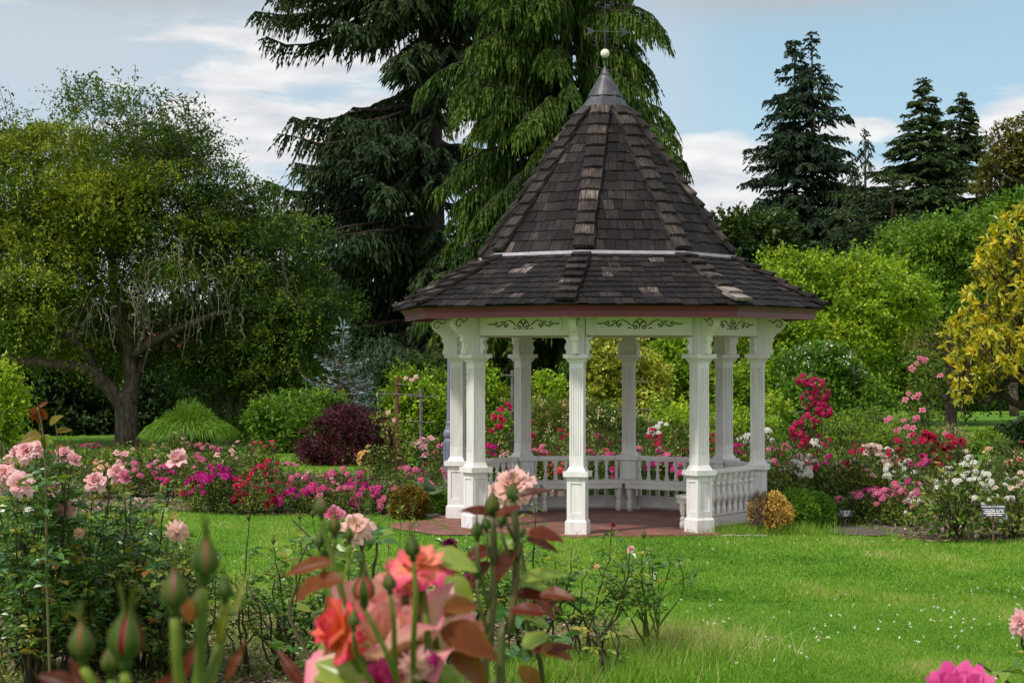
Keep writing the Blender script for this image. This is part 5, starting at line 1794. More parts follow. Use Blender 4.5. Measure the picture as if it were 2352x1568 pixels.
def bush_meshes():
    for v in range(7):
        rng = np.random.default_rng(500 + v)
        lf, cn = MB(), MB()
        n = 950
        u = unit(rng.normal(size=(n, 3)))
        u[:, 2] = np.abs(u[:, 2])
        r = .35 + .65 * rng.random(n) ** .6
        lump = 1 + .16 * np.sin(u[:, 0] * 5 + v) * np.cos(u[:, 1] * 4 + 2 * v) + rng.normal(size=n) * .06
        p = u * (r * lump)[:, None] * (.5, .5, .86) + (0, 0, .10)
        tn = np.clip(.40 + .16 * gap_noise(p, 7.0, v) + rng.normal(size=n) * .12, 0, 1)
        lf.leaves(p, rng.normal(size=(n, 3)) + u * .7, rng.uniform(.055, .10, n), rng.uniform(.035, .06, n), tn, rng, up=(0, 0, 1))
        for q in range(26):
            a = rng.uniform(0, 6.28)
            t = np.array((math.cos(a) * rng.uniform(.1, .52), math.sin(a) * rng.uniform(.1, .52), rng.uniform(.75, 1.12)))
            b = np.array((rng.normal() * .06, rng.normal() * .06, -.02))
            m = (b + t) / 2 * (1.1, 1.1, 1) + rng.normal(size=3) * .03
            cn.tube([b, m, t], [.010, .007, .004], 3, cap=False)
        _fol.append((lf.mesh('foliage', M['roseleaf']), cn.mesh('cane', M['cane'])))


bush_meshes()
CNAME = {'pale_pink': 'pale pink', 'pink': 'soft pink', 'hot_pink': 'hot pink', 'magenta': 'magenta', 'crimson': 'crimson red', 'dark_red': 'dark red', 'coral': 'coral', 'peach': 'peach',
         'yellow': 'golden yellow', 'white': 'white', 'cream_pink': 'creamy white', 'blush': 'blush'}
ORD = ['nearest', 'second', 'third', 'fourth', 'fifth', 'sixth', 'seventh', 'eighth', 'ninth', 'tenth', 'eleventh', 'twelfth']


def bed(bedname, rows, seed, group, side, hs=1.0):
    rng = np.random.default_rng(seed)
    todo = []
    for row, py, items in rows:
        for it in items:
            todo.append((row, py, it))
    count = {}
    order = sorted(todo, key=lambda t: abs(t[2][0] - 1390) if side != 'x' else t[2][0])
    for row, py, it in order:
        px, h, w, col, nh = it[:5]
        kind = it[5] if len(it) > 5 else 'head'
        size = it[6] if len(it) > 6 else .125
        py = it[7] if len(it) > 7 else py
        k = count.get((row, col), 0)
        count[(row, col)] = k + 1
        b = G(px, py + rng.uniform(-5, 5))
        nth = (ORD[k] + ' ' if k else 'first ')
        lab = '%s%s rose from the %s, %s row %s' % (nth, CNAME[col], 'lamp post' if side == 'x' else 'gazebo', row, bedname)
        t = empty('rose_bush', (b[0], b[1], 0), lab, 'rose bush', rng.uniform(0, 6.28), group)
        fm, cm = _fol[rng.integers(len(_fol))]
        f = link('foliage', fm, t)
        c = link('cane', cm, t)
        h *= hs
        f.scale = c.scale = (w, w, h)
        nc = max(3, nh // 4)
        cen = unit(np.c_[rng.normal(size=(nc, 2)), np.abs(rng.normal(size=nc)) * .9 + .35])
        for q in range(int(nh * 1.35)):
            # flowers sit on the upper shell of the bush, several heads to a spray
            u = unit(cen[rng.integers(nc)] + rng.normal(size=3) * .20)
            u[2] = abs(u[2])
            rad = rng.uniform(.85, 1.12)
            p = u * rad * (.52 * w, .52 * w, .80 * h) + (0, 0, .2 * h)
            kk = kind if kind != 'mix' else ('head' if rng.random() < .5 else 'lo')
            o = link('bloom', bloom_mesh(kk, col, int(rng.integers(3))), t)
            o.location = p
            s = size * rng.uniform(.6, 1.35) * (1.15 if kk == 'head' else .85)
            o.scale = (s, s, s)
            aim(o, u + (0, 0, .6) + rng.normal(size=3) * .25, rng.uniform(0, 6.28))


bed('left of it', [
    ('front', 1178, [(452, .50, .7, 'crimson', 6), (492, .82, .75, 'magenta', 26, 'head', .15), (545, .58, .7, 'crimson', 12, 'mix'), (590, .58, .7, 'dark_red', 12, 'mix', .13), (640, .52, .7, 'crimson', 12, 'mix'), (690, .44, .7, 'magenta', 14), (735, .46, .7, 'hot_pink', 15),
                     (780, .46, .7, 'pink', 14), (825, .48, .7, 'magenta', 15), (868, .46, .7, 'hot_pink', 14), (902, .48, .6, 'pink', 10)]),
    ('middle', 1140, [(70, .72, .9, 'pink', 12), (150, .72, .9, 'coral', 10, 'lo', .11), (235, .72, .9, 'peach', 12, 'lo', .12), (310, .75, .9, 'pink', 14), (385, .72, .9, 'hot_pink', 12), (445, .75, .9, 'pink', 14), (525, .8, .9, 'dark_red', 12, 'mix'), (600, .78, .9, 'crimson', 13, 'mix'), (660, .6, .8, 'pink', 12),
                      (725, .5, .8, 'pale_pink', 10, 'lo', .1), (790, .52, .8, 'pink', 16), (850, .55, .8, 'hot_pink', 12), (925, .55, .8, 'pink', 14), (988, .62, .8, 'pink', 16)]),
    ('back', 1102, [(40, .85, 1.0, 'pink', 10, 'lo', .12), (120, .85, 1.0, 'coral', 9, 'lo', .12), (200, .85, 1.0, 'hot_pink', 9, 'lo', .12), (270, .85, 1.0, 'pale_pink', 9, 'lo', .13), (335, .8, 1.0, 'yellow', 8, 'lo', .12), (405, 1.02, .9, 'pale_pink', 7, 'lo', .10), (470, .85, 1.0, 'pink', 16), (540, .85, 1.0, 'pale_pink', 9, 'lo', .12),
                    (600, .9, .9, 'coral', 9, 'lo', .12), (865, .80, .7, 'yellow', 9, 'lo', .17), (905, .7, .7, 'peach', 7, 'lo', .15), (985, 1.0, .8, 'pale_pink', 9, 'lo', .17), (1015, .75, .8, 'pink', 18)]),
], 601, 'rose bushes in the bed left of the gazebo', 'g', .88)
bed('behind the gazebo', [
    ('front', 1128, [(1072, .72, .8, 'pink', 14), (1120, .75, .8, 'magenta', 12), (1168, .75, .8, 'pale_pink', 10, 'lo', .13), (1215, .75, .8, 'coral', 12), (1262, .75, .8, 'pink', 12), (1310, .75, .8, 'coral', 12), (1358, .8, .8, 'hot_pink', 12), (1405, .75, .8, 'coral', 12, 'mix'), (1452, .75, .8, 'pink', 12), (1500, .78, .8, 'magenta', 14),
                     (1548, .75, .8, 'pink', 12), (1600, .75, .8, 'hot_pink', 12), (1650, .75, .8, 'pink', 12), (1700, .78, .8, 'magenta', 12), (1748, .75, .8, 'pink', 12)]),
    ('back', 1104, [(1125, .95, .9, 'crimson', 9), (1190, .9, .9, 'peach', 8, 'lo', .13), (1250, .95, .9, 'crimson', 10), (1305, 1.0, .9, 'crimson', 10), (1362, 1.05, .9, 'hot_pink', 10, 'head', .16), (1420, .95, .9, 'crimson', 9), (1480, 1.02, .9, 'crimson', 12), (1530, 1.08, .9, 'white', 9, 'head', .17), (1580, 1.02, .9, 'white', 7, 'head', .16),
                    (1625, .95, .9, 'crimson', 9), (1680, .95, .9, 'crimson', 10), (1735, 1.0, .9, 'white', 9, 'head', .16)]),
], 602, 'rose bushes in the bed behind the gazebo', 'x')
bed('right of it', [
    ('front', 1236, [(2195, 1.0, 1.35, 'white', 46, 'mix', .105), (2325, .85, 1.0, 'cream_pink', 26, 'mix', .11, 1236), (1955, .45, .6, 'pink', 16, 'head', .13, 1200), (1990, .50, .65, 'hot_pink', 15, 'head', .13, 1198), (2035, .48, .65, 'pink', 16, 'head', .12, 1200), (2085, .62, .7, 'pink', 16, 'head', .11, 1206)]),
    ('middle', 1172, [(1985, .95, .95, 'cream_pink', 28, 'head', .14), (2045, .85, .9, 'white', 20, 'head', .13), (2108, .8, .9, 'hot_pink', 12), (2260, .9, 1.0, 'white', 14, 'mix'), (2345, 1.0, .9, 'crimson', 8, 'lo', .12), (2305, 1.12, .7, 'peach', 3, 'lo', .22, 1160),
                      (1800, .85, .9, 'white', 16, 'head', .15), (1850, .82, .9, 'cream_pink', 14, 'head', .13), (1905, .8, 1.0, 'crimson', 10, 'mix'), (1955, .75, .9, 'pale_pink', 8, 'lo', .13)]),
    ('back', 1128, [(1775, .85, .9, 'pink', 10, 'lo', .15), (1815, .9, .9, 'crimson', 10), (1860, .88, .9, 'white', 9), (1905, .88, .9, 'magenta', 8), (1965, .95, .9, 'crimson', 10), (2020, .7, .9, 'white', 8), (2085, .95, .9, 'crimson', 14, 'head', .16), (2130, .98, 1.0, 'crimson', 24, 'head', .17), (2180, .92, .9, 'crimson', 16, 'head', .15), (2240, .7, .9, 'cream_pink', 9)]),
], 603, 'rose bushes in the bed right of the gazebo', 'g')


# ---- climbers, trellis poles, lamp post --------------------------------------------------------
def trellis(px, Y, ytop, bars, label, m, seed):
    b = P(px, HY, Y)
    t = empty('trellis_pole', (b[0], Y, 0), label, 'trellis pole', 0, 'trellis poles for climbing roses')
    mb = MB()
    h = P(px, ytop, Y)[2]
    mb.tube([(0, 0, -.1), (0, 0, h * .5), (0, 0, h)], .034, 10)
    mb.obj('pole', M[m], t)
    for py, xl, xr in bars:
        bb = MB()
        z = P(px, py, Y)[2]
        bb.tube([((xl - px) / F * Y, -.04, z + .01), (0, -.04, z), ((xr - px) / F * Y, -.04, z - .01)], .012, 6)
        bb.obj('cross_bar', M['greypole'], t)


trellis(912, 37.5, 866, [(882, 905, 935), (905, 868, 962)], 'rust red pole with cross bars beside the burgundy shrub', 'rust', 1)
trellis(967, 39.5, 892, [(910, 935, 1005), (968, 940, 998)], 'short grey pole with two cross bars right of the rust red pole', 'greypole', 2)
trellis(1177, 38.0, 850, [(862, 1150, 1200), (945, 1150, 1215)], 'dark pole with cross bars seen beside the back left gazebo column', 'greypole', 3)
trellis(1446, 38.0, 850, [(875, 1420, 1490), (940, 1415, 1500), (1010, 1420, 1480)], 'pole with three cross bars hidden behind the back middle gazebo column', 'greypole', 4)
trellis(1862, 36.5, 856, [(872, 1825, 1885), (946, 1805, 1925)], 'slim dark pole holding up the magenta climbing rose', 'greypole', 5)


def climber(name, lst, Y, label, col, nh, size, seed, leafs, kind='head', tone=.45, dots=None, foot=None, lm='roseleaf'):
    rng = np.random.default_rng(seed)
    lob = pxlobes(lst, Y, rng, .12, .28)
    fx = P(foot or lst[-1][0], HY, Y)[0]
    t = empty('climbing_rose', (fx, Y, 0), label, 'climbing rose')
    w, lf = MB(), MB()
    p, u, k = sample_lobes(lob, leafs, rng, .3)
    lf.leaves(p, u + rng.normal(size=p.shape) * .8, rng.uniform(.05, .085, leafs), rng.uniform(.035, .055, leafs), np.clip(tone + rng.normal(size=leafs) * .16, 0, 1), rng, up=(0, 0, 1))
    for l in lob:
        limb(w, [(fx, Y, 0), ((fx + l[0]) / 2 + rng.normal() * .08, Y, l[2] * .5), l[:3]], .014, .006, 4, rng, .01, 3)
    finish(t, [('cane', w, M['cane'], False), ('foliage', lf, M[lm], False)])
    if dots is None:
        p, u, k = sample_lobes(lob, nh, rng, .9)
        for q, uu in zip(p, u):
            uu = uu * (1, 1, .6) + (0, -.6, .3)
            put_bloom(t, q + (0, -.08, 0), size * rng.uniform(.7, 1.25), kind, col, uu, int(rng.integers(3)), rng=rng)
    else:
        for a, b_ in dots:
            q = P(a, b_, Y - .35)
            put_bloom(t, q, size * rng.uniform(.75, 1.2), kind, col, rng.normal(size=3) * .4 + (0, -1, .5), int(rng.integers(3)), rng=rng)


climber('climbing_rose', [(1848, 872, 22, 10), (1868, 880, 22, 14), (1885, 900, 16, 26), (1856, 915, 16, 24), (1878, 935, 22, 18), (1895, 945, 12, 12), (1858, 965, 22, 14), (1828, 985, 14, 18), (1848, 1003, 32, 16), (1882, 1015, 24, 18), (1862, 1040, 30, 18)], 36.3,
        'magenta climbing rose on a pole right of the gazebo', 'rose_red', 190, .13, 701, 1500, foot=1862)
climber('climbing_rose', [(2120, 830, 40, 30), (2130, 870, 48, 40), (2120, 920, 50, 45), (2130, 970, 45, 45), (2075, 985, 40, 35), (2110, 1010, 60, 30)], 41.5,
        'tall pale pink climbing rose on the dark trunk near the yellow leaved tree', 'pink', 0, .125, 702, 2600, 'lo', .5,
        dots=[(2098, 912), (2086, 903), (2079, 917), (2108, 915), (2110, 905), (2106, 834), (2124, 827), (2113, 822), (2094, 846), (2160, 862), (2118, 941), (2036, 965), (2044, 960), (2075, 965), (2082, 980), (2066, 984), (2097, 983), (2106, 958), (2100, 965), (2058, 990), (2090, 1000), (2170, 995)], foot=2125)
climber('climbing_rose', [(1160, 930, 22, 20), (1148, 960, 20, 20), (1175, 980, 26, 24), (1205, 985, 24, 20), (1150, 1010, 30, 26)], 37.6,
        'crimson climbing rose on the dark pole seen between the left gazebo columns', 'crimson', 0, .17, 703, 620, 'head', .5,
        dots=[(1150, 942), (1166, 929), (1172, 936), (1150, 958), (1158, 966), (1135, 958), (1147, 978), (1216, 968), (1214, 990), (1219, 1000), (1130, 990)], foot=1177)
climber('climbing_rose', [(880, 960, 34, 14), (900, 990, 30, 20), (925, 975, 26, 26), (905, 1030, 30, 26), (935, 1020, 26, 26)], 37.4,
        'thin green climbing rose with few flowers on the rust red pole', 'blush', 0, .11, 704, 520, 'lo', .62,
        dots=[(892, 947), (955, 865), (946, 872), (932, 868), (905, 965)], foot=912)


def lamp_post():
    Y = 35.5
    b = P(1032, HY, Y)
    t = empty('street_lamp', (b[0], Y, 0), 'slate blue cast iron lamp post partly hidden behind the left gazebo column', 'street lamp')
    mb = MB()
    mb.lathe([(.14, 0), (.14, .1), (.12, .14), (.11, .30), (.10, .86), (.085, .90), (.11, .96), (.11, 1.02), (.078, 1.07), (.062, 1.14), (.068, 1.19), (.05, 1.22), (.04, 1.6), (.032, 3.05), (.05, 3.08), (.05, 3.12), (.0, 3.13)], n=16)
    for k in range(8):
        a = k * math.pi / 4
        mb.box((math.cos(a) * .104, math.sin(a) * .104, .58), (.02, .03, .5), a)
    mb.obj('post', M['post_blue'], t, False)
    lb = MB()
    lb.lathe([(.05, 3.12), (.09, 3.16), (.13, 3.42), (.12, 3.44)], n=8)
    lb.obj('lantern', M['letter'], t)
    cp = MB()
    cp.lathe([(.15, 3.44), (.14, 3.47), (.05, 3.54), (.015, 3.60), (.0, 3.62)], n=8)
    cp.obj('lantern_cap', M['post_blue'], t)


lamp_post()


# ---- clipped box -------------------------------------------------------------------------------
def box_ball(px, py, rx, ry, Y, label, m, seed, n=2600, tw=True, group='clipped box balls around the gazebo', tone=(.5, .14), leaf=(.034, .02)):
    rng = np.random.default_rng(seed)
    s = Y / F
    c = P(px, py, Y)
    t = empty('box_bush', (c[0], Y, 0), label, 'box bush', 0, group)
    rz = max(ry * s, c[2] * .98)
    lob = [(c[0], Y, c[2], rx * s, rx * s, rz)]
    lf, w = MB(), MB()
    p, u, k = sample_lobes(lob, n, rng, .86)
    ok = p[:, 2] > .02
    p, u = p[ok], u[ok]
    bmp = 1 + .05 * gap_noise(p, 14, seed)[:, None]
    p = (p - lob[0][:3]) * bmp + lob[0][:3]
    ct = tone[0] + rng.normal(size=len(p)) * tone[1]
    for q in range(5):
        lf.leaves(p + rng.normal(size=p.shape) * .016, u * .7 + rng.normal(size=p.shape) * .7 + (0, 0, .3), rng.uniform(leaf[0] * .7, leaf[0] * 1.3, len(p)), leaf[1], np.clip(ct + rng.normal(size=len(p)) * .1, 0, 1), rng)
    for i in range(26):
        a = rng.uniform(0, 6.28)
        e = np.array((c[0] + math.cos(a) * rx * s * .75, Y + math.sin(a) * rx * s * .75, c[2] + rng.uniform(-.1, .7) * rz))
        w.tube([(c[0] + math.cos(a) * .03, Y + math.sin(a) * .03, 0), ((c[0] + e[0]) / 2, (Y + e[1]) / 2, e[2] * .45), e], [.012, .008, .004], 4, cap=False)
    parts = [('stem', w, M['bark'], False), ('foliage', lf, M[m], False)]
    return t, parts, lob, rng


for a in ((940, 1160, 44, 42, 28.6, 'bronze tinted round box bush left of the gazebo by the brick path', 'box_gold', 801, 2600),
          (1003, 1163, 34, 38, 29.2, 'small green box bush between the bronze tinted one and the gazebo', 'box', 802, 2000),
          (1828, 1176, 52, 50, 27.0, 'green box bush touching the dead yellow one', 'box', 803, 3400),
          (1872, 1180, 46, 48, 27.3, 'middle green box bush of the three right of the gazebo', 'box', 804, 2800),
          (1898, 1182, 30, 42, 27.8, 'last green box bush beside the dark paving', 'box', 805, 2000),
          (1228, 1140, 30, 26, 31.6, 'green box bush behind the gazebo bench, left one seen under the seat', 'box', 806, 900),
          (1330, 1142, 34, 26, 31.9, 'green box bush behind the front middle column, seen under the seat', 'box', 807, 900),
          (1405, 1142, 30, 26, 31.9, 'green box bush behind the back middle column, seen under the seat', 'box', 808, 900),
          (1498, 1142, 34, 26, 31.6, 'green box bush behind the right hand bench, seen under the seat', 'box', 809, 900),
          (1570, 1142, 32, 26, 31.2, 'green box bush behind the gazebo near the front right column', 'box', 810, 900)):
    t, parts, lob, rng = box_ball(*a)
    finish(t, parts)
# the dying one: half bare grey twigs, half straw yellow
t, parts, lob, rng = box_ball(1770, 1178, 47, 44, 26.3, 'dead straw yellow box bush with a bare grey side, at the gazebo railing', 'box_dead', 811, 2600, tone=(.55, .16), leaf=(.036, .022))
lf = parts[1][1]
c = np.array(lob[0][:3])
for q, v in enumerate(lf.v):         # the grey side has lost its leaves
    pass
v = np.concatenate(lf.v); tn = np.concatenate(lf.t)
mid = v.reshape(-1, 4, 3).mean(1)
bare = (mid[:, 0] - c[0] < -.02 - .12 * np.sin((mid[:, 2]) * 6)) & (mid[:, 0] - c[0] > -.25) & (np.random.default_rng(3).random(len(mid)) < .9)
lf2 = MB()
vv = v.reshape(-1, 4, 3)[~bare]
lf2.add(vv.reshape(-1, 3), np.arange(len(vv) * 4).reshape(-1, 4), tn.reshape(-1, 4)[~bare].ravel())
dw = MB()
n = 700
p, u, k = sample_lobes([(c[0] - .13, c[1] - .03, c[2], .17, .24, lob[0][5] * .95)], n, rng, .6)
dw.leaves(p, u * .4 + rng.normal(size=p.shape) * .4 + (0, 0, .8), .11, .012, rng.random(n), rng)
finish(t, [parts[0], ('foliage', lf2, M['box_dead'], False), ('dead_twig', dw, M['deadtwig'], False)])


# ---- plant labels ------------------------------------------------------------------------------
def text_mesh(body, size, m):
    cu = bpy.data.curves.new('lettering', 'FONT')
    cu.body = body
    cu.size = size
    cu.align_x, cu.align_y = 'CENTER', 'CENTER'
    cu.extrude = 0.0006
    o = bpy.data.objects.new('lettering', cu)
    COL.objects.link(o)
    dg = bpy.context.evaluated_depsgraph_get()
    me = bpy.data.meshes.new_from_object(o.evaluated_get(dg))
    bpy.data.objects.remove(o)
    me.materials.clear()
    me.materials.append(m)
    return me


def plant_sign(px, py, Y, w, h, label, lines, face='sign', letter='letter', tilt=-35, yaw=0, roll=0, stake=True, bars=()):
    c = P(px, py, Y)
    t = empty('plant_sign', (c[0], Y, 0), label, 'plant sign')
    pl = MB()
    pl.box((0, 0, 0), (w, h, .004))
    p = pl.obj('plate', M[face], t)
    p.location = (0, 0, c[2])
    p.rotation_euler = (Matrix.Rotation(math.radians(yaw), 3, 'Z') @ Matrix.Rotation(math.radians(90 + tilt), 3, 'X') @ Matrix.Rotation(math.radians(roll), 3, 'Z')).to_euler()
    for body, size, yy in lines:
        o = link('lettering', text_mesh(body, size, M[letter]), p)
        o.location = (0, yy, .0035)
    if bars:
        bm = MB()
        for y, segs in bars:      # lines too small to read: worn dashes of text
            for a, b in segs:
                bm.box(((a + b) / 2, y, .0032), (b - a, .0085, .0014))
        bm.obj('small_print', M[letter], p)
    st = MB()
    st.box((0, .012, c[2] / 2 - .03), (.016, .012, c[2] - .02))
    st.obj('stake', M['timber'], t)


plant_sign(2281, 1172, 24.8, .30, .16, 'black sign with white heading on a stake in front of the white roses', [("MISS SALLY'S ROSES", .033, .052)],
           tilt=-22, yaw=-6, bars=[(.012, [(-.125, -.105), (-.095, -.06), (-.05, .02), (.035, .055), (.068, .13)]), (-.012, [(-.11, -.035), (-.02, .02), (.03, .08), (.095, .125)]), (-.036, [(-.125, -.02), (0, .10), (.11, .135)]), (-.06, [(-.09, -.04), (-.03, .03), (.045, .105)])])
plant_sign(1942, 1178, 27.4, .19, .11, 'small dark sign with faint print in front of the pink roses by the box bushes', [], tilt=-22, yaw=5,
           bars=[(.03, [(-.07, -.055), (-.03, .02), (.03, .07)]), (.008, [(-.07, -.055), (-.03, .02), (.03, .06)]), (-.014, [(-.03, 0), (.01, .05)]), (-.034, [(-.04, .03)])], letter='sign_white')
plant_sign(646, 1124, 33.5, .20, .13, 'sun bleached white plant label among the crimson roses left of the gazebo', [], 'sign_white', 'sign', tilt=-45, yaw=10)
plant_sign(1270, 1421, 15.6, .14, .075, 'tilted small black plant label in the mulch among the bare rose canes', [('PROMISE', .024, -.018)], tilt=-38, yaw=-14, roll=12, bars=[(.024, [(-.05, -.02), (-.012, .02)])])


# ---- beyond the park: a car and two houses seen through gaps -----------------------------------
def far_things():
    b = P(2150, HY, 92)
    t = empty('parked_car', (b[0], 92, 0), 'white parked car on the road behind the dark slim trunk', 'car')
    bd = MB()
    prof = [(-2.1, .32), (-2.15, .62), (-1.9, .82), (-1.1, .90), (-.55, 1.32), (.75, 1.38), (1.45, .98), (2.1, .86), (2.2, .55), (2.15, .32)]
    bd.prism(prof, 1.7, (0, 0, 0), (1, 0, 0), (0, 0, 1), (0, 1, 0))
    bd.obj('body', M['carwhite'], t)
    for a, c in (((-.95, .92), (-.5, 1.27)), ((.12, .92), (.7, 1.32))):
        wn = MB()
        wn.prism([(a[0], .92), (a[0] + .9, .92), (a[0] + .85, 1.30), (a[0] + (.45 if a[0] < 0 else .05), 1.28)], .02, (0, -.86, 0), (1, 0, 0), (0, 0, 1), (0, 1, 0))
        wn.obj('window', M['glass'], t)
    for x in (-1.35, 1.35):
        for y in (-.8, .8):
            wl = MB()
            wl.tube([(x, y - .1, .33), (x, y + .1, .33)], .33, 18)
            wl.obj('wheel', M['tyre'], t)
    for px, Y, w, h, zr, lab in ((330, 92, 7.0, 2.6, 4.3, 'white house glimpsed beside the forked trunk beyond the ornamental grass'), (575, 104, 8.0, 3.2, 4.6, 'house with terracotta roof glimpsed through the branches of the spreading tree')):
        b = P(px, HY, Y)
        t = empty('house', (b[0], Y, 0), lab, 'house')
        wl = MB()
        wl.box((0, 2.5, h / 2), (w, 5, h))
        wl.obj('wall', M['housewhite'], t)
        rf = MB()
        rf.prism([(-w / 2 - .4, h + .002), (w / 2 + .4, h + .002), (0, zr)], 5.8, (0, 2.5, 0), (1, 0, 0), (0, 0, 1), (0, 1, 0))
        rf.obj('roof', M['rooftile'], t)
        for x in (-w * .28, w * .1, w * .36):
            wn = MB()
            wn.box((x, -.01, 1.5), (.9, .05, 1.1))
            f = wn.obj('window', M['letter'], t)
            pn = MB()
            pn.box((x, -.045, 1.5), (.76, .02, .96))
            pn.obj('pane', M['glass'], f)
        if Y == 92:
            rr = empty('railing_fence', (b[0] - .1, Y - 2, 0), 'thin dark railing in front of the white house', 'railing')
            for x in np.arange(-.7, .75, .16):
                pp = MB()
                pp.box((x, 0, .5), (.03, .03, 1.0))
                pp.obj('bar', M['iron'], rr)
            tp = MB()
            tp.box((0, 0, 1.02), (1.5, .05, .04))
            tp.obj('top_rail', M['iron'], rr)


far_things()


# ------------------------------------------------------------------ the near rose bed
def near_rose(name_label, base, h, w, ncane, seed, flowers=(), buds=(), leafm='roseleaf_near', canem='cane', size=.060, dens=9.0, tone=(.32, .14), group='tall roses in the near bed', low=.28, r0=.011, bare=False, rise=1.0, topleaf=True):
    """flowers: (px, py, Y, dia, kind, colour, (facing)); buds: (px, py, Y, length, colour)"""
    rng = np.random.default_rng(seed)
    x, y = base
    gz = float(ground_z(y))
    t = empty('rose_bush', (x, y, gz), name_label, 'rose bush', 0, group)
    w_, lf = MB(), MB()
    ends = []
    for f in flowers:
        ends.append((P(*f[:3]), True))
    for b in buds:
        ends.append((P(*b[:3]), True))
    for q in range(ncane):
        a = rng.uniform(0, 6.28)
        rr = rng.random() ** .5 * w / 2
        ends.append((np.array((x + math.cos(a) * rr, y + math.sin(a) * rr * .7, gz + h * rng.uniform(.62, 1.0))), False))
    for e, fl in ends:
        b = np.array((x + rng.normal() * w * .10, y + rng.normal() * w * .08, gz - .03))
        d = e - b
        m1 = b + d * (.38, .38, .36) + rng.normal(size=3) * .05
        m2 = b + d * (.78, .78, .70) + rng.normal(size=3) * .045
        pts = limb(w_, [b, m1, m2, e], r0 * rng.uniform(.8, 1.3), .0035, 6, rng, .006, 5)
        L = np.linalg.norm(d)
        n = max(3, int(dens * L * rng.uniform(.8, 1.2)))
        s = rng.uniform(low, .97 if not fl else .93, n)
        idx = s * (len(pts) - 1)
        i0 = np.minimum(idx.astype(int), len(pts) - 2)
        pos = pts[i0] + (pts[i0 + 1] - pts[i0]) * (idx - i0)[:, None]
        az = rng.uniform(0, 6.28, n)
        dd = np.c_[np.cos(az), np.sin(az), rng.uniform(-.1, .8, n)]
        tn = tone[0] + rng.normal(size=n) * tone[1] + np.where(s > .85, .10, 0) + np.where(rng.random(n) < .09, .42, 0)
        compound(lf, pos + unit(dd) * .02, dd, size * rng.uniform(.65, 1.2, n) * np.where(s > .85, .75, 1), np.clip(tn, 0, 1), rng)
        # short side shoots
        for q in range(1 if bare else 2):
            i = rng.integers(len(pts) // 3, len(pts) - 2)
            a = rng.uniform(0, 6.28)
            e2 = pts[i] + np.array((math.cos(a), math.sin(a), rng.uniform(.4, 1.2))) * rng.uniform(.08, .24)
            w_.tube([pts[i], (pts[i] + e2) / 2 + rng.normal(size=3) * .012, e2], [.005, .004, .003], 5, cap=False)
            m = 1 if bare else 3
            az = rng.uniform(0, 6.28, m)
            compound(lf, pts[i] + (e2 - pts[i]) * rng.uniform(.4, 1, m)[:, None], np.c_[np.cos(az), np.sin(az), rng.uniform(0, .8, m)], size * .85, np.clip(tone[0] + rng.normal(size=m) * tone[1], 0, 1), rng)
    finish(t, [('cane', w_, M[canem], True), ('foliage', lf, M[leafm], False)])
    for f in flowers:
        px, py, Y, dia, kind, col = f[:6]
        face = f[6] if len(f) > 6 else (rng.normal() * .5, -.55, .8)
        put_bloom(t, P(px, py, Y) , dia, kind, col, face, int(rng.integers(4)), rng=rng)
    for b in buds:
        put_bud(t, P(*b[:3]), b[3], b[4], (rng.normal() * .12, rng.normal() * .12, 1))
    return t


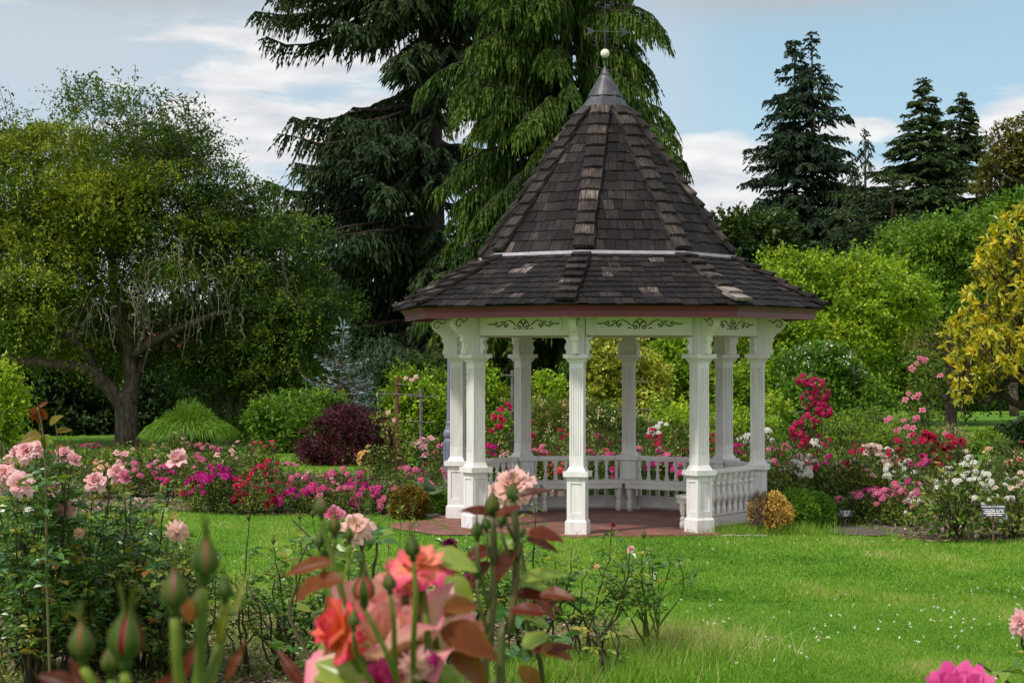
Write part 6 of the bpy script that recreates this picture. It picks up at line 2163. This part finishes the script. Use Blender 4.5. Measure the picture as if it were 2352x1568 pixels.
def near_bed():
    B = lambda px, Y: ((px - CX) / F * Y, Y)
    near_rose('tall bush of pale pink roses at the picture edge, crowned by a bronze leaved shoot', B(95, 13.8), 1.62, .95, 23, 901,
              [(62, 1036, 12.6, .15, 'full', 'pale_pink', (-.2, -.8, .6)), (40, 1040, 12.7, .13, 'open', 'pale_pink', (-.5, -.6, .6)), (84, 1030, 12.8, .13, 'full', 'pale_pink', (.3, -.6, .8)), (48, 1112, 12.3, .17, 'open', 'pale_pink', (-.1, -1, .25)), (10, 1085, 12.5, .15, 'wilt', 'pale_pink', (-.4, -.8, .5)),
               (150, 1046, 13.0, .15, 'full', 'pale_pink', (.1, -.5, .9)), (168, 1058, 12.9, .10, 'cup', 'pale_pink', (.6, -.4, .7)), (66, 1170, 12.3, .06, 'small', 'white', (0, -.2, 1)), (22, 1062, 12.9, .13, 'open', 'blush', (-.3, -.6, .7))],
              [(88, 955, 12.9, .05, 'pale_pink'), (128, 975, 12.8, .05, 'pale_pink'), (6, 1012, 12.6, .045, 'pale_pink')], low=.24, dens=21, tone=(.30, .17))
    near_rose('bush of pale pink roses with one drooping flower, between the edge bush and the next', B(205, 14.4), 1.45, .9, 22, 902,
              [(152, 1166, 13.1, .15, 'wilt', 'pale_pink', (.1, -1, -.1)), (220, 1106, 13.3, .16, 'full', 'pale_pink', (.0, -.6, .8)), (120, 1116, 13.4, .14, 'open', 'pink', (.2, -.5, .8)), (268, 1084, 13.6, .14, 'full', 'pale_pink', (.4, -.6, .7)), (285, 1096, 13.5, .09, 'cup', 'pink', (.4, -.5, .6)), (182, 1224, 13.0, .09, 'wilt', 'faded', (.2, -.8, -.4))],
              [(152, 1262, 13.0, .05, 'pale_pink'), (252, 1128, 13.3, .05, 'pale_pink')], low=.20, dens=21, tone=(.30, .17))
    near_rose('dense rose bush with reddish lower leaves and one tall pale pink flower standing apart', B(330, 14.9), 1.30, .95, 24, 903,
              [(410, 1060, 13.6, .15, 'cup', 'pale_pink', (-.2, -.4, .9)), (270, 1110, 13.7, .10, 'wilt', 'faded', (.3, -.8, .1))],
              [(334, 1210, 13.3, .05, 'pale_pink'), (297, 1100, 13.5, .05, 'pale_pink')], low=.18, dens=21, tone=(.34, .18))
    near_rose('rose bush ending the row, bearing one faded pink rose with browned petals facing the camera', B(395, 14.4), 1.05, .75, 16, 904,
              [(407, 1222, 12.9, .17, 'wilt', 'blush', (.15, -.9, -.35))], [(352, 1185, 13.2, .045, 'pale_pink')], low=.2, dens=20, tone=(.34, .18))
    near_rose('dark leaved rose bush with deep shade beneath, below the pale pink roses', B(70, 14.6), 1.05, 1.0, 13, 905, [], [], low=.16, dens=20, tone=(.36, .20))
    near_rose('low rose bush of dark and rusty leaves in front of the pale pink row', B(235, 14.9), .95, .9, 12, 906, [(128, 1298, 12.5, .05, 'wilt', 'brown', (0, -.6, .6))], [], low=.10, dens=19, tone=(.38, .22))
    # thin bushes in the middle
    G2 = 'thin leggy roses with bare canes in the near bed'
    near_rose('thin rose with a few dark leaves, first bare caned plant beside the dense row', B(565, 14.6), .92, .35, 3, 911, [], [(572, 1196, 14.2, .045, 'pink')], leafm='roseleaf_light', dens=7, bare=True, group=G2, tone=(.32, .16), low=.35)
    near_rose('leggy light green rose bush in the mulch below the left bed', B(655, 14.7), .85, .8, 9, 912, [], [(690, 1196, 14.5, .04, 'pink'), (628, 1250, 14.2, .04, 'pink')], leafm='roseleaf_light', dens=17, bare=True, group=G2, tone=(.36, .18), low=.2)
    near_rose('light green rose bush directly behind the big yellow and pink flower', B(770, 14.2), .95, .9, 12, 913, [(765, 1255, 13.8, .06, 'wilt', 'faded', (0, -1, -.4)), (782, 1180, 13.0, .09, 'small', 'pink', (.3, -.5, .7))], [(718, 1190, 14.0, .05, 'pink'), (802, 1240, 13.0, .045, 'pink')], leafm='roseleaf_light', dens=17, group=G2, tone=(.34, .18), low=.18)
    near_rose('rose bush with dark plum coloured flowers behind the bronze leaved stems', B(1060, 15.2), 1.0, .8, 9, 914,
              [(1033, 1250, 14.8, .125, 'full', 'plum', (0, -.5, .9)), (1085, 1330, 14.6, .13, 'wilt', 'plum', (.1, -1, .1)), (1070, 1345, 14.6, .08, 'wilt', 'plum', (-.3, -1, -.2)), (1036, 1298, 14.7, .10, 'wilt', 'plum', (.2, -1, -.2)), (1022, 1290, 14.7, .12, 'wilt', 'pale_pink', (-.2, -1, .0))], [], leafm='roseleaf_light', dens=17, group=G2, tone=(.34, .16), low=.25)
    near_rose('light green rose bush with long arching canes left of the black plant label', B(1215, 15.3), 1.0, .85, 10, 915, [(1232, 1130, 14.9, .04, 'wilt', 'brown', (0, -.5, .8))], [], leafm='roseleaf_light', dens=17, group=G2, tone=(.36, .17), low=.28, bare=True)
    near_rose('leggy rose bush with yellowing leaves just right of the black plant label', B(1335, 15.2), .85, .75, 8, 916, [(1408, 1204, 15.0, .05, 'wilt', 'dark_red', (0, -.3, 1)), (1450, 1262, 15.0, .06, 'cup', 'blush', (-.4, -.5, .7))], [], leafm='roseleaf_light', dens=15, group=G2, tone=(.40, .2), low=.35, bare=True)
    near_rose('airy rose bush with green canes, last of the bed against the open lawn', B(1490, 15.7), .98, .62, 9, 917, [(1372, 1300, 15.2, .05, 'wilt', 'faded', (-.2, -.5, .6))], [(1478, 1238, 15.3, .05, 'pink')], leafm='roseleaf_light', canem='cane_green', dens=11, group=G2, tone=(.34, .14), low=.45, bare=True)
    near_rose('old rose stump with short pruned canes in dry grass near the end of the bed', B(1385, 14.5), .55, .5, 5, 918, [], [], leafm='roseleaf_light', dens=4, group=G2, tone=(.55, .25), low=.3, bare=True, r0=.017)
    near_rose('light green rose in mulch, midway between plum flowered bush and the leggy left ones', B(920, 15.0), .82, .8, 9, 919, [], [], leafm='roseleaf_light', dens=17, group=G2, tone=(.36, .18), low=.25, bare=True)
    # nearer plants, some of them out of focus
    near_rose('rose with a blown peach flower, in front of the open side of the gazebo', B(1235, 5.6), 1.60, .3, 0, 921,
              [(1178, 1122, 5.0, .125, 'full', 'blush', (-.1, -.55, .85))], [], leafm='roseleaf_near', dens=4.5, group='roses close to the camera', size=.062, tone=(.26, .1), low=.58, bare=True)
    near_rose('rose with one faded peach flower and big dark leaves beside the tall bud', B(850, 7.0), 1.35, .5, 3, 922,
              [(818, 1208, 6.8, .125, 'wilt', 'blush', (-.1, -.75, .55)), (765, 1188, 6.9, .07, 'cup', 'pink', (.1, -.4, .9))], [], leafm='roseleaf_near', dens=6, group='roses close to the camera', size=.07, tone=(.30, .14), low=.45, bare=True)
    near_rose('rose at the right picture edge with a pale pink drooping flower', B(2352, 5.3), 1.0, .3, 1, 923,
              [(2346, 1428, 5.0, .085, 'wilt', 'pale_pink', (-.6, -.7, .3))], [], leafm='roseleaf_near', dens=8, group='roses close to the camera', size=.06, tone=(.42, .16), low=.4)
    # a whole hot pink flower cut by the lower edge of the picture
    b = B(2205, 3.2)
    t = empty('rose_bush', (b[0], b[1], float(ground_z(b[1]))), 'rose with a bright pink flower cut off by the lower picture edge', 'rose bush', 0, 'roses close to the camera')
    w_ = MB(); lf = MB()
    rng = np.random.default_rng(924)
    c = P(2202, 1634, 3.2)
    limb(w_, [(b[0], b[1], .86), (b[0] + .05, b[1], 1.3), c], .007, .004, 8)
    for q in range(9):
        az = rng.uniform(0, 6.28)
        p = c + (0, 0, -.12 - .07 * q)
        big_leaf(lf, p, (math.cos(az), math.sin(az), .1), (0, 0, 1), .07, .045, .5, rng)
    finish(t, [('cane', w_, M['cane_green'], True), ('leaf', lf, M['redleaf'], True)])
    put_bloom(t, c, .128, 'cup', 'hot_pink', (-.1, -.30, .9), 1)


near_bed()


def foreground():
    grp = 'roses close to the camera'
    rng = np.random.default_rng(950)
    # ---- the yellow and pink rose in the middle
    Y = 1.85
    base = P(900, 0, Y)[0], Y
    t = empty('rose_bush', (base[0], Y, float(ground_z(Y))), 'big blurred rose bush with coral pink flowers and green buds, close to the camera', 'rose bush', 0, grp)
    st, lf, rl = MB(), MB(), MB()
    Q = lambda px, py, dy=0.0: P(px, py, Y + dy)
    foot = np.array((base[0], Y + .02, float(ground_z(Y)) - .02))
    joint = Q(955, 1700)

    def stem(px, py, dy, via=None, r=.0021, r0=.0031, to=None):
        e = Q(px, py, dy)
        v = [Q(*q) for q in (via or [])]
        limb(st, [joint if to is None else to] + v + [e], r0, r, 8, None, 0, 6)
        return e
    limb(st, [foot, foot * .5 + joint * .5 + (.02, 0, 0), joint], .009, .005, 8)
    fl = [(900, 1520, .03, .146, 'cup', 'bicolor_pale', (-.10, -.42, 1.0), 0), (958, 1302, .0, .058, 'open', 'bicolor', (.15, -.5, .85), 1), (928, 1318, .01, .050, 'wilt', 'bicolor', (-.8, -.6, .1), 2),
          (798, 1450, -.05, .054, 'cup', 'orange_red', (-.85, -.35, .40), 1), (785, 1468, -.05, .045, 'wilt', 'orange_red', (-.7, -.6, -.4), 0), (1000, 1425, .07, .065, 'cup', 'blush', (.6, .1, .8), 2), (872, 1560, -.03, .045, 'wilt', 'hot_pink', (-.3, -.8, -.35), 0), (958, 1530, -.04, .036, 'wilt', 'blush', (.25, -.9, -.4), 3), (985, 1490, -.03, .036, 'tip', 'magenta', (.1, -.4, -.9), 1)]
    for px, py, dy, dia, kind, col, face, var in fl:
        p = Q(px, py, dy)
        limb(st, [joint, (joint + p) / 2 + (0, .01, -.01), p], .004, .003, 8)
        put_bloom(t, p, dia, kind, col, face, var)
    for px, py, dy, L, col, op, via in ((838, 1400, -.10, .026, 'orange_red', .75, [(868, 1455, -.1), (905, 1540, -.09)]), (897, 1368, -.08, .017, 'pink', 0, [(905, 1430, -.08), (912, 1560, -.06)]), (812, 1452, -.11, .016, 'pink', 0, [(822, 1505, -.1), (870, 1590, -.08)]),
                                        (950, 1293, -.09, .020, 'pink', 0, [(955, 1370, -.09), (950, 1500, -.06)]), (740, 1196, .02, .019, 'pink', 0, [(758, 1260, .02), (780, 1340, .02), (830, 1500, .02)]), (770, 1238, .05, .018, 'coral', .3, [(762, 1300, .05), (775, 1400, .04)]),
                                        (733, 1265, .05, .014, 'pink', 0, [(742, 1300, .05), (770, 1370, .05)]), (802, 1252, .10, .015, 'pink', 0, [(800, 1300, .1), (790, 1400, .08)]), (745, 1300, .06, .014, 'pink', 0, [(752, 1350, .06), (790, 1450, .05)])):
        p = stem(px, py, dy, via[::-1])
        put_bud(t, p, L, col, (rng.normal() * .06, rng.normal() * .06, 1), op, rng.uniform(0, 6))
    limb(st, [joint + (.01, 0, 0), Q(985, 1500, -.02), Q(968, 1330, .02)], .0045, .003, 8)
    limb(st, [joint + (.02, 0, 0), Q(1005, 1520, .0), Q(1000, 1460, .02)], .004, .003, 8)
    # broad olive and green leaves
    for px, py, dx, dz, L, W, tn, red in ((990, 1275, 1, -.15, .046, .024, .78, 0), (1000, 1330, .85, -.75, .062, .040, .72, 0), (830, 1555, -1, .15, .05, .03, .85, 0), (850, 1590, -.9, .55, .062, .036, .9, 0), (880, 1520, -1, .1, .045, .016, .6, 0), (765, 1290, -1, -.12, .048, .016, .25, 1),
                                          (790, 1330, -.8, -.1, .05, .020, .40, 1), (745, 1330, -.9, -.6, .04, .02, .35, 1), (1010, 1450, .95, -.25, .06, .036, .38, 1), (1030, 1500, .9, -.6, .055, .032, .45, 1), (960, 1580, .9, .35, .05, .034, .82, 0), (920, 1590, -.6, .6, .05, .03, .78, 0),
                                          (800, 1320, -.7, -.9, .045, .02, .62, 0), (1020, 1400, .9, .2, .04, .02, .5, 1), (775, 1470, -.9, -.5, .03, .018, .8, 0), (900, 1560, .5, .8, .05, .03, .75, 0), (700, 1580, -.5, .7, .05, .012, .2, 1), (730, 1600, .2, 1, .05, .012, .2, 1)):
        big_leaf(rl if red else lf, Q(px, py, rng.uniform(-.06, .08)), (dx, rng.normal() * .35, dz), (rng.normal() * .3, -.75, .75), L, W, (tn if red else min(tn, .66)) + rng.normal() * .05, rng, curl=rng.uniform(.1, .35))
    for q in range(40):       # the body of the bush below the frame
        az, z = rng.uniform(0, 6.28), rng.uniform(1.25, 2.0)
        big_leaf(lf, (base[0] + math.cos(az) * .03, Y + math.sin(az) * .03, z), (math.cos(az), math.sin(az), .15), (0, 0, 1), .07, .042, rng.uniform(.2, .7), rng)
    finish(t, [('stem', st, M['cane_green'], True), ('foliage', lf, M['roseleaf_light'], True), ('young_foliage', rl, M['redleaf'], True)])

    # ---- bronze leaved stems right of it
    Y = 2.35
    rng = np.random.default_rng(951)
    bx = P(1130, 0, Y)[0]
    t = empty('rose_bush', (bx, Y, float(ground_z(Y))), 'two tall rose stems with pointed buds and bronze red young leaves, close to the camera', 'rose bush', 0, grp)
    st, lf, rl = MB(), MB(), MB()
    foot = np.array((bx, Y, float(ground_z(Y)) - .02))
    a1 = limb(st, [foot, Q2(1110, 1700, Y), Q2(1124, 1480, Y), Q2(1135, 1300, Y), Q2(1130, 1180, Y)], .007, .0042, 8)
    a2 = limb(st, [foot + (.03, 0, 0), Q2(1150, 1640, Y), Q2(1172, 1450, Y), Q2(1188, 1280, Y), Q2(1183, 1200, Y), Q2(1178, 1150, Y)], .006, .0036, 8)
    for px, py, L, src, via, col in ((1130, 1194, .026, None, None, 'coral'), (1178, 1164, .0225, None, None, 'coral'), (1097, 1245, .020, (1124, 1400), (1100, 1300), 'pink'), (1150, 1215, .017, (1186, 1310), (1160, 1250), 'pink'), (1096, 1330, .017, (1122, 1460), (1100, 1380), 'pink'),
                                     (1118, 1225, .016, (1134, 1300), (1120, 1255), 'pink'), (1163, 1190, .013, (1183, 1240), (1168, 1210), 'pink'), (1198, 1235, .012, (1188, 1290), (1197, 1255), 'pink')):
        if src:
            limb(st, [Q2(*src, Y), Q2(*via, Y - .02), Q2(px, py, Y - .02)], .0026, .002, 7)
        put_bud(t, Q2(px, py, Y - (.02 if src else 0)), L, col, (rng.normal() * .08, rng.normal() * .08, 1), .0, rng.uniform(0, 6))
    for px, py, dx, dz, L, W, tn in ((1132, 1185, -.9, .35, .040, .018, .12), (1140, 1185, .8, .35, .034, .014, .2), (1185, 1140, 1, .3, .042, .014, .04), (1212, 1225, .9, -.1, .046, .024, .22), (1205, 1235, 1, -.25, .045, .014, .03), (1135, 1260, -.9, -.25, .044, .022, .15), (1128, 1290, -.8, -.9, .045, .025, .08),
                                     (1180, 1260, -.5, -.9, .045, .022, .06), (1188, 1240, -.7, -.5, .045, .016, .62), (1195, 1330, .9, .12, .060, .022, .92), (1190, 1340, .95, -.02, .042, .018, .85), (1240, 1365, 1, .1, .045, .020, .25), (1175, 1370, .9, .15, .05, .022, .15),
                                     (1230, 1385, 1, -.18, .052, .020, .28), (1170, 1400, 1, -.05, .055, .022, .2), (1180, 1410, .9, -.15, .05, .02, .95), (1215, 1420, .8, .7, .05, .014, .05), (1130, 1430, -.8, -.6, .05, .03, .35), (1110, 1460, -.7, -.7, .055, .035, .45), (1205, 1490, .5, .3, .04, .03, .7),
                                     (1220, 1495, 1, .12, .055, .018, .1), (1240, 1495, .9, -.25, .05, .030, .5), (1190, 1530, .6, -.7, .05, .03, .55), (1110, 1465, -1, .0, .035, .022, .8), (1105, 1490, -.6, -.9, .04, .03, .4), (1085, 1510, .3, -1, .045, .02, .3), (1240, 1390, .8, -.6, .03, .018, .3)):
        big_leaf(rl if tn < .6 else lf, Q2(px, py, Y + rng.uniform(-.06, .06)), (dx, rng.normal() * .35, dz), (rng.normal() * .3, -.6, .8), L, W, tn if tn < .6 else min(tn, .7), rng, curl=rng.uniform(.05, .3))
    for q in range(36):
        az, z = rng.uniform(0, 6.28), rng.uniform(1.2, 1.95)
        big_leaf(rl, (bx + math.cos(az) * .03, Y + math.sin(az) * .03, z), (math.cos(az), math.sin(az), .15), (0, 0, 1), .07, .04, rng.uniform(.2, .8), rng)
    finish(t, [('stem', st, M['cane_red'], True), ('foliage', lf, M['roseleaf_light'], True), ('young_foliage', rl, M['redleaf'], True)])

    # ---- the big soft buds at the left
    Y = 1.30
    rng = np.random.default_rng(952)
    bx = P(330, 0, Y)[0]
    t = empty('rose_bush', (bx, Y, float(ground_z(Y))), 'group of fat out of focus rosebuds on pale green stems, closest to the camera', 'rose bush', 0, grp)
    st, rl = MB(), MB()
    foot = np.array((bx, Y, float(ground_z(Y)) - .02))
    j1, j2 = Q2(300, 1720, Y), Q2(440, 1720, Y)
    limb(st, [foot, (foot + j1) / 2 + (-.01, 0, 0), j1], .006, .004, 8)
    limb(st, [foot + (.02, 0, 0), (foot + j2) / 2 + (.02, 0, 0), j2], .006, .004, 8)
    for px, py, dy, L, op, j, via, col, d in ((288, 1546, -.06, .031, .70, j1, (293, 1600), 'dark_red', (.05, 0, 1)), (193, 1534, -.03, .0235, .1, j1, (215, 1570), 'coral', (-.06, 0, 1)), (402, 1418, -.02, .0245, .15, j2, (410, 1540), 'pink', (.0, 0, 1)), (470, 1350, .0, .026, .18, j2, (462, 1480), 'coral', (.03, 0, 1)),
                                              (518, 1392, .04, .016, .0, j2, (505, 1480), 'pink', (-.04, 0, 1)), (460, 1420, .02, .016, .0, j2, (462, 1500), 'pink', (-.05, 0, 1)), (415, 1522, .03, .014, .0, j2, (418, 1600), 'pink', (.03, 0, 1)), (258, 1560, .02, .018, .05, j1, (268, 1620), 'coral', (-.05, 0, 1))):
        p = Q2(px, py, Y + dy)
        limb(st, [j, Q2(*via, Y + dy), p], .0042, .0034, 8)
        put_bud(t, p, L, col, d, op, rng.uniform(0, 6))
    for px, py, dx, dz, L, W, tn in ((500, 1480, .25, 1, .034, .006, .8), (540, 1410, .2, 1, .03, .005, .85), (440, 1430, -.2, .9, .02, .010, .5), (200, 1568, -.5, .8, .02, .008, .1), (420, 1560, .3, .9, .03, .007, .2), (520, 1560, .4, .9, .03, .006, .3), (180, 1580, -.8, .3, .03, .014, .05), (240, 1600, -.8, .5, .03, .016, .05), (350, 1610, .6, .7, .03, .012, .1)):
        big_leaf(rl, Q2(px, py, Y), (dx, rng.normal() * .2, dz), (0, -.8, .5), L, W, tn, rng, curl=.2)
    for q in range(24):
        az, z = rng.uniform(0, 6.28), rng.uniform(1.3, 2.05)
        big_leaf(rl, (bx + math.cos(az) * .04, Y + math.sin(az) * .04, z), (math.cos(az), math.sin(az), .1), (0, 0, 1), .05, .03, rng.uniform(.3, .9), rng)
    finish(t, [('stem', st, M['cane_green'], True), ('young_foliage', rl, M['redleaf'], True)])

    # ---- the shoot of bronze leaves that tops the pale pink bush, and red leaves at the bottom edge
    rng = np.random.default_rng(953)
    Y = 9.5
    bx = P(95, 0, Y)[0]
    t = empty('rose_bush', (bx, Y, float(ground_z(Y))), 'tall rose shoot with copper brown leaves at its tip, above the pale pink flowers', 'rose bush', 0, grp)
    st, rl, lf = MB(), MB(), MB()
    foot = np.array((bx + .05, Y, float(ground_z(Y)) - .02))
    limb(st, [foot, Q2(108, 1300, Y), Q2(106, 1100, Y), Q2(98, 990, Y), Q2(86, 935, Y)], .008, .003, 7)
    limb(st, [Q2(106, 1100, Y), Q2(135, 1020, Y), Q2(142, 985, Y)], .004, .002, 6)
    for px, py, dx, dz, L, W, tn in ((86, 938, -.7, -.5, .06, .034, .32), (86, 940, .1, -1, .075, .04, .3), (88, 938, .6, -.8, .07, .036, .34), (90, 934, .7, .5, .045, .02, .3), (82, 936, -.3, -.9, .06, .03, .36), (96, 1000, -.9, -.2, .09, .065, .66), (84, 1008, -.8, .1, .08, .06, .62), (115, 975, .6, .5, .07, .04, .7), (128, 990, .95, .15, .07, .03, .68), (112, 1000, -.2, -.5, .07, .05, .9)):
        big_leaf(rl, Q2(px, py, Y), (dx, rng.normal() * .4, dz), (rng.normal() * .3, -.8, .6), L * 1.15, W * 1.15, tn, rng, curl=.2)
    n = 14
    zz = rng.uniform(1.15, 1.95, n)
    compound(lf, np.c_[np.full(n, P(104, 0, Y)[0]), np.full(n, Y), zz], np.c_[rng.normal(size=(n, 2)), rng.uniform(0, .6, n)], .06, np.clip(.35 + rng.normal(size=n) * .15, 0, 1), rng)
    finish(t, [('stem', st, M['cane_red'], True), ('young_foliage', rl, M['redleaf'], True), ('foliage', lf, M['roseleaf_near'], False)])


def Q2(px, py, Y):
    return P(px, py, Y)


foreground()


# ------------------------------------------------------------------ grass, clover, weeds, chips
def ground_cover():
    rng = np.random.default_rng(970)
    beds = [NEAR_BED, LEFT_BED, BACK_BED, RIGHT_BED, FLOOR_POLY, PATH_POLY]
    pads = [np.array([G(*q)[:2] for q in ((1905, 1226), (1895, 1204), (1985, 1192), (2120, 1206), (2090, 1228), (2010, 1232))])]

    def spots(n, y0, y1, edge=1.06):
        # denser close by, thinning with distance
        y = 1 / rng.uniform(1 / y1, 1 / y0, n)
        x = rng.uniform(-1, 1, n) * y * (CX / F) * edge
        p = np.c_[x, y]
        ok = np.ones(n, bool)
        for b in beds + pads:
            ok &= ~inside(b, p)
        return p[ok]

    def blades(mb, p, h, wd, tone, lean=.45):
        n = len(p)
        az = rng.uniform(0, 6.28, n)
        b = np.c_[p, ground_z(p[:, 1])]
        s = np.c_[np.cos(az), np.sin(az), np.zeros(n)] * (wd / 2)[:, None]
        tip = b + np.c_[rng.normal(size=(n, 2)) * lean * h[:, None], h]
        v = np.stack([b - s, b + s, tip], 1).reshape(-1, 3)
        mb.add(v, np.arange(n * 3).reshape(-1, 3), np.repeat(tone, 3))
    g = MB()
    for n, y0, y1, h, wd in ((280000, 13.2, 20, .026, .0075), (170000, 19, 31, .034, .014), (80000, 30, 62, .040, .032)):
        p = spots(n, y0, y1)
        pp = np.c_[p, np.zeros(len(p))]
        patch = gap_noise(pp, .9, 4) * .07 + gap_noise(pp * (1, .6, 1), 3.1, 5) * .09 + gap_noise(pp * (1, .35, 1), 9.0, 6) * .07
        tn = np.clip(.42 + patch + rng.normal(size=len(p)) * .15 + np.where(rng.random(len(p)) < .05, .4, 0), 0, 1)
        hh = h * rng.uniform(.5, 1.4, len(p)) * (1 + .5 * np.clip(patch * 4, -.6, 1))
        blades(g, p, hh, np.full(len(p), wd), tn)
    # longer tufts along bed edges, at column feet and round the box bushes
    for poly, n, hh in ((NEAR_BED, 9000, .10), (RIGHT_BED, 5000, .055), (LEFT_BED, 5000, .055), (FLOOR_POLY, 3000, .04)):
        k = rng.integers(len(poly), size=n)
        t = rng.random(n)[:, None]
        p = poly[k] * (1 - t) + poly[(k + 1) % len(poly)] * t + rng.normal(size=(n, 2)) * .07
        ok = np.ones(n, bool)
        ok &= ~inside(FLOOR_POLY, p)
        p = p[ok]
        blades(g, p, hh * rng.uniform(.5, 1.5, len(p)), np.full(len(p), .009), np.clip(.42 + rng.normal(size=len(p)) * .17, 0, 1), .5)
    p = np.r_[G(1770, 1226)[:2] + rng.normal(size=(2600, 2)) * (.42, .16), G(1450, 1520)[:2] + rng.normal(size=(2200, 2)) * (.5, .25), G(1330, 1560)[:2] + rng.normal(size=(2600, 2)) * (.5, .2)]
    blades(g, p, .15 * rng.uniform(.5, 1.4, len(p)), np.full(len(p), .008), np.clip(.45 + rng.normal(size=len(p)) * .2, 0, 1), .4)
    p = G(1520, 1490)[:2] + rng.normal(size=(2400, 2)) * (.42, .35)
    blades(g, p, .20 * rng.uniform(.5, 1.4, len(p)), np.full(len(p), .006), np.clip(.85 + rng.normal(size=len(p)) * .15, 0, 1), .5)
    tag(g.obj('grass', M['grass']), kind='stuff')
    # clover heads in the turf
    c = MB()
    p = spots(900, 14.5, 27)
    keep = gap_noise(np.c_[p, np.zeros(len(p))], 1.3, 12) > .1
    p = p[keep][:230]
    for q in range(6):
        n = len(p)
        c.leaves(np.c_[p + rng.normal(size=(n, 2)) * .006,   .032 + rng.normal(size=n) * .005], rng.normal(size=(n, 3)), .0145, .013, rng.random(n), rng)
    tag(c.obj('clover_flowers', M['clover']), kind='stuff')
    # weeds in the near bed
    w = MB()
    xy = np.c_[rng.uniform(-6, 2.2, 15000), rng.uniform(12.5, 18.6, 15000)]
    xy = xy[inside(NEAR_BED, xy)]
    pn = np.c_[xy, np.zeros(len(xy))]
    xy = xy[(gap_noise(pn, 2.4, 31) + .25 * gap_noise(pn, 7, 32)) > -.1]
    n = len(xy)
    hts = rng.uniform(.02, .13, n)
    for q in range(5):
        w.leaves(np.c_[xy + rng.normal(size=(n, 2)) * .03, hts * rng.uniform(.1, 1, n) + ground_z(xy[:, 1])], rng.normal(size=(n, 3)) + (0, 0, .3), rng.uniform(.02, .05, n), rng.uniform(.01, .022, n), np.clip(.45 + rng.normal(size=n) * .22, 0, 1), rng)
    blades(w, xy[: n // 2], rng.uniform(.05, .16, n // 2), np.full(n // 2, .006), np.clip(.6 + rng.normal(size=n // 2) * .25, 0, 1), .6)
    tag(w.obj('weeds', M['weed']), kind='stuff')
    # bark chips and fallen petals on the beds
    ch = MB()
    for poly, n, sz in ((NEAR_BED, 26000, .045), (RIGHT_BED, 9000, .07), (LEFT_BED, 9000, .07), (BACK_BED, 2500, .07)):
        lo, hi = poly.min(0), poly.max(0)
        lo = np.maximum(lo, (-8, 12.5))
        xy = rng.uniform(lo, hi, (n * 2, 2))
        xy = xy[inside(poly, xy)][:n]
        m = len(xy)
        ch.leaves(np.c_[xy, rng.uniform(.006, .03, m) + ground_z(xy[:, 1])], np.c_[rng.normal(size=(m, 2)), rng.normal(size=m) * .25], sz * rng.uniform(.5, 1.6, m), sz * .4 * rng.uniform(.5, 1.4, m), np.clip(.42 + rng.normal(size=m) * .25, 0, 1), rng, up=(0, 0, 1))
    tag(ch.obj('bark_mulch', M['chip']), kind='stuff')
    fp = MB()
    for q, (px, py) in enumerate(((835, 1300), (320, 1500), (660, 1500), (140, 1560), (560, 1420), (1195, 1470), (1120, 1540), (470, 1440), (1060, 1470), (600, 1470))):
        b = G(px, py)
        for z in range(3):
            big_leaf(fp, b + rng.normal(size=3) * (.05, .05, 0) + (0, 0, .02), (rng.normal(), rng.normal(), .2), (0, 0, 1), .06, .045, rng.random(), rng)
    tag(fp.obj('fallen_petals', PM['pale_pink'], smooth=True), kind='stuff')
    # loose weedy stems with narrow leaves in front of the brick path
    for k, (px, py) in enumerate(((838, 1240), (892, 1238), (918, 1232), (950, 1240))):
        b = G(px, py + 40)
        t = empty('meadow_weed', (b[0], b[1], 0), 'upright weed with narrow light green leaves, %s of four by the brick path' % ORD[k].replace('nearest', 'first'), 'weed', 0, 'upright weeds by the brick path')
        st, lf = MB(), MB()
        h = rng.uniform(.55, .8)
        st.tube([(b[0], b[1], 0), (b[0] + .01, b[1], h * .5), (b[0] + rng.normal() * .03, b[1], h)], [.006, .005, .003], 5)
        m = 34
        z = rng.uniform(.1, 1, m) * h
        lf.leaves(np.c_[np.full(m, b[0]), np.full(m, b[1]), z], np.c_[rng.normal(size=(m, 2)), rng.uniform(.2, .9, m)], .075, .017, np.clip(.5 + rng.normal(size=m) * .14, 0, 1), rng)
        finish(t, [('stem', st, M['cane_red'], False), ('leaf', lf, M['weed'], False)])
    b = G(975, 1205)
    t = empty('broad_leaf_plant', (b[0], 29.0, 0), 'plant with one large pale grey green leaf behind the bronze tinted box bush', 'plant')
    lf = MB()
    for az, tn in ((.3, .9), (1.6, .6), (2.6, .8), (4.4, .7)):
        big_leaf(lf, np.array((b[0], 29.0, .38)), (math.cos(az) * .8, -.2, .3), (0, -1, .6), .21, .15, tn, rng, curl=.5)
    lf.tube([(b[0], 29, -.02), (b[0], 29, .38)], [.012, .01], 6)
    finish(t, [('leaf', lf, M['juniper'], True)])


ground_cover()
